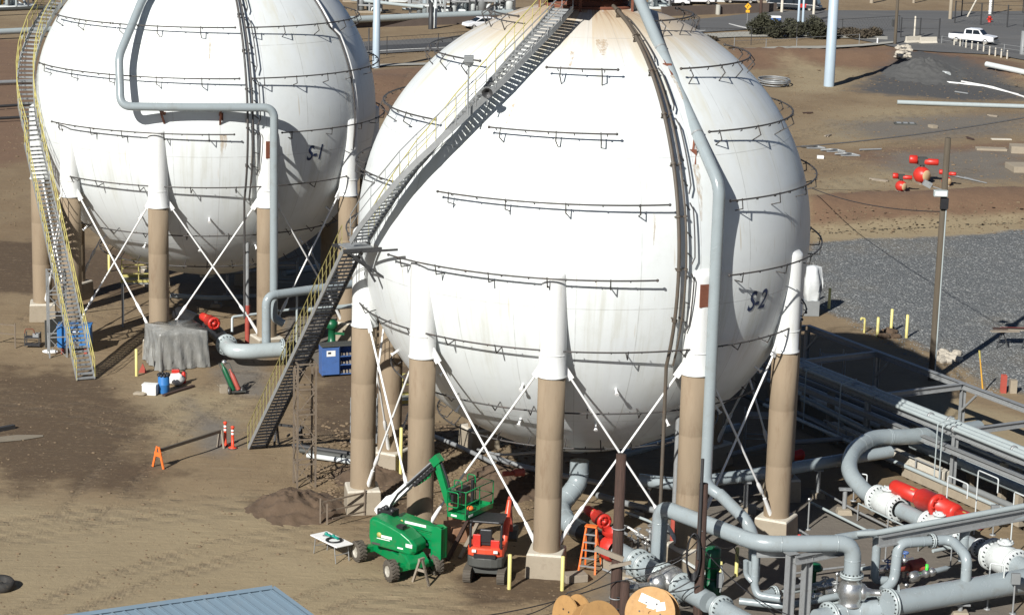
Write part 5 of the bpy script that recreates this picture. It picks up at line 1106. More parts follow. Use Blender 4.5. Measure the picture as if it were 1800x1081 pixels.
def pickup():
    p = GG(1710, 77); X = Vector((.86, -.5, 0)).normalized(); Y = Vector((-X.y, X.x, 0)); t = thing('pickup_truck', 'white crew cab pickup truck parked beyond the fence posts', 'pickup truck', p)
    PT = M('car_white', (.72, .73, .74), .25, var=.03); z = Vector((0, 0, 1))
    def E(a, b, c): return p+X*a+Y*b+z*c
    low = [(-2.85, .55), (-2.85, 1.12), (-.95, 1.15), (1.35, 1.18), (2.7, 1.05), (2.85, .95), (2.88, .5), (2.35, .45), (-2.4, .48)]
    mb = MB(); mb.prism(low, p, X, z, -.95, .95); mb.build('body', PT, t, bevel=.06, seg=3)
    cabp = [(-.95, 1.12), (-.85, 1.75), (-.6, 1.86), (.6, 1.87), (.95, 1.75), (1.5, 1.17)]
    mb = MB(); n = len(cabp); vs = [E(x, -(.90 if c < 1.3 else .78), c) for x, c in cabp]+[E(x, (.90 if c < 1.3 else .78), c) for x, c in cabp]
    mb.add(vs, [tuple(range(n)), tuple(range(2*n-1, n-1, -1))]+[((i+1) % n, i, n+i, n+(i+1) % n) for i in range(n)]); cab = mb.build('cab', PT, t, bevel=.04)
    for sg in (-1, 1):
        for a0, a1 in ((-.72, .12), (.2, 1.0)):
            mb = MB(); k = .012*sg; q = [E(a0, sg*.885+k, 1.24), E(a1+.2*(a1 > .5), sg*.885+k, 1.24), E(a1-.12*(a1 > .5), sg*.80+k, 1.74), E(a0+.02, sg*.80+k, 1.74)]; mb.add(q, [(0, 1, 2, 3) if sg < 0 else (3, 2, 1, 0)]); mb.build('window', GLASS, cab)
    mb = MB(); mb.add([E(1.48, -.8, 1.22), E(1.48, .8, 1.22), E(1.0, .7, 1.75), E(1.0, -.7, 1.75)], [(0, 1, 2, 3)]); mb.build('windscreen', GLASS, cab)
    mb = MB(); mb.box(E(-1.9, 0, 1.13), (1.7, 1.55, .06), X); mb.build('cargo_bed', BLACKP, t)
    mb = MB(); mb.box(E(2.87, 0, .82), (.05, 1.3, .3), X); mb.build('grille', BLACKP, t); mb = MB(); mb.box(E(2.92, 0, .52), (.12, 1.8, .2), X); mb.build('bumper', CHROME, t)
    for sg in (-1, 1): mb = MB(); mb.box(E(2.86, sg*.77, .88), (.08, .26, .2), X); mb.build('headlight', CHROME, t)
    for a in (-1.85, 1.85):
        for b in (-.82, .82): wheel(t, E(a, b, .4), Y*(-1 if b < 0 else 1), .41, .26, 14, RUBBER)
pickup()

# ================================================================ YARD THINGS
def post_thing(name, label, u, v, vt, r, mat, cat='post', group=None, ut=None, cap=True, n=10):
    b = GG(u, v); h = HT(b, ut or u, vt)
    t = thing(name, label, cat, b, group); 
    mb = MB(); mb.lathe([(r, -.1), (r, h-r*.4), (r*.7, h-.02), (0, h)] if cap else [(r, -.1), (r*.85, h), (0, h)], b, n=n); mb.build('shaft', mat, t); return t, b, h
BOL = [(895, 1035, 975, 'pale yellow bollard in front of the mini excavator'), (988, 1037, 978, 'pale yellow bollard in front of the central leg footing'), (1265, 1031, 986, 'yellow bollard right of the green tank'),
       (1294, 1012, 960, 'yellow bollard behind the green tank under the loop pipe'), (1432, 531, 498, 'yellow bollard under the hanging plastic sheet'), (1457, 543, 505, 'yellow bollard right of the hanging plastic sheet'),
       (1542, 592, 557, 'yellow bollard second from left at the gravel edge'), (1566, 584, 542, 'tallest yellow bollard at the gravel edge'), (1593, 594, 552, 'yellow bollard nearest the tall wooden pole'),
       (240, 661, 613, 'pale yellow bollard left of the grey covered crate'), (192, 478, 440, 'yellow bollard behind the rods of the farther sphere'), (704, 838, 750, 'pale yellow post between the two left legs of the nearer sphere')]
for u, v, vt, l in BOL: post_thing('bollard', l, u, v, vt, .075 if v > 640 else .085, YPALE, 'bollard', 'yellow bollards round the spheres')
b = GG(1519, 585); t = thing('bent_pipe', 'short bent yellow vent pipe at the gravel edge', 'pipe', b); mb = MB(); mb.tube(rnd([b, b+Vector((0, 0, .85)), b+Vector((-.22, 0, .85)), b+Vector((-.22, 0, .75))], .1, 4), .06, 8); mb.build('pipe', YPALE, t)
b = GG(1728, 690); t = thing('marker_pole', 'thin leaning yellow marker pole behind the pipe rack', 'pole', b); q = b+Vector((-.35, 0, HT(b, 1714, 615))); mb = MB(); mb.tube([b, q], [.05, .035], 8); mb.build('shaft', M('amber_paint', (.6, .33, .05), .5), t); mb = MB(); mb.tube([b.lerp(q, .82), q], .055, 8); mb.build('band', YEL, t)
b = GG(1763, 690); t = thing('steel_stub', 'short dark red steel column stub on the gravel edge', 'column', b); mb = MB(); mb.ibeam(b, b+Vector((0, 0, .95)), .28, .28); mb.build('column', REDD, t); mb = MB(); mb.box(b+Vector((.5, 0, .35)), (.35, .35, .7)); mb.build('stub_base', CONC, t)
# tall poles
t, b, h = post_thing('utility_pole', 'tall weathered wooden pole with a floodlight beyond the pipe rack', 1637, 668, 243, .19, WOODG, 'utility pole', ut=1669, cap=False, n=14)
mb = MB(); fz = HT(b, 1655, 338); mb.box(b+Vector((-.25, -.35, fz)), (.72, .3, .34)); o = mb.build('floodlight', SILV, t, bevel=.03)
mb = MB(); mb.box(b+Vector((-.25, -.51, fz)), (.58, .02, .22)); mb.build('lens', PAPER, o)
mb = MB(); mb.box(b+Vector((0, -.22, fz-.55)), (.4, .25, .55)); mb.build('control_box', BLACKP, t); mb = MB(); mb.cyl(b+Vector((.13, -.17, .2)), b+Vector((.13, -.17, fz-.6)), .04, n=8); mb.build('conduit', SILV, t)
mb = MB(); mb.box(b+Vector((-.95, -.25, fz+.45)), (.45, .25, .3), (1, 0, -.5)); mb.bar(b+Vector((0, -.1, fz+.1)), b+Vector((-.9, -.25, fz+.4)), .05, .05); mb.build('side_lamp', STEEL, t)
POLE = b
t, b, h = post_thing('wooden_post', 'dark creosoted wooden post in front of the red actuator', 1081, 1090, 797, .22, WOODD, 'wooden post', ut=1097, cap=False, n=14)
mb = MB(); z = HT(b, 1085, 975); mb.bar(b+Vector((-.85, -.26, z+.35)), b+Vector((.2, -.26, z-.05)), .12, .2); mb.bar(b+Vector((-.3, -.28, z-.35)), b+Vector((.5, -.28, z-.15)), .1, .12); mb.build('cross_arm', WOODP, t)
mb = MB(); 
for dz in (.9, 3.6): mb.tube([b+Vector((cos(a*pi/8)*.24, sin(a*pi/8)*.24, dz)) for a in range(16)], .025, 6, closed=True)
mb.build('band', STEEL, t)
P1 = b; P1h = h
t, b, h = post_thing('wooden_post', 'short dark wooden stub beside the creosoted post', 1096, 1100, 1022, .2, WOODD, 'wooden post', cap=False, n=12)
t, b, h = post_thing('wooden_post', 'dark wooden post with coiled cable beside the green tank', 1226, 1092, 850, .19, WOODD, 'wooden post', ut=1232, cap=False, n=14)
P2 = b; P2h = h
mb = MB(); mb.cyl(b+Vector((-.1, -.2, 2.5)), b+Vector((-.1, -.2, h+1.0)), .06, n=8); mb.build('conduit', BLACKST, t)
mb = MB()
for k in range(7): mb.tube([b+Vector((-.28+cos(a*pi/10)*.24, -.1-.05*k+.1, 2.6+sin(a*pi/10)*(.75+.03*k))) for a in range(20)], .03, 6, closed=True)
mb.build('cable_coil', BLACKP, t)
post_thing('light_pole', 'tall blue grey tapered light pole on the far dirt', 1457, 152, -120, .55, LPOLE, 'light pole', ut=1470, cap=False, n=16)
post_thing('light_pole', 'tall pale blue light pole between the two spheres', 661, 120, -90, .40, LPOLE, 'light pole', ut=664, cap=False, n=16)
# cables
def cable(label, pts, r=.03, name='overhead_cable', sag=0):
    t = thing(name, label, 'cable', pts[0]); out = []
    for a, c in zip(pts[:-1], pts[1:]):
        for i in range(12): q = a.lerp(c, i/12); out.append(q+Vector((0, 0, -sag*4*(i/12)*(1-i/12))))
    mb = MB(); mb.tube(out+[pts[-1]], r, 6); mb.build('cable', BLACKP, t)
cable('black cable sagging from the left edge of the wire to the coiled post', [G(780, 1090, 1.0), Vector((P1.x, P1.y-.25, 1.6)), Vector((P2.x, P2.y-.2, 3.0))], .022, sag=.25)
cable('lower black cable sagging between the two dark posts', [Vector((P1.x, P1.y-.25, .5)), Vector((P2.x, P2.y-.2, 1.9))], .025, sag=.2)
cable('black cable from the coiled post to the bottom right', [Vector((P2.x, P2.y-.2, 3.0)), G(1400, 1085, .6)], .02, sag=.4)
cable('black cable crossing low in front of the wooden reels', [G(900, 1085, .3), G(1000, 1040, .8), Vector((P1.x, P1.y-.3, 2.3))], .02, sag=.2)
cable('black cable sagging from the creosoted post over the silver ball valve', [Vector((P1.x+.1, P1.y-.25, 2.1)), G(1180, 985, 1.9), Vector((P2.x-.1, P2.y-.2, 3.3))], .02, sag=.15)
cable('black cable hanging from the coiled post past the yellow bollards', [Vector((P2.x, P2.y-.2, 3.6)), G(1290, 960, 1.2), G(1360, 1078, .5)], .018, sag=.3)
cable('thin black cable from the coiled post to the flanged line', [Vector((P2.x, P2.y-.2, 1.5)), G(1160, 1040, 1.3), Vector((P1.x, P1.y-.3, 1.0))], .02, sag=.1)
cable('long thin overhead wire crossing the far dirt to the right edge', [G(1380, 260, 4.0), G(1850, 198, 8.0)], .05, sag=.3)
cable('thin wire low over the far dirt left of the wooden pole', [G(1424, 330, 2.0), Vector((POLE.x-.1, POLE.y, 9.0))], .03, sag=.4)
def reel(u, v, ru, vis, label, axis, r=.85, w=.7, z=None):
    p = G(u, v, r if z is None else z); A = Vector(axis).normalized(); t = thing('cable_reel', label, 'cable reel', (p.x, p.y, 0))
    for s in (-1, 1):
        mb = MB(); mb.lathe([(.06, s*w/2-.035), (r, s*w/2-.035), (r, s*w/2+.035), (.06, s*w/2+.035), (.06, s*w/2-.035)], p, A, 40, smooth=False)
        N = A.cross(Vector((0, 0, 1))).normalized(); B = A.cross(N)
        fl = mb.build('flange', WOODT, t)
        mb = MB()
        for j in range(6): a = j*pi/3; q = p+A*(s*(w/2+.037))+(N*cos(a)+B*sin(a))*r*.42; mb = MB(); mb.cyl(q-A*.02, q+A*.02, .035, n=8); mb.build('bolt', BLACKST, fl)
    mb = MB(); mb.cyl(p-A*w*.45, p+A*w*.45, r*.55, n=24); mb.build('drum', WOODT, t)
    return t, p, A
t, p, A = reel(1147, 1078, 0, 0, 'wooden cable reel with torn paper labels facing the camera', (-.35, -.85, .40), .95, .6)
N = A.cross(Vector((0, 0, 1))).normalized(); B = N.cross(A)
mb = MB()
for x, y, w, h_, a in ((-.1, .42, .75, .32, .25), (.36, .28, .36, .3, -.3), (.0, .2, .3, .1, .1)): mb.box(p+A*(.345)+N*-x+B*y, (w, h_, .008), N*cos(a)+B*sin(a), B*cos(a)-N*sin(a))
mb.build('paper_label', PAPER, t)
reel(1006, 1086, 0, 0, 'leftmost wooden cable reel standing on edge at the bottom', (-.8, -.5, .1), .85, .55)
reel(1048, 1104, 0, 0, 'wooden cable reel leaning in front of the leftmost reel', (.5, -.7, .45), .95, .6)
# step ladder
b = G(1037, 1002); t = thing('step_ladder', 'orange step ladder standing open by the red actuator', 'ladder', b); X = Vector((.95, -.3, 0)); Y = Vector((.3, .95, 0)); H = 1.8
for s_, col in ((-1, ORANGE), (1, ORANGE)):
    for side in (-1, 1):
        mb = MB(); mb.bar(b+X*side*.34+Y*s_*.5+Vector((0, 0, 0)), b+X*side*.2+Vector((0, 0, H)), .07, .04); mb.build('rail', ORANGE, t)
for i in range(1, 6):
    f = i/6; w = .34-.14*f; mb = MB(); c = b-Y*.5*(1-f)+Vector((0, 0, H*f)); mb.box(c, (2*w, .1, .035), X); mb.build('step', STEEL, t)
mb = MB(); mb.box(b+Vector((0, 0, H+.03)), (.48, .26, .06), X); mb.build('top_cap', ORANGE, t)
# sawhorses, barricades, delineators
def a_frame(name, label, u, v, h, w, mat, X, cat='sawhorse', board=0, bmat=None):
    b = GG(u, v); t = thing(name, label, cat, b); X = Vector(X).normalized(); Y = Vector((-X.y, X.x, 0))
    for e in (-1, 1):
        for s_ in (-1, 1):
            mb = MB(); mb.bar(b+X*e*board/2+Y*s_*w/2, b+X*e*board/2+Y*s_*.05+Vector((0, 0, h)), .07, .09, X); mb.build('leg', mat, t)
            if not board: break
    if not board:
        mb = MB(); mb.bar(b+Y*w/2, b+Y*.05+Vector((0, 0, h)), .08, .1, X); mb.build('leg', mat, t)
    mb = MB(); mb.bar(b-X*(board/2+.15)+Vector((0, 0, h)), b+X*(board/2+.15)+Vector((0, 0, h)), .1, .1); mb.build('top_bar', bmat or mat, t); mb = MB(); mb.bar(b+Y*-w*.3+Vector((0, 0, h*.55)), b+Y*w*.3+Vector((0, 0, h*.55)), .05, .1); mb.build('cross_bar', bmat or mat, t); return t
b = GG(278, 822); c = GG(388, 787); d = (c-b).normalized(); n_ = Vector((-d.y, d.x, 0))
t = thing('barricade', 'long barricade bar resting on an orange A frame near the delineators', 'barricade', b)
mb = MB(); mb.bar(b+Vector((0, 0, .78)), c+Vector((0, 0, .8)), .1, .14); mb.build('bar', BROWNST, t)
for q, m_ in ((b, ORANGE), (c, WOODP)):
    for s_ in (-1, 1): mb = MB(); mb.bar(q+n_*s_*.32*(1 if m_ is ORANGE else .6), q+n_*s_*.05+Vector((0, 0, .98 if m_ is ORANGE else .85)), .1, .05, d); mb.build('leg', m_, t)
mb = MB(); mb.bar(b-n_*.2+Vector((0, 0, .62)), b+n_*.2+Vector((0, 0, .62)), .06, .2); mb.build('cross_plate', ORANGE, t)
for i, (u, v, vt) in enumerate(((396, 783, 740), (409, 788, 748))):
    b = GG(u, v); h = HT(b, u, vt); t = thing('delineator_post', ['red delineator post with two white bands next to the barricade bar', 'red delineator post with two white bands nearest the dark stairway'][i], 'delineator', b)
    mb = MB(); mb.lathe([(.2, 0), (.2, .06), (.07, .08), (.06, h*.9), (.09, h*.92), (.09, h*.97), (0, h)], b, n=12); mb.build('tube', M('delineator_red', (.72, .06, .02), .5), t)
    for f in (.62, .76): mb = MB(); mb.lathe([(.072, h*f), (.072, h*(f+.085))], b, n=12); mb.build('reflective_band', PAPER, t)
    mb = MB(); mb.lathe([(.22, -.02), (.22, .04), (0, .04)], b, n=8); mb.build('base', RUBBER, t)
a_frame('sawhorse', 'pale wooden sawhorse in front of the boom lift wheels', 740, 1026, 1.0, .8, WOODP, (.6, .8, 0), board=0)
a_frame('sawhorse', 'dark sawhorse between the dark stairway and the lattice tower', 507, 785, 1.0, .5, BLACKST, (.95, -.3, 0), board=1.2)
# folding table with tools
a, b_, c, d_ = G(546, 940, .75), G(574, 934, .75), G(620, 955, .75), G(592, 963, .75)
cen = (a+b_+c+d_)/4; X = ((c-b_)+(d_-a)).normalized(); Y = Vector((-X.y, X.x, 0)); LX, LY = ((c-b_).length+(d_-a).length)/2, ((b_-a).length+(c-d_).length)/2
t = thing('folding_table', 'white folding table left of the boom lift', 'table', (cen.x, cen.y, 0)); z0 = hgt(cen.x, cen.y)
mb = MB(); mb.box(cen, (LX, LY, .05), X, Y); mb.build('table_top', WHITE, t, bevel=.01)
for s_ in (-1, 1): mb = MB(); [mb.tube([cen+X*s_*LX*.36+Y*e*LY*.4+Vector((0, 0, -.03)), Vector((cen.x, cen.y, z0))+X*s_*LX*.42+Y*e*LY*.4], .022, 6) for e in (-1, 1)]; mb.bar(cen+X*s_*LX*.39-Y*LY*.4+Vector((0, 0, -.4)), cen+X*s_*LX*.39+Y*LY*.4+Vector((0, 0, -.4)), .025, .025); mb.build('leg', STEEL, t)
for i, (x, y, l) in enumerate(((-.45, .05, 'green angle grinder on the folding table, leftmost'), (-.05, .12, 'green angle grinder in the middle of the folding table'))):
    p = cen+X*x+Y*y+Vector((0, 0, .026)); t = thing('angle_grinder', l, 'power tool', p); mb = MB(); mb.cyl(p+Vector((0, 0, .07)), p+X*.32+Vector((0, 0, .07)), .055, n=10); mb.ball(p+Vector((0, 0, .08)), .08, 10, 6); mb.build('body', M('teal_tool', (.01, .22, .17), .4), t); mb = MB(); mb.lathe([(.0, .005), (.15, .005), (.15, .015), (0, .015)], p, n=16); mb.build('disc', STEEL, t)
p = cen+X*.25+Y*-.05+Vector((0, 0, .03)); t = thing('cable_coil', 'coil of black cable on the right end of the folding table', 'cable coil', p); mb = MB()
for k in range(4): mb.tube([p+Vector((cos(q*pi/12)*(.24+.03*k), sin(q*pi/12)*(.24+.03*k), .02+.02*(k % 2))) for q in range(24)], .018, 6, closed=True)
mb.build('loop', BLACKP, t)
# guard rail frame behind the table
a, b_ = GG(563, 920), GG(643, 905); t = thing('pipe_barrier', 'rusty pipe guard frame behind the folding table', 'guard rail', a); Z = Vector((0, 0, 1))
for q, h in ((a, 1.1), (a.lerp(b_, .16)-Vector((0, .3, 0)), .9), (a.lerp(b_, .97), 1.15)): mb = MB(); mb.bar(q, q+Z*h, .07, .07); mb.build('post', TOWM, t)
for h in (.45, .9): mb = MB(); mb.bar(a+Z*h, b_+Z*(h+.1), .06, .06); mb.build('rail', TOWM, t)
mb = MB(); mb.bar(a+Z*1.0, a.lerp(b_, .16)+Z*.3, .06, .06); mb.bar(a.lerp(b_, .3)-Vector((0, .9, 0))+Z*.4, b_-Vector((0, .6, 0))+Z*.35, .05, .05); mb.build('diagonal', TOWM, t)
# grey covered crate
bl, br = GG(285, 652), GG(362, 645); X = (br-bl); wdt = 2.6; X.normalize(); Y = Vector((-X.y, X.x, 0)); O_ = (bl+br)/2+Vector((-.02, 0, 0))
t = thing('covered_crate', 'square crate draped in a shiny grey tarpaulin', 'tarp', O_)
mb = MB(); nx, nz_ = 96, 12; H = 1.95; vs, fs = [], []
per = []
for i in range(nx):
    f = i/nx*4; k = int(f); g = f-k
    per.append({0: (-.5+g, 0), 1: (.5, g), 2: (.5-g, 1), 3: (-.5, 1-g)}[k])
rs = random.Random(3)
for j in range(nz_+1):
    zf = j/nz_
    for i, (x, y) in enumerate(per):
        fl = (1-zf)**1.1*(.07*sin(i*1.3+j*.25)+.07*sin(i*.53+2+j*.3)+.05*sin(i*2.7-j*.4))+.03*sin(i*.9+j*1.1)
        sc = 1+.06*(1-zf)
        px, py = x*wdt*sc, ((y-.5)*sc+.5)*wdt
        nx_, ny_ = (0, -1) if y == 0 else ((1, 0) if x == .5 else ((0, 1) if y == 1 else (-1, 0)))
        vs.append(O_+X*(px+nx_*fl)+Y*(py+ny_*fl)+Vector((0, 0, .02+zf*H+.03*sin(i*.7)*zf)))
for j in range(nz_):
    for i in range(nx): fs.append((j*nx+i, j*nx+(i+1) % nx, (j+1)*nx+(i+1) % nx, (j+1)*nx+i))
top = list(range(nz_*nx, (nz_+1)*nx)); vs.append(O_+Y*wdt/2+Vector((0, 0, H+.02)))
for i in range(nx): fs.append((top[i], top[(i+1) % nx], len(vs)-1))
mb.add(vs, fs, True); mb.build('tarpaulin', TARPG, t)
# small things in front of it
def cooler(p, label, sz, X, body, lid):
    t = thing('cool_box', label, 'cool box', p); mb = MB(); mb.box(p+Vector((0, 0, sz[2]/2)), sz, X); mb.build('body', body, t, bevel=.03); mb = MB(); mb.box(p+Vector((0, 0, sz[2]+.035)), (sz[0]*1.04, sz[1]*1.04, .07), X); mb.build('lid', lid, t, bevel=.02)
cooler(GG(264, 693), 'white cool box beside the blue drum', (.72, .45, .48), (1, -.15, 0), PAPER, PAPER)
p = GG(288, 690); t = thing('drum', 'blue plastic drum with an open dark top', 'drum', p); mb = MB(); mb.lathe([(.27, 0), (.29, .05), (.29, .4), (.3, .42), (.3, .46), (.29, .48), (.29, .85), (.27, .9)], p, n=22); mb.build('body', BLUE, t); mb = MB(); mb.lathe([(.27, .9), (.24, .9), (.22, .8), (0, .8)], p, n=20); mb.build('dark_lining', BLACKP, t); mb = MB()
for k in range(10): a = k*pi/5; mb.ball(p+Vector((cos(a)*.25, sin(a)*.25, .92)), .09, 7, 5)
mb.build('bin_liner', BLACKP, t)
p = GG(309, 677); t = thing('plastic_sack', 'crumpled white plastic sack behind the blue drum', 'sack', p); mb = MB(); mb.ball(p+Vector((0, 0, .3)), .4, 14, 9, (1.1, .9, .75)); o = mb.build('sack', PAPER, t)
for v_ in o.data.vertices: v_.co += Vector(noise.noise_vector(v_.co*4))*.09
p = GG(323, 673); t = thing('fire_extinguisher', 'red fire extinguisher on the dirt beside the covered crate', 'fire extinguisher', p); mb = MB(); mb.lathe([(.1, 0), (.11, .05), (.11, .5), (.06, .58), (.03, .6)], p, n=14); mb.build('cylinder', RED, t); mb = MB(); mb.box(p+Vector((.02, 0, .65)), (.12, .05, .1)); mb.tube([p+Vector((.03, 0, .62)), p+Vector((.16, 0, .5)), p+Vector((.14, 0, .2))], .02, 6); mb.build('valve_head', BLACKP, t)
a, b_ = GG(288, 697), GG(340, 680); t = thing('timber_plank', 'dark timber plank lying below the blue drum', 'timber', a); mb = MB(); mb.bar(a+Vector((0, 0, .06)), b_+Vector((0, 0, .06)), .2, .1); mb.build('plank', WOODD, t)
p = GG(246, 694); t = thing('rag_heap', 'small heap of beige rags left of the white cool box', 'rags', p); mb = MB(); mb.ball(p+Vector((0, 0, .06)), .3, 12, 7, (1.2, .8, .35)); o = mb.build('rags', CONC, t)
for v_ in o.data.vertices: v_.co += Vector(noise.noise_vector(v_.co*6))*.06
p = GG(251, 655); t = thing('hazard_stand', 'small dull red folding stand beside the yellow bollard', 'stand', p); mb = MB(); mb.prism([(-.22, 0), (.22, 0), (0, .5)], p, (1, 0, 0), (0, 0, 1), -.03, .03); mb.build('panel', REDD, t); mb = MB(); mb.bar(p+Vector((0, .3, 0)), p+Vector((0, 0, .5)), .04, .04); mb.build('leg', DGREY, t)
p = GG(309, 657); t = thing('tool_box', 'small red tool box in front of the covered crate', 'tool box', p); mb = MB(); mb.box(p+Vector((0, 0, .12)), (.4, .22, .22)); mb.build('box', RED, t, bevel=.02); mb = MB(); mb.tube(rnd([p+Vector((-.15, 0, .23)), p+Vector((-.15, 0, .32)), p+Vector((.15, 0, .32)), p+Vector((.15, 0, .23))], .05, 3), .015, 6); mb.build('handle', BLACKP, t)
# gas cylinder hand cart
p = GG(415, 692); X = Vector((.9, .3, 0)); Y = Vector((-.3, .9, 0)); up_ = Vector((-.42, .15, .9)).normalized(); t = thing('cylinder_cart', 'hand cart tilted back with green and red gas cylinders', 'hand cart', p)
for s_, m_, h in ((-.14, GREEND, 1.35), (.14, REDD, 1.0)): mb = MB(); mb.lathe([(.11, 0), (.12, .05), (.12, h-.25), (.07, h-.1), (.04, h), (.05, h+.12), (0, h+.13)], p+X*s_+Vector((0, 0, .2)), up_, 14); mb.build('gas_cylinder', m_, t)
for s_ in (-.34, .34): mb = MB(); q = p+X*s_+Vector((-.02, 0, .18)); mb.lathe([(.05, -.04), (.19, -.05), (.2, 0), (.19, .05), (.05, .04)], q, X, 18); w = mb.build('wheel', RUBBER, t); mb = MB(); mb.lathe([(0, -.06), (.09, -.055), (.09, .055), (0, .06)], q, X, 12); mb.build('hub', STEEL, w)
mb = MB(); mb.box(p+Vector((.12, -.05, .16)), (.7, .4, .05), X); [mb.tube([p+X*s_+Vector((0, 0, .15)), p+X*s_+Vector((0, 0, .15))+up_*1.5], .02, 6) for s_ in (-.28, .28)]; mb.tube([p+X*-.28+Vector((0, 0, .15))+up_*1.5, p+X*.28+Vector((0, 0, .15))+up_*1.5], .02, 6); mb.build('frame', DGREY, t)
mb = MB(); mb.ball(p+Vector((0, 0, .2))+up_*1.5, .13, 10, 7); mb.build('regulator', CHROME, t)
p = GG(393, 690); t = thing('cardboard_box', 'open beige cardboard box left of the cylinder cart', 'box', p); mb = MB(); mb.box(p+Vector((0, 0, .2)), (.35, .3, .4), (1, .4, 0)); mb.box(p+Vector((-.2, -.1, .36)), (.2, .3, .02), (1, .4, -.6)); mb.build('box', CONC, t)
# navy tool cabinet
a, b_ = GG(566, 664), GG(614, 661); X = (b_-a).normalized(); Y = Vector((-X.y, X.x, 0)); W_ = (b_-a).length*1.28; c = a+X*W_/2+Y*.4; t = thing('tool_cabinet', 'navy steel tool cabinet with one door open behind the dark stairway', 'cabinet', c); H = 1.5
mb = MB(); mb.box(c+Y*.36+Vector((0, 0, H/2+.1)), (W_-.06, .04, H), X)
for s_ in (-1, 0, 1): mb.box(c+X*s_*(W_/2-.02)+Vector((0, 0, H/2+.1)), (.04, .76, H), X)
for z in (.12, .6, 1.05): mb.box(c+X*W_*.25+Vector((0, 0, z)), (W_*.5-.06, .7, .03), X)
mb.build('carcass', BLUED, t); mb = MB(); mb.box(c+Vector((0, 0, H+.14)), (W_+.06, .84, .07), X); mb.build('top', DGREY, t, bevel=.01)
mb = MB(); mb.box(c-X*W_*.25-Y*.4+Vector((0, 0, H/2+.1)), (W_*.5-.05, .04, H-.08), X); d = mb.build('door', BLUED, t); mb = MB(); mb.box(c-X*W_*.25-Y*.425+Vector((0, 0, H*.84)), (.46, .012, .3), X); mb.build('notice', PAPER, d); mb = MB(); mb.box(c-X*(W_*.25+.08)-Y*.434+Vector((0, 0, H*.86)), (.16, .008, .1), X); mb.build('notice_emblem', BLACKP, d)
mb = MB(); rs = random.Random(5)
for z in (.135, .615, 1.065):
    for k in range(5): mb.box(c+X*(W_*.06+k*W_*.09)-Y*.2+Vector((0, 0, z+.07)), (.08, .12, rs.uniform(.07, .2)), X)
mb.build('stored_tools', WOODP, t)
for sx__ in (-1, 1): mb = MB(); mb.lathe([(.06, 0), (.06, .1)], c+X*sx__*(W_/2-.1)-Y*.3); mb.build('castor', BLACKP, t)
# blue job box and grey panel behind the pale stairway
a, b_ = GG(102, 622), GG(158, 622); X = (b_-a).normalized(); Y = Vector((-X.y, X.x, 0)); c = (a+b_)/2+Y*.5; t = thing('equipment_box', 'bright blue equipment box with a round white emblem under the pale stairway', 'box', c); z0 = .25
mb = MB(); mb.box(c+Vector((0, 0, z0+.62)), (1.75, 1.0, 1.1), X); body = mb.build('body', BLUE, t, bevel=.04); mb = MB(); mb.box(c+Vector((0, 0, z0+1.2)), (1.8, 1.05, .08), X); mb.build('lid', BLUE, t, bevel=.02)
mb = MB(); q = c+X*.12-Y*.5+Vector((0, 0, z0+.3)); mb.lathe([(0, -.012), (.17, -.012), (.17, .01)], q, Y, 20); em = mb.build('round_emblem', PAPER, body); mb = MB(); mb.lathe([(0, -.02), (.06, -.02), (.06, 0)], q, Y, 12); mb.build('emblem_centre', REDD, em)
mb = MB(); mb.box(c+X*.1-Y*.505+Vector((0, 0, z0+.95)), (.35, .01, .05), X); mb.build('label_strip', PAPER, body); mb = MB()
for s_ in (-1, 1): mb.box(c+X*s_*.6+Vector((0, 0, .12)), (.15, 1.0, .24), X)
mb.build('skid', REDD, t)
a, b_ = GG(76, 616), GG(128, 606); c = (a+b_)/2; t = thing('steel_sheet', 'large dark grey upright steel panel left of the blue box', 'panel', c); mb = MB(); mb.bar(a+Vector((0, .6, .75)), b_+Vector((0, .6, .75)), .06, 1.5); mb.build('sheet', DGREY, t); mb = MB()
for q in (a, b_): mb.bar(q+Vector((0, .65, 0)), q+Vector((0, .65, 1.5)), .06, .06); mb.bar(q+Vector((0, 1.3, 0)), q+Vector((0, .65, 1.2)), .05, .05)
mb.build('frame', DGREY, t)
p = GG(58, 610); t = thing('welding_trolley', 'small dark welding trolley left of the grey panel', 'trolley', p); mb = MB(); mb.box(p+Vector((0, 0, .55)), (.8, .5, .06)); mb.box(p+Vector((0, 0, .15)), (.8, .5, .05)); [mb.bar(p+Vector((x, y, .1)), p+Vector((x, y, .8)), .05, .05) for x in (-.38, .38) for y in (-.23, .23)]; mb.build('frame', BLACKST, t)
mb = MB(); mb.tube(rnd([p+Vector((-.38, -.23, .8)), p+Vector((-.34, -.23, 1.05)), p+Vector((.1, -.23, 1.05)), p+Vector((.14, -.23, .8))], .1, 4), .03, 6); mb.build('hoop_handle', RUST, t); mb = MB(); mb.box(p+Vector((.2, 0, .68)), (.35, .3, .2)); mb.build('power_pack', STEEL, t)
p = GG(88, 622); t = thing('white_sack', 'flat white sack lying left of the blue box', 'sack', p); mb = MB(); mb.ball(p+Vector((0, .1, .1)), .4, 14, 8, (1.1, .5, .3)); mb.build('sack', PAPER, t)
a, b_ = GG(-20, 608), GG(27, 612); t = thing('guard_rail', 'rusty pipe guard rail at the left edge', 'guard rail', b_)
for q in (b_, a): mb = MB(); mb.bar(q, q+Z*1.35, .07, .07); mb.build('post', TOWM, t)
for h in (.75, 1.25): mb = MB(); mb.bar(a+Z*h, b_+Z*h, .05, .05); mb.build('rail', TOWM, t)
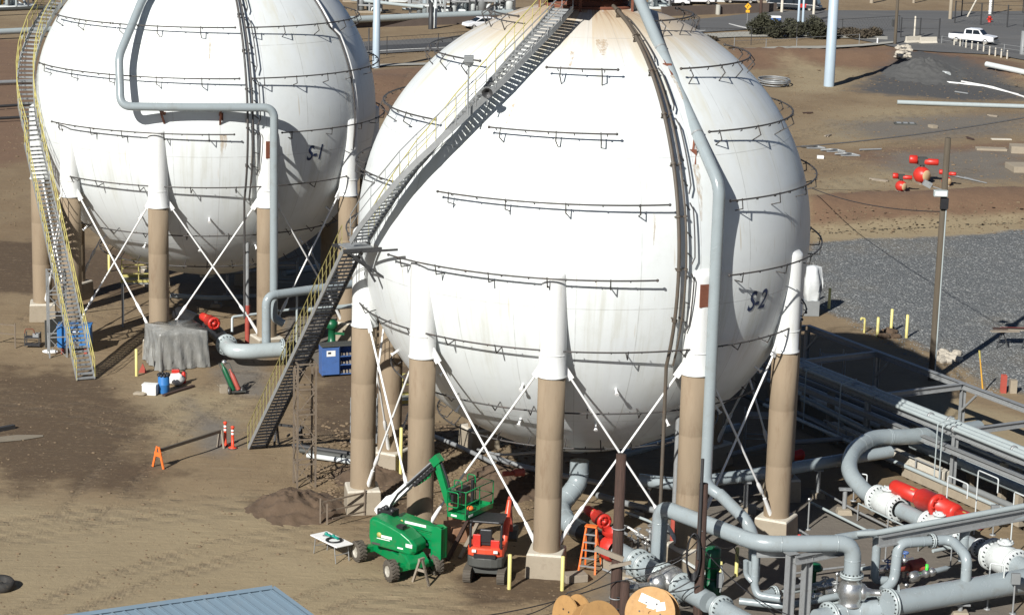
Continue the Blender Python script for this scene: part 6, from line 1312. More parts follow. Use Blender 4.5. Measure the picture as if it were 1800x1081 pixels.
# yellow railed valve platforms
def valve_platform(u, v, label, w, d, h, rz):
    p = GG(u, v); X = Vector((cos(rz), sin(rz), 0)); Y = Vector((-sin(rz), cos(rz), 0)); t = thing('valve_platform', label, 'platform', p)
    mb = MB(); mb.box(p+Z*h, (w, d, .12), X); mb.build('deck', STEEL, t)
    for x in (-1, 1):
        for y in (-1, 1):
            q = p+X*x*(w/2-.05)+Y*y*(d/2-.05); mb = MB(); mb.bar(q, q+Z*(h-.06), .1, .1); mb.build('leg', STEEL, t)
    mb = MB()
    for x in (-1, 0, 1):
        for y in (-1, 1): q = p+X*x*(w/2)+Y*y*d/2+Z*h; mb.bar(q, q+Z*1.05, .05, .05)
    for z in (.12, .55, 1.05):
        for y in (-1, 1): mb.bar(p+X*-w/2+Y*y*d/2+Z*(h+z), p+X*w/2+Y*y*d/2+Z*(h+z), .05, .05 if z > .2 else .14)
        mb.bar(p+X*w/2-Y*d/2+Z*(h+z), p+X*w/2+Y*d/2+Z*(h+z), .05, .05)
    mb.build('railing', YEL, t); q = p+X*w*.42-Y*(d/2+.1); mb = MB()
    for s_ in (-.22, .22): mb.bar(q+X*s_, q+X*s_+Z*(h+1.0), .05, .05)
    for k in range(int(h/.3)): mb.bar(q-X*.22+Z*(.25+k*.3), q+X*.22+Z*(.25+k*.3), .03, .03)
    mb.build('ladder', YEL, t)
valve_platform(245, 570, 'yellow railed valve platform behind a leg of the farther sphere', 1.9, 1.4, 2.5, .15)
valve_platform(712, 800, 'yellow railed valve platform in shade under the nearer sphere', 1.6, 1.4, 2.6, .3)
# green gas tank skid
p = GG(1249, 1066); t = thing('gas_tank', 'dark green upright tank behind the wooden post with the cable coil', 'tank', p); h = HT(p, 1249, 962)
mb = MB(); mb.lathe([(.36, 0), (.38, .06), (.38, h*.36), (.3, h*.46), (.28, h*.47)], p, n=22); mb.build('lower_shell', GREEND, t); mb = MB(); mb.lathe([(.26, h*.47), (.26, h*.62), (.3, h*.63), (.3, h*.97), (.22, h), (0, h)], p, n=18); mb.build('upper_shell', GREEND, t)
mb = MB(); mb.box(p+Vector((.25, -.3, h*.5)), (.2, .2, .55)); mb.tube([p+Vector((.3, -.3, h*.3)), p+Vector((.4, -.35, h*.55)), p+Vector((.3, -.28, h*.75))], .04, 8); mb.build('gauge_panel', MGREY, t); mb = MB()
for f in (.5, .68, .85): mb.lathe([(.31, h*f), (.31, h*f+.04)], p, n=18)
mb.build('band', DGREY, t)
# dirt heaps, rubble
def heap(name, label, u, v, rx, ry, h, mat, seed, cat='heap', rough=.12, n=56):
    p = GG(u, v); t = thing(name, label, cat, (p.x, p.y, 0)); vs, fs = [], []; m = 24
    for i in range(m+1):
        f = i/m
        for j in range(n):
            a = 2*pi*j/n; k = 1+.16*noise.noise(Vector((cos(a)*1.3, sin(a)*1.3, seed)))
            x, y = p.x+cos(a)*rx*f*k, p.y+sin(a)*ry*f*k; q = Vector((x*1.1, y*1.1, seed))
            z = h*((.5+.5*cos(pi*f)) if h < 2 else (1-f**2.2))*(1+.25*noise.noise(q*.7))+rough*noise.noise(q*2.3)*(1-f**4)+rough*.6*noise.noise(q*6)*(1-f**4)-.06*f**6
            vs.append((x, y, hgt(x, y)+z))
    fs = [(i*n+j, i*n+(j+1) % n, (i+1)*n+(j+1) % n, (i+1)*n+j) for i in range(m) for j in range(n)]
    mb = MB(); mb.add([vs[j] if True else 0 for j in range(len(vs))], [f for f in fs], True); mb.build('mound', mat, t); return t
SOIL = M('dark_soil', (.10, .067, .042), .95, var=.4, scale=1.5, bump=.9, bscale=6, dirt=(.13, .09, .06), damt=.6)
DGRAV = M('dark_gravel', (.085, .085, .082), .95, var=.35, scale=3, bump=.6, bscale=8)
STONE = M('pale_rubble', (.42, .38, .31), .9, var=.4, scale=3, bump=.6, bscale=4)
heap('dirt_pile', 'heap of dark soil beside the left leg footing of the nearer sphere', 520, 892, 2.4, 2.7, .72, SOIL, 1.3, rough=.22)
heap('dirt_pile', 'low rough spoil heap between the lattice tower and the left leg', 655, 835, 2.2, 2.6, .4, SOIL, 5.1, rough=.2)
heap('dirt_pile', 'rough spoil heap behind the boom lift basket', 890, 850, 2.4, 3.2, .6, SOIL, 9.7, rough=.22)
rocks_after = True
heap('gravel_pile', 'rounded pile of dark gravel on the far dirt right of the light pole', 1622, 130, 5.2, 9, 1.55, DGRAV, 3.3, rough=.2)
def rocks(name, label, u, v, du, dv, n, s0, s1, mat, seed, zoff=0):
    rs = random.Random(seed); c = GG(u, v); t = thing(name, label, 'rubble', c)
    for k in range(n):
        p = GG(u+rs.uniform(-du, du), v+rs.uniform(-dv, dv)); r = rs.uniform(s0, s1); mb = MB(); mb.ball(p+Vector((0, 0, r*.3)), r, 8, 6, (rs.uniform(.8, 1.4), rs.uniform(.7, 1.2), rs.uniform(.5, .8)))
        mb.v = [tuple(Vector(q)+Vector(noise.noise_vector(Vector(q)*2.5/r*.3))*r*.25) for q in mb.v]; mb.sm = [False]*len(mb.sm); mb.build('stone', mat, t)
rocks('rubble_heap', 'pile of broken concrete at the foot of the tall wooden pole', 1664, 628, 22, 9, 30, .12, .3, STONE, 2)
rocks('rubble_heap', 'pale stone riprap on the bank below the concrete barriers', 1588, 92, 12, 10, 70, .14, .34, STONE, 4)
rocks('soil_clod_cluster', 'scatter of big clods on the heap of dark soil', 505, 888, 48, 16, 60, .05, .16, SOIL, 9)
rocks('rubble_heap', 'heap of dark clods between the yellow bollards', 1560, 588, 16, 7, 14, .12, .28, SOIL, 6)
rs = random.Random(11)
mb = MB(); us, vs_, rr = [], [], []
for k in range(4200):
    if k < 1600: u, v, r = rs.uniform(0, 1060), rs.uniform(560, 1078), rs.uniform(.012, .05)
    elif k < 1660: u, v, r = rs.uniform(0, 560), rs.uniform(680, 1060), rs.uniform(.04, .09)
    else:
        u, v, r = rs.gauss(720, 130), rs.gauss(810, 45), rs.uniform(.03, .10)
        if not (540 < u < 1010 and 740 < v < 905): continue
    us.append(u); vs_.append(v); rr.append(r)
for p, r in zip(GGn(us, vs_), rr): mb.ball(p+Vector((0, 0, r*.2)), r, 6, 4, (1.2, 1, .65))
mb.sm = [False]*len(mb.sm)
tag(mb.build('loose_clods', M('soil_clods', (.16, .115, .07), .95, var=.5, scale=.7)), 'small loose clods and pebbles strewn over the dirt yard', 'pebbles', kind='stuff')
mb = MB(); us, vs_, rr = [], [], []
for k in range(2600):
    if k < 2100: us.append(rs.uniform(1380, 1800)); vs_.append(rs.uniform(120, 412))
    else: us.append(rs.uniform(0, 80) if k % 2 else rs.uniform(620, 760)); vs_.append(rs.uniform(70, 400) if k % 2 else rs.uniform(95, 200))
    rr.append(rs.uniform(.02, .08)*(1.8 if rs.random() < .05 else 1))
for p, r in zip(GGn(us, vs_), rr): mb.ball(p+Vector((0, 0, r*.2)), r, 6, 4, (rs.uniform(.8, 1.8), 1, .6))
mb.sm = [False]*len(mb.sm)
tag(mb.build('far_clods', M('soil_clods', (.16, .115, .07))), 'clods and pebbles strewn over the far dirt behind the spheres', 'pebbles', kind='stuff')
mb = MB(); us, vs_ = [], []
for k in range(5000):
    u, v = rs.uniform(1400, 1800), rs.uniform(425, 690)
    if v < 425+max(0, (1432-u)*.2) or v > 520+(u-1400)*.55: continue
    us.append(u); vs_.append(v)
for p in GGn(us, vs_): r = rs.uniform(.02, .055); mb.ball(p+Vector((0, 0, r*.2)), r, 5, 3, (rs.uniform(.8, 1.5), rs.uniform(.8, 1.4), .6))
mb.sm = [False]*len(mb.sm)
tag(mb.build('crushed_stone', M('grey_crushed_stone', (.19, .2, .2), .95, var=.7, scale=1.3)), 'grey crushed stones lying over the gravel area', 'stones', kind='stuff')
# planks on trestles at the right edge
p = GG(1768, 612); t = thing('trestle', 'stack of brown planks on a steel trestle on the gravel', 'trestle', p)
for k, (a, b_, m_) in enumerate(((( -.9, 0), (.7, .2), WOODP), ((-.7, .45), (1.5, .5), WOODD), ((-.2, .8), (1.9, .9), REDD), ((.1, .3), (2.2, .4), WOODP))): mb = MB(); z_ = .95+.06*(k % 2); mb.bar(p+Vector((a[0], a[1], z_)), p+Vector((b_[0], b_[1], z_)), .35, .055); mb.build('plank', m_, t)
for x in (-.2, 1.2):
    for s_ in (-1, 1): mb = MB(); mb.bar(p+Vector((x+s_*.35, -.1, 0)), p+Vector((x, .3, .92)), .05, .05); mb.build('leg', BLACKST, t)
# hanging plastic sheet
c = G(1428, 495, 2.0); t = thing('plastic_sheet', 'translucent white plastic sheeting wrapped round equipment beside the right leg', 'sheeting', (c.x, c.y, 0)); vs, fs = [], []
for j in range(9):
    for i in range(14):
        f = i/13*2*pi; r = .42+.12*sin(i*2.3+j*.4)+.1*(j < 3)*sin(i*1.7); w = (.75+.25*sin(j/8*pi)); vs.append((c.x+cos(f)*r*w*1.2, c.y+sin(f)*r*w, .9+j/8*2.0))
fs = [(j*14+i, j*14+(i+1) % 14, (j+1)*14+(i+1) % 14, (j+1)*14+i) for j in range(8) for i in range(13)]; vs.append((c.x, c.y, 3.0)); fs += [(8*14+i, 8*14+(i+1) % 14, len(vs)-1) for i in range(14)]
mb = MB(); mb.add(vs, fs, True); mb.build('sheet', TARPW, t); mb = MB(); mb.box((c.x, c.y, .45), (.9, .7, .9)); mb.build('cabinet', MGREY, t)
# red valves on the far dirt
def valve_set(u, v, s, label, rot):
    p = GG(u, v); X = Vector((cos(rot), sin(rot), 0)); Y = Vector((-sin(rot), cos(rot), 0)); t = thing('spare_valve', label, 'valve', p)
    mb = MB(); mb.lathe([(.35*s, -.62*s), (.5*s, -.5*s), (.68*s, -.2*s), (.7*s, .1*s), (.6*s, .42*s), (.45*s, .6*s)], p+Z*.7*s, -Y+X*.55, 24); mb.build('valve_body', RED, t)
    mb = MB(); q = p+Z*.7*s; A = (-Y+X*.55).normalized(); mb.lathe([(.46*s, .59*s), (.42*s, .64*s), (0, .64*s)], q, A, 20); mb.build('end_cover', M('plywood_cover', (.5, .36, .2), .7), t)
    mb = MB(); mb.lathe([(.2*s, 1.3*s), (.2*s, 1.75*s)], p, n=12); mb.box(p+Z*1.85*s, (.75*s, .5*s, .62*s), X); mb.cyl(p+Z*1.95*s-X*.45*s, p+Z*1.8*s+X*.3*s, .16*s, n=12); mb.build('yoke', DGREY, t)
    mb = MB(); mb.lathe([(0, -1.0*s), (.32*s, -.98*s), (.36*s, -.9*s), (.36*s, -.35*s), (.2*s, -.3*s)], p+Z*1.95*s+X*-.1*s, X-Y*.25, 18); mb.build('actuator_cylinder', RED, t)
    mb = MB(); mb.lathe([(.2*s, .15*s), (.27*s, .2*s), (.27*s, 1.25*s), (.22*s, 1.32*s), (0, 1.32*s)], p+Z*1.8*s, X-Y*.25, 18); mb.build('spring_cylinder', RED, t)
    for sx__ in (-.3, .3): mb = MB(); mb.bar(p+X*sx__*s-Y*.9*s+Z*.05, p+X*sx__*s+Y*.9*s+Z*.05, .2*s, .12); mb.build('skid', WOODP, t)
valve_set(1619, 322, .95, 'large red spare valve with its actuator on skids on the far dirt', .1)
valve_set(1583, 337, .62, 'smaller red spare valve left of the large one on the far dirt', .15)
valve_set(1663, 327, .55, 'small red spare valve half hidden behind the wooden pole', -.1)
for i, (u, v, l) in enumerate(((590, 0, ''),)): pass
# shed roof at the bottom edge
zr = 3.2; A_, B_ = G(150, 1080, zr), G(478, 1033, zr); d = (B_-A_).normalized(); C_ = G(545, 1082, 2.35); A_ = A_-d*3; dn = (C_-B_); dn = dn-d*dn.dot(d); sl = dn.normalized()
t = thing('metal_shed', 'shed with blue grey ribbed metal roof at the bottom edge', 'shed', (B_.x, B_.y, 0)); nrm = d.cross(sl); nrm = nrm if nrm.z > 0 else -nrm; Lr = (B_-A_).length; E_ = C_-B_
wd = 2.6
mb = MB()
for s0 in np.arange(0, Lr, .01+Lr): pass
top = [A_, B_, B_+E_*wd+d*0, A_+E_*wd]; mb.add(top+[q-nrm*.06 for q in top], [(0, 1, 2, 3), (7, 6, 5, 4), (0, 4, 5, 1), (1, 5, 6, 2), (2, 6, 7, 3), (3, 7, 4, 0)])
k = 0
while k*.40 < Lr-.1:
    q = B_-d*(k*.40+.12); mb.bar(q+nrm*.02, q+E_*wd+nrm*.02, .05, .07, nrm); k += 1
rf = mb.build('roof', ROOF, t)
mb = MB(); mb.bar(A_+nrm*.03, B_+nrm*.03, .14, .1, nrm); mb.bar(B_+nrm*.03+d*.03, B_+E_*wd+nrm*.03+d*.03, .12, .1, nrm); mb.build('ridge_trim', ROOF, rf)
mb = MB(); q = [A_+sl*.3-nrm*.1, B_-d*.3+sl*.3-nrm*.1, B_-d*.3+E_*wd-sl*.3-nrm*.1, A_+E_*wd-sl*.3-nrm*.1]; mb.hexa([Vector((p.x, p.y, 0)) for p in q]+q); mb.build('wall', MGREY, t)
# ================================================================ FAR BACKGROUND
def leafy(name, label, cat, u0, u1, v, depth, h, n, mat, seed, wood=True):
    rs = random.Random(seed); a, b = GG(u0, v), GG(u1, v); d = (b-a).normalized(); L = (b-a).length; nn = Vector((-d.y, d.x, 0)); c = (a+b)/2; t = thing(name, label, cat, c)
    vs, fs = [], []; bl = [(rs.uniform(0, L), rs.uniform(0, depth), rs.uniform(.55, 1.0)) for _ in range(int(L*1.6))]
    for k in range(n):
        x, y, s = rs.choice(bl); g = Vector((rs.gauss(0, 1), rs.gauss(0, 1), rs.gauss(0, 1))).normalized()*(rs.random()**.35)
        p = a+d*(x+g.x*1.1)+nn*(y+g.y*1.0)+Vector((0, 0, max(.05, h*s*.5+g.z*h*s*.5)))
        e1 = Vector((rs.gauss(0, 1), rs.gauss(0, 1), rs.gauss(0, 1))).normalized(); e2 = e1.orthogonal().normalized(); r = rs.uniform(.1, .24); i = len(vs)
        vs += [p-e1*r, p+e2*r*.5, p+e1*r, p-e2*r*.5]; fs.append((i, i+1, i+2, i+3))
    mb = MB(); mb.add(vs, fs); mb.build('foliage', mat, t)
    mb = MB()
    for x, y, s in bl[::2]: q = a+d*x+nn*y; mb.cyl(q, q+Vector((rs.uniform(-.2, .2), 0, h*s*.6)), .05, .02, n=6)
    mb.build('stems', WOODD, t); return t
LEAF = M('dark_winter_foliage', (.036, .036, .018), .8, var=.5, scale=2)
LEAF2 = M('bronze_winter_foliage', (.058, .045, .028), .8, var=.5, scale=2)
leafy('hedge', 'dark clipped hedge beside the road left of the tall light pole', 'hedge', 1342, 1468, 70, 5, 3.0, 8000, LEAF, 1)
leafy('shrub', 'low spreading dark shrub right of the tall light pole', 'shrub', 1470, 1555, 70, 3.5, 1.5, 4200, LEAF2, 2)
leafy('shrub', 'small dark shrub on the far verge beside the S-2 sphere', 'shrub', 1240, 1262, 74, 2, .9, 900, LEAF2, 3)
def box_car(name, label, u, v, X, paint, L=4.6, W=1.8, H=1.45, cat='car', van=False):
    p = GG(u, v); X = Vector(X).normalized(); Y = Vector((-X.y, X.x, 0)); z = Vector((0, 0, 1)); t = thing(name, label, cat, p)
    def E(a, b, c): return p+X*a+Y*b+z*c
    h = L/2; mb = MB(); mb.prism([(-h, .4), (-h, .85), (-h+.25, .95), (h-.9, .92), (h-.1, .75), (h, .4)], p, X, z, -W/2, W/2); mb.build('body', paint, t, bevel=.06)
    cp = [(-h+.1, .93), (-h+.15, H-.1), (-h+.3, H), (h-1.6 if not van else h-.9, H), (h-.9 if not van else h-.25, .93)] if van else [(-h+.35, .93), (-h+1.0, H-.03), (-h+1.3, H), (h-2.0, H), (h-1.15, .92)]
    n = len(cp); vs = [E(x, -(W/2-.05 if c < 1 else W/2-.2), c) for x, c in cp]+[E(x, (W/2-.05 if c < 1 else W/2-.2), c) for x, c in cp]
    mb = MB(); mb.add(vs, [tuple(range(n)), tuple(range(2*n-1, n-1, -1))]+[((i+1) % n, i, n+i, n+(i+1) % n) for i in range(n)]); cab = mb.build('cab', paint, t, bevel=.03)
    for sg in (-1, 1):
        mb = MB(); y0, y1 = sg*(W/2-.06+.02), sg*(W/2-.19+.02); q = [E(cp[0][0]+.45, y0, .98), E(cp[-1][0]-.1, y0, .98), E(cp[3][0]-.05, y1, H-.1), E(cp[2][0]+.1, y1, H-.1)]; mb.add(q, [(0, 1, 2, 3) if sg < 0 else (3, 2, 1, 0)]); mb.build('window', GLASS, cab)
    e = .025; mb = MB(); a0, a1 = cp[-1], cp[3]; mb.add([E(a0[0]+e-.05, -W/2+.15, a0[1]+.06), E(a0[0]+e-.05, W/2-.15, a0[1]+.06), E(a1[0]+e+.05, W/2-.27, a1[1]-.05), E(a1[0]+e+.05, -W/2+.27, a1[1]-.05)], [(0, 1, 2, 3)]); mb.build('windscreen', GLASS, cab)
    for a in (-h*.62, h*.62):
        for b in (-W/2+.1, W/2-.1): wheel(t, E(a, b, .33), Y*(-1 if b < 0 else 1), .33, .22, 12, RUBBER)
    return t
CARW = M('car_white', (.72, .73, .74)); CARD = M('car_dark', (.03, .035, .04), .3); CARS = M('car_silver', (.4, .42, .44), .3, .3)
box_car('parked_car', 'white car half hidden behind the crown of the S-2 sphere', 846, 51, (-.9, -.45, 0), CARW)
for i, (u, v, X, m, l, van) in enumerate(((1180, 10, (1, -.1, 0), CARW, 'white van parked behind the brown wall, leftmost', 1), (1222, 8, (.95, .2, 0), CARW, 'white van parked behind the brown wall near the pale pillar', 1), (1300, 6, (1, 0, 0), CARS, 'silver car behind the brown wall right of the pale pillar', 0))):
    box_car('parked_van' if van else 'parked_car', l, u, v, X, m, 5.2 if van else 4.6, 1.9, 2.1 if van else 1.45, 'van' if van else 'car', van)
t = box_car('parked_lorry', 'dark lorry with a red lower front at the top right of the hedge', 1396, 18, (.95, -.3, 0), CARD, 7.5, 2.4, 2.8, 'lorry', True)
mb = MB(); p = GG(1396, 18); mb.box(p+Vector((1.2, -1.6, .75)), (1.6, .2, .5)); mb.build('red_panel', RED, t)
# brown wall and pillar
def wall_run(label, u0, v0, u1, v1, h, w, mat, name='wall'):
    a, b = GG(u0, v0), GG(u1, v1); t = thing(name, label, 'wall', a); mb = MB(); mb.bar(a+Vector((0, 0, h/2-.1)), b+Vector((0, 0, h/2-.1)), w, h+.2); mb.build('wall', mat, t); return t
BRW = M('brown_wall', (.105, .08, .065), .9, var=.25, scale=1)
wall_run('long low brown wall beyond the road right of the S-2 crown', 1162, 29, 1364, 22, 1.25, .3, BRW)
wall_run('long low brown wall beyond the road between the two spheres', 600, 50, 880, 40, .9, .3, BRW)
t, b, h = post_thing('pillar', 'pale square pillar standing in the brown wall', 1262, 26, 9, .4, KERB, 'pillar', cap=False, n=4)
# sign
b = GG(1313, 47); h = HT(b, 1313, 12); t = thing('road_sign', 'yellow diamond warning sign beside the road', 'road sign', b)
mb = MB(); mb.cyl(b, b+Vector((0, 0, h)), .04, n=8); mb.build('post', STEEL, t)
AMB = M('sign_amber', (.75, .38, .02), .5, var=.03); f_ = Vector((1, .05, 0)); s_ = Vector((f_.y, -1, 0)).normalized()
mb = MB(); mb.box(b+Vector((0, 0, h))+s_*.06, (.62, .03, .62), (f_+Vector((0, 0, 1))).normalized(), -s_); d = mb.build('sign_plate', AMB, t); mb = MB(); mb.box(b+Vector((0, 0, h-.62))+s_*.06, (.5, .03, .34), f_, -s_); mb.build('lower_plate', AMB, t)
mb = MB(); c = b+Vector((0, 0, h))+s_*.085; mb.bar(c+Vector((-.07, 0, -.2)), c+Vector((-.07, 0, .02)), .06, .02, s_); mb.bar(c+Vector((-.07, 0, .02)), c+Vector((.07, 0, .08)), .06, .02, s_); mb.bar(c+Vector((.07, 0, .08)), c+Vector((.07, 0, .22)), .06, .02, s_); mb.build('arrow_symbol', BLACKP, d)
p = GG(1363, 44); t = thing('portable_bin', 'blue bin with a white lid at the left end of the hedge', 'bin', p); mb = MB(); mb.box(p+Vector((0, 0, .45)), (1.25, .9, .9)); mb.build('body', BLUED, t, bevel=.04); mb = MB(); mb.box(p+Vector((0, 0, 1.02)), (1.3, .95, .22)); mb.build('lid', PAPER, t, bevel=.04)
for u, v, vt, r, m, l in ((1343, 50, 44, .12, CONCW, 'short cream post left of the hedge, left of two'), (1351, 49, 43, .12, CONCW, 'short cream post left of the hedge, right of two'), (1337, 26, -30, .22, WOODD, 'dark brown pole beyond the road right of the yellow sign'),
        (1374, 23, 1, .2, CONCW, 'white post at the far roadside left of the lorry'), (1430, 27, -10, .18, CONCW, 'white post at the far roadside right of the lorry'), (1403, 43, -60, .16, LPOLE, 'blue grey pole behind the hedge, left of two'), (1411, 43, -60, .16, LPOLE, 'blue grey pole behind the hedge, right of two'),
        (1573, 79, -60, .2, WOODG, 'grey utility pole in front of the gate'), (1607, 66, 29, .12, CONCW, 'slim pale post behind the concrete barriers'), (1670, 35, -60, .25, CONC, 'thick pale pole beyond the gate fence'), (1740, 26, -60, .22, PAPER, 'white pole with a red foot beyond the pickup truck'),
        (1797, 97, 55, .35, MGREY, 'grey gate post at the right edge'), (1532, 6, -40, .3, CONC, 'pale post at the top edge beyond the wide road'), (1606, 6, -40, .2, CONC, 'second pale post at the top edge beyond the wide road'), (1542, 79, 68, .09, PAPER, 'small leaning white marker on the verge')):
    post_thing('post' if vt > -20 else 'pole', l, u, v, vt, r, m, 'post' if vt > -20 else 'pole', cap=False, n=10)
p = GG(1739, 41); t = thing('hydrant', 'red hydrant beside the white pole', 'hydrant', p); mb = MB(); mb.lathe([(.3, 0), (.22, .1), (.22, .7), (.28, .72), (.2, .9), (0, .95)], p, n=14); mb.build('body', RED, t); mb = MB(); mb.cyl(p+Vector((-.36, 0, .5)), p+Vector((.36, 0, .5)), .1, n=10); mb.build('outlet', RED, t)
a = GG(1700, 31); t = thing('leaning_pole', 'thin pale pole leaning beyond the gate fence', 'pole', a); mb = MB(); mb.cyl(a, a+Vector((1.1, 0, HT(a, 1712, 0))), .12, n=8); mb.build('shaft', CONCW, t)
p = GG(1571, 60); t = thing('meter_box', 'dark box on the grey utility pole at the gate', 'box', p+Vector((0, 0, 1.0))); mb = MB(); mb.box(p+Vector((0, -.3, 1.4)), (.7, .4, .9)); mb.build('box', DGREY, t, bevel=.03); mb = MB(); mb.box(p+Vector((0, -.52, 1.4)), (.6, .03, .8)); mb.build('door', BLACKST, t)
# white posts below the pickup
proto = None
for i in range(10):
    u, v = 1677+i*(1770-1677)/9, 81+i*(101-81)/9+(3 if i > 5 else 0); b = GG(u, v)
    if proto is None:
        proto = thing('marker_post', 'white marker post in the slanting row below the pickup truck', 'post', b, 'white marker posts below the pickup truck'); mb = MB(); mb.lathe([(.09, -.1), (.09, .95), (.07, 1.0), (0, 1.02)], b, n=10); mb.build('shaft', CONCW, proto); mb = MB(); mb.lathe([(.094, .75), (.094, .88)], b, n=10); mb.build('band', STEEL, proto)
    else: c = copy_tree(proto); c.location = b
# concrete barriers
for i, (u0, u1, v, l) in enumerate(((1592, 1618, 77, 'left concrete traffic barrier at the gate'), (1617, 1646, 78, 'right concrete traffic barrier at the gate'))):
    a, b = GG(u0, v), GG(u1, v-1); X = (b-a).normalized(); Y = Vector((-X.y, X.x, 0)); t = thing('traffic_barrier', l, 'barrier', (a+b)/2, 'concrete barriers at the gate'); L = (b-a).length
    mb = MB(); mb.prism([(-.32, 0), (.32, 0), (.32, .12), (.14, .35), (.09, .85), (-.09, .85), (-.14, .35), (-.32, .12)], a, Y, (0, 0, 1), 0, L if Y.cross(Vector((0, 0, 1))).dot(X) > 0 else -L); mb.build('barrier', CONCW, t, bevel=.02)
# fences
def fence(label, pts, h, mat, step=4.0, rails=(.97,), mesh=False, pr=.045):
    P = [GG(*q) for q in pts]; t = thing('fence', label, 'fence', P[0])
    for a, b in zip(P[:-1], P[1:]):
        n = max(1, int((b-a).length/step))
        for i in range(n+1):
            if i == n and b is not P[-1]: continue
            q = a.lerp(b, i/n); q.z = hgt(q.x, q.y); mb = MB(); mb.cyl(q-Vector((0, 0, .1)), q+Vector((0, 0, h)), pr, n=6); mb.build('post', mat, t)
        for r in rails: mb = MB(); mb.tube([a+Vector((0, 0, h*r)), b+Vector((0, 0, h*r))], .025, 5); mb.build('rail', mat, t)
        if mesh:
            mb = MB(); L = (b-a).length; d = (b-a)/L; k = int(L/.55)
            for i in range(k):
                for sg in (0, 1):
                    q0 = a+d*(i*.55+(h if sg else 0)); q1 = a+d*(i*.55+(0 if sg else h))+Vector((0, 0, h))
                    if (q0-a).length > L or (q1-a).dot(d) > L: continue
                    mb.tube([q0, q1], .006, 3, cap=False)
            mb.build('wire_mesh', mat, t)
fence('thin wire fence along the road between the two spheres', [(636, 102), (680, 98), (770, 92), (860, 84)], 2.1, BLACKST, 6.5, mesh=True)
fence('thin wire fence along the verge right of the S-2 sphere', [(1215, 78), (1320, 80), (1400, 72), (1480, 62), (1580, 55)], 2.0, BLACKST, 5.5, mesh=True)
fence('dark steel gate fence behind the concrete barriers', [(1583, 68), (1650, 70)], 2.6, BLACKST, 1.6, rails=(.95, .5, .1), pr=.08)
fence('dark steel yard fence behind the pickup truck', [(1678, 42), (1770, 50), (1800, 50)], 3.0, BLACKST, 3.2, rails=(.97, .6), pr=.09, mesh=True)
fence('dark fence at the top right corner beyond the pickup', [(1690, 30), (1850, 22)], 3.2, BLACKST, 5, rails=(.97, .55), pr=.08)
fence('grey post and rail fence below the white marker posts', [(1655, 78), (1730, 88), (1800, 98)], 1.0, STEEL, 3.0, rails=(.95, .5), pr=.05)
# plant behind the road: pipe bank and skids
def longpipe(label, px, z, r, mat, step=12, name='pipeline'):
    P = [GG(u, v) for u, v in px]; P = [Vector((p.x, p.y, p.z+z)) for p in P]; t = thing(name, label, 'pipe', Vector((P[0].x, P[0].y, 0)))
    mb = MB(); mb.tube(P, r, 12); mb.build('pipe_run', mat, t)
    L = (P[-1]-P[0]).length
    for s in np.arange(step*.4, L, step):
        q = P[0].lerp(P[-1], s/L)
        if z > r*1.5: mb = MB(); mb.box((q.x, q.y, (q.z-r)/2), (.25, .25, q.z-r)); mb.build('support', STEEL, t)
    return t
longpipe('thick silver pipe running along the plant between the two spheres', [(598, 52), (720, 46), (900, 38)], 1.1, .42, SILV)
longpipe('silver pipe behind the curved stairs at the left edge', [(-30, 72), (90, 66)], .9, .35, SILV)
longpipe('pale slanting pipe rising over the plant between the spheres', [(618, 20), (745, 34)], 1.5, .22, SILV)
longpipe('white slanting pipe above the plant left of the skids', [(690, 10), (752, 24)], 1.6, .25, VALVEW)
longpipe('thin silver pipe at the very top between the spheres', [(610, 8), (745, 6)], 1.0, .2, SILV)
longpipe('dark pipe low at the left edge behind the curved stairs', [(-30, 196), (62, 190)], .35, .13, BLACKST, 30)
longpipe('second dark pipe low at the left edge behind the stairs', [(-30, 217), (64, 212)], .35, .13, BLACKST, 30)
longpipe('pale pipe at the left edge above the dark pipes', [(-30, 152), (60, 148)], .3, .2, STEEL, 30)
longpipe('dark pipe at the top left behind the curved stairs', [(-30, 30), (110, 24)], .8, .25, DGREY, 20)
longpipe('long silver pipe lying on the far dirt at the right edge', [(1577, 184), (1690, 188), (1850, 193)], .22, .22, SILV)
longpipe('white steel pipe lying on the bank at the right edge', [(1733, 127), (1830, 148)], .85, .3, VALVEW)
longpipe('short white pipe stub lying by the dark gravel pile', [(1641, 136), (1666, 140)], .4, .42, VALVEW)
longpipe('thin white hose lying on the dark gravel', [(1664, 146), (1730, 153), (1790, 168)], .08, .09, PAPER)
longpipe('second thin white hose lying on the dark gravel', [(1690, 145), (1745, 155), (1800, 172)], .08, .09, PAPER)
p = GG(1666, 140); 
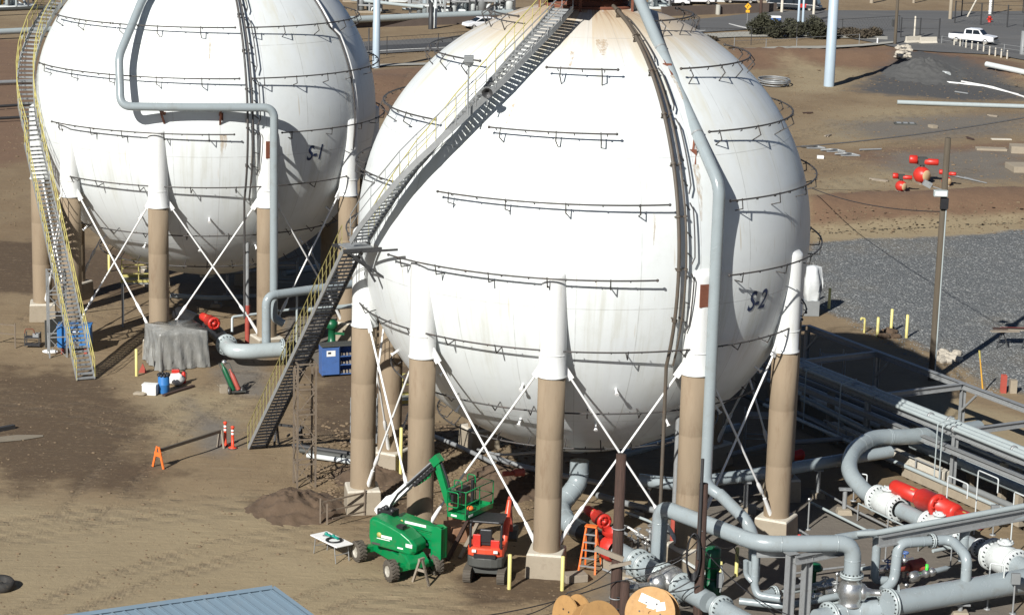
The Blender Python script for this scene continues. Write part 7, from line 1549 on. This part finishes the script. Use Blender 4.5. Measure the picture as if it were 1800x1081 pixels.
def skid(label, u, v, w, d, h, seed):
    rs = random.Random(seed); p = GG(u, v); t = thing('process_skid', label, 'process skid', p); X, Y = Vector((1, 0, 0)), Vector((0, 1, 0))
    for x in (-w/2, 0, w/2):
        for y in (-d/2, d/2): mb = MB(); mb.bar(p+Vector((x, y, 0)), p+Vector((x, y, h)), .2, .2); mb.build('column', rs.choice((STEEL, BLACKST)), t)
    for z in (h*.45, h*.98):
        mb = MB()
        for y in (-d/2, d/2): mb.bar(p+Vector((-w/2, y, z)), p+Vector((w/2, y, z)), .18, .22)
        mb.build('beam', STEEL, t)
    for k in range(rs.randint(3, 5)):
        x, y = rs.uniform(-w*.4, w*.4), rs.uniform(-d*.4, d*.4); r = rs.uniform(.3, .6); hh = h*rs.uniform(.4, .9); mb = MB(); mb.lathe([(0, 0), (r, .15), (r, hh-.2), (r*.6, hh), (.1, hh+.05), (.1, hh+.4), (0, hh+.4)], p+Vector((x, y, .2)), n=14); mb.build('vessel', rs.choice((VALVEW, SILV, MGREY, GREYP)), t)
    for k in range(rs.randint(3, 5)):
        z = rs.uniform(.3, h); y = rs.uniform(-d/2, d/2)-.3; mb = MB(); mb.tube(rnd([p+Vector((-w/2-rs.uniform(0, 1.5), y, z)), p+Vector((rs.uniform(0, w/2), y, z)), p+Vector((rs.uniform(0, w/2), y, .2))], .3, 4), rs.uniform(.08, .2), 8); mb.build('pipe_run', rs.choice((VALVEW, SILV)), t)
    mb = MB(); mb.box(p+Vector((0, 0, .12)), (w+.6, d+.6, .24)); mb.build('base_plate', VALVEW if seed % 2 else CONC, t)
for i, (u, v, w, d, h, l) in enumerate(((752, 28, 4.5, 3, 3.5, 'process skid of silver vessels left of the others between the spheres'), (792, 25, 5, 3, 4, 'process skid of white vessels in the middle of the plant'), (836, 24, 5, 3, 4, 'process skid with dark columns right in the plant'), (878, 22, 4, 3, 4, 'process skid half hidden behind the yellow rail on the crown'),
        (650, 22, 3, 2, 2.2, 'small process skid beside the pale blue light pole'), (1145, 14, 5, 3, 3.5, 'process skid right behind the relief pipe bend'), (1200, 4, 6, 3, 3.5, 'process skid beyond the white vans'), (1268, 2, 6, 3, 3, 'process skid beyond the pale pillar'), (1330, 3, 5, 3, 3, 'process skid near the dark brown pole'), (20, 12, 5, 3, 3, 'process skid at the top left corner'), (640, 3, 5, 3, 3, 'process skid at the top edge beside the light pole'), (700, 2, 6, 3, 3, 'process skid at the top edge between the light pole and the plant'))):
    skid(l, u, v, w, d, h, i+20)
for u, l in ((4, 'orange post at the top left corner, left of two'), (13, 'orange post at the top left corner, right of two')): post_thing('post', l, u, 12, -5, .14, M('amber_paint', (.6, .33, .05)), 'post')
for u, v, vt, r, l in ((600, 100, 22, .2, 'dark pole close to the right edge of the S-1 sphere'), (648, 108, 50, .08, 'thin dark post left of the pale blue light pole'), (757, 52, 5, .3, 'dark column at the silver pipe between the spheres'), (765, 50, -5, .2, 'pale column at the silver pipe between the spheres')): post_thing('post', l, u, v, vt, r, BLACKST if 'dark' in l else VALVEW, 'post', cap=False)
# debris on the far dirt
p = GG(1360, 150); t = thing('wire_coil', 'loose coil of grey hose on the far dirt beside the S-2 sphere', 'coil', p); mb = MB(); rs = random.Random(8)
for k in range(9): r = rs.uniform(1.0, 1.7); mb.tube([p+Vector((cos(q*pi/14)*r+rs.uniform(-.05, .05), sin(q*pi/14)*r*1.4, .08+.07*k)) for q in range(28)], .06, 6, closed=True)
mb.build('coil', STEEL, t)
def slab(label, u, v, sx, sy, sz, mat, name='concrete_slab', rz=0, cat='slab', z0=0):
    p = GG(u, v); X = (cos(rz), sin(rz), 0); t = thing(name, label, cat, p); mb = MB(); mb.box(p+Vector((0, 0, sz/2+z0)), (sx, sy, sz), X); mb.build('slab', mat, t, bevel=.02); return t, p, Vector(X)
t, p, X = slab('dark steel grille lying on the far dirt', 1591, 219, 2.0, .9, .12, DGREY, 'steel_grille', cat='grille'); mb = MB()
for k in range(3): mb.box(p+Vector((-.6+k*.6, 0, .16)), (.4, .6, .06))
mb.build('panel', STEEL, t)
slab('flat concrete slab at the right edge of the far dirt', 1742, 264, 2.6, 1.2, .18, CONC, rz=-.05); slab('pale thin slab beside the flat concrete slab', 1760, 246, 1.8, .5, .1, CONCW, rz=.05)
slab('open grey formwork frame at the right edge', 1795, 300, 2.0, 2.5, .5, CONC, rz=.1); slab('grey concrete box at the right edge above the formwork', 1800, 268, 2.4, 2.0, .6, CONC, rz=-.1)
slab('small white box on the far dirt beside the S-2 sphere', 1442, 279, .55, .35, .25, PAPER, 'white_box', cat='box')
for u, v, l in ((1430, 262, 'bent metal scrap on the far dirt, leftmost'), (1465, 268, 'bent metal scrap on the far dirt in the middle'), (1490, 275, 'bent metal scrap on the far dirt, rightmost')):
    p = GG(u, v); t = thing('scrap_metal', l, 'scrap', p); mb = MB(); rs = random.Random(u); mb.tube(rnd([p+Vector((-1, .4, .1)), p+Vector((-.2, -.3, .3)), p+Vector((.4, .5, .15)), p+Vector((1.0, -.2, .1))], .3, 4), .09, 6); mb.bar(p+Vector((-.6, 0, .08)), p+Vector((.8, .1, .08)), .4, .08); mb.build('scrap', STEEL, t)
a, b = GG(1670, 310), GG(1730, 320); t = thing('scrap_metal', 'thin pipes lying on the dirt right of the wooden pole', 'scrap', a)
for k in range(3): mb = MB(); mb.tube([a+Vector((k*.5, -.4*k, .08)), b+Vector((-.4*k, .8*k-1, .08))], .05, 6); mb.build('pipe', STEEL, t)
# left edge things
p = GG(4, 1035); t = thing('tyre', 'large black tyre lying at the left edge', 'tyre', p); mb = MB(); mb.lathe([(.25, .0), (.45, -.02), (.52, .08), (.52, .24), (.45, .34), (.25, .32), (.25, 0)], p+Vector((-.05, 0, .05)), (.1, -.1, 1), 26); mb.build('casing', RUBBER, t)
mb = MB(); mb.lathe([(.25, .03), (.1, .05), (.1, .2), (0, .2)], p+Vector((-.05, 0, .05)), (.1, -.1, 1), 16); mb.build('hub', DGREY, t)
sheet('concrete_pad', [(-40, 772), (30, 765), (76, 765), (76, 768), (35, 775), (-40, 782)], M('dusty_slab', (.2, .17, .125), .95, var=.2, scale=1.5), .03)
a, b = GG(-20, 762), GG(25, 753); t = thing('shadow_bar', 'black bar standing in for the dark shadow at the left edge beside the concrete pad', 'bar', b); mb = MB(); mb.bar(a+Vector((0, 0, .1)), b+Vector((0, 0, .1)), .2, .2); mb.build('bar', BLACKST, t)  # black bar laid where a dark shadow borders the pad, shade built as an object
a, b = GG(515, 790), GG(618, 805)
for k, l in enumerate(('dark pipe lying behind the lattice tower, upper of three', 'dark pipe lying behind the lattice tower, middle of three', 'white topped pipe lying behind the lattice tower')):
    t = thing('loose_pipe', l, 'pipe', a); o_ = Vector((.4*k, -.75*k, .2)); mb = MB(); mb.tube([a+o_, b+o_], .12, 10); mb.build('pipe_run', (BLACKST, DGREY, VALVEW)[k], t)
t, p, X = slab('blue spool and boxes on a small pallet under the nearer sphere', 672, 818, 1.0, .8, .12, WOODP, 'pallet', .3, 'pallet')
mb = MB(); mb.lathe([(.28, .12), (.28, .16), (.14, .17), (.14, .5), (.28, .51), (.28, .55), (0, .55)], p, n=16); o = mb.build('wire_spool', BLUED); tag(o, 'blue wire spool on the small pallet', 'spool')
p = GG(1003, 1022); t, p, X = slab('grey wooden crate lid behind the leftmost reels', 1010, 1020, .9, .6, .3, WOODP, 'crate', .3, 'crate')
for i, (u, v, l) in enumerate(((812, 918, 'tan plywood box end behind the excavator, upper'), (806, 945, 'tan plywood box end behind the excavator, lower'))): slab(l, u, v, .9, 1.2, 1.0 if i == 0 else .6, M('rusty_ply', (.26, .14, .08), .8, var=.3), 'plywood_box', .4, 'box')
a, b = GG(786, 985), GG(822, 950)
for k, l in enumerate(('dark timber prop leaning behind the excavator, left', 'dark timber prop leaning behind the excavator, right')): t = thing('timber_prop', l, 'timber', a); o_ = Vector((.5*k, .3*k, 0)); mb = MB(); mb.bar(a+o_, b+o_+Vector((0, 0, .9)), .14, .14); mb.build('prop', WOODD if k == 0 else WOODP, t)
p = GG(1404, 963); t = thing('fire_extinguisher', 'red fire extinguisher at the right leg footing of the nearer sphere', 'fire extinguisher', p); mb = MB(); mb.lathe([(.1, 0), (.11, .05), (.11, .5), (.06, .58), (.03, .6)], p, n=14); mb.build('cylinder', RED, t); mb = MB(); mb.box(p+Vector((.02, 0, .65)), (.12, .05, .1)); mb.build('valve_head', BLACKP, t)

rs = random.Random(41); KIND = (('plank', 'weathered plank', WOODP), ('pipe_offcut', 'steel pipe offcut', STEEL), ('concrete_lump', 'broken concrete lump', CONC), ('timber', 'dark timber offcut', WOODD))
SPOT = ((1455, 240, 'left of the overhead wire'), (1500, 170, 'on the edge of the dark gravel'), (1530, 265, 'right of the bent scrap'), (1545, 205, 'near the steel grille'), (1640, 225, 'right of the steel grille'), (1680, 210, 'below the long silver pipe'), (1705, 245, 'left of the flat slab'), (1480, 300, 'on the olive dirt below the scrap'), (1545, 318, 'left of the red spare valves'), (1700, 300, 'right of the red spare valves'),
        (1760, 335, 'on top of the brown bank'), (1500, 372, 'on the brown bank left of the pole'), (1580, 388, 'at the toe of the brown bank'), (1730, 385, 'at the toe of the bank right of the pole'), (1420, 200, 'beside the spray rings of the S-2 sphere'), (1400, 170, 'below the hose coil'), (1745, 205, 'below the long silver pipe at the right'), (1780, 228, 'near the right edge of the far dirt'), (1690, 165, 'on the dark gravel below the hoses'), (1760, 112, 'on the bank below the white posts'))
for i, (u, v, w) in enumerate(SPOT[::2]):
    nm, kd, m_ = KIND[i % 4]; p = GG(u, v); a = rs.uniform(0, pi); X = Vector((cos(a), sin(a)*.6, 0)).normalized(); L = rs.uniform(.8, 2.2); t = thing(nm, 'small '+kd+' lying '+w, 'debris', p); mb = MB()
    if nm == 'pipe_offcut': mb.tube([p-X*L/2+Vector((0, 0, .1)), p+X*L/2+Vector((0, 0, .1))], .08, 8)
    elif nm == 'concrete_lump': mb.box(p+Vector((0, 0, .12)), (L*.45, .5, .3), X); mb.box(p+X*L*.3+Vector((0, .1, .08)), (.3, .25, .2), X+Vector((0, .4, 0)))
    else: mb.bar(p-X*L/2+Vector((0, 0, .08)), p+X*L/2+Vector((0, 0, .1)), .22, .09); mb.bar(p-X*L*.3+Vector((.1, -.25, .05)), p+X*L*.35+Vector((-.1, -.3, .06)), .12, .08)
    mb.build('piece', m_, t)
fence('thin wire fence along the bank below the far road', [(1290, 92), (1400, 86), (1510, 79)], 1.3, STEEL, 5, rails=(.95,), pr=.04)
if False: box_car('parked_car', 'small silver car standing at the far kerb of the wide road', 1640, 9, (1, -.1, 0), CARS)
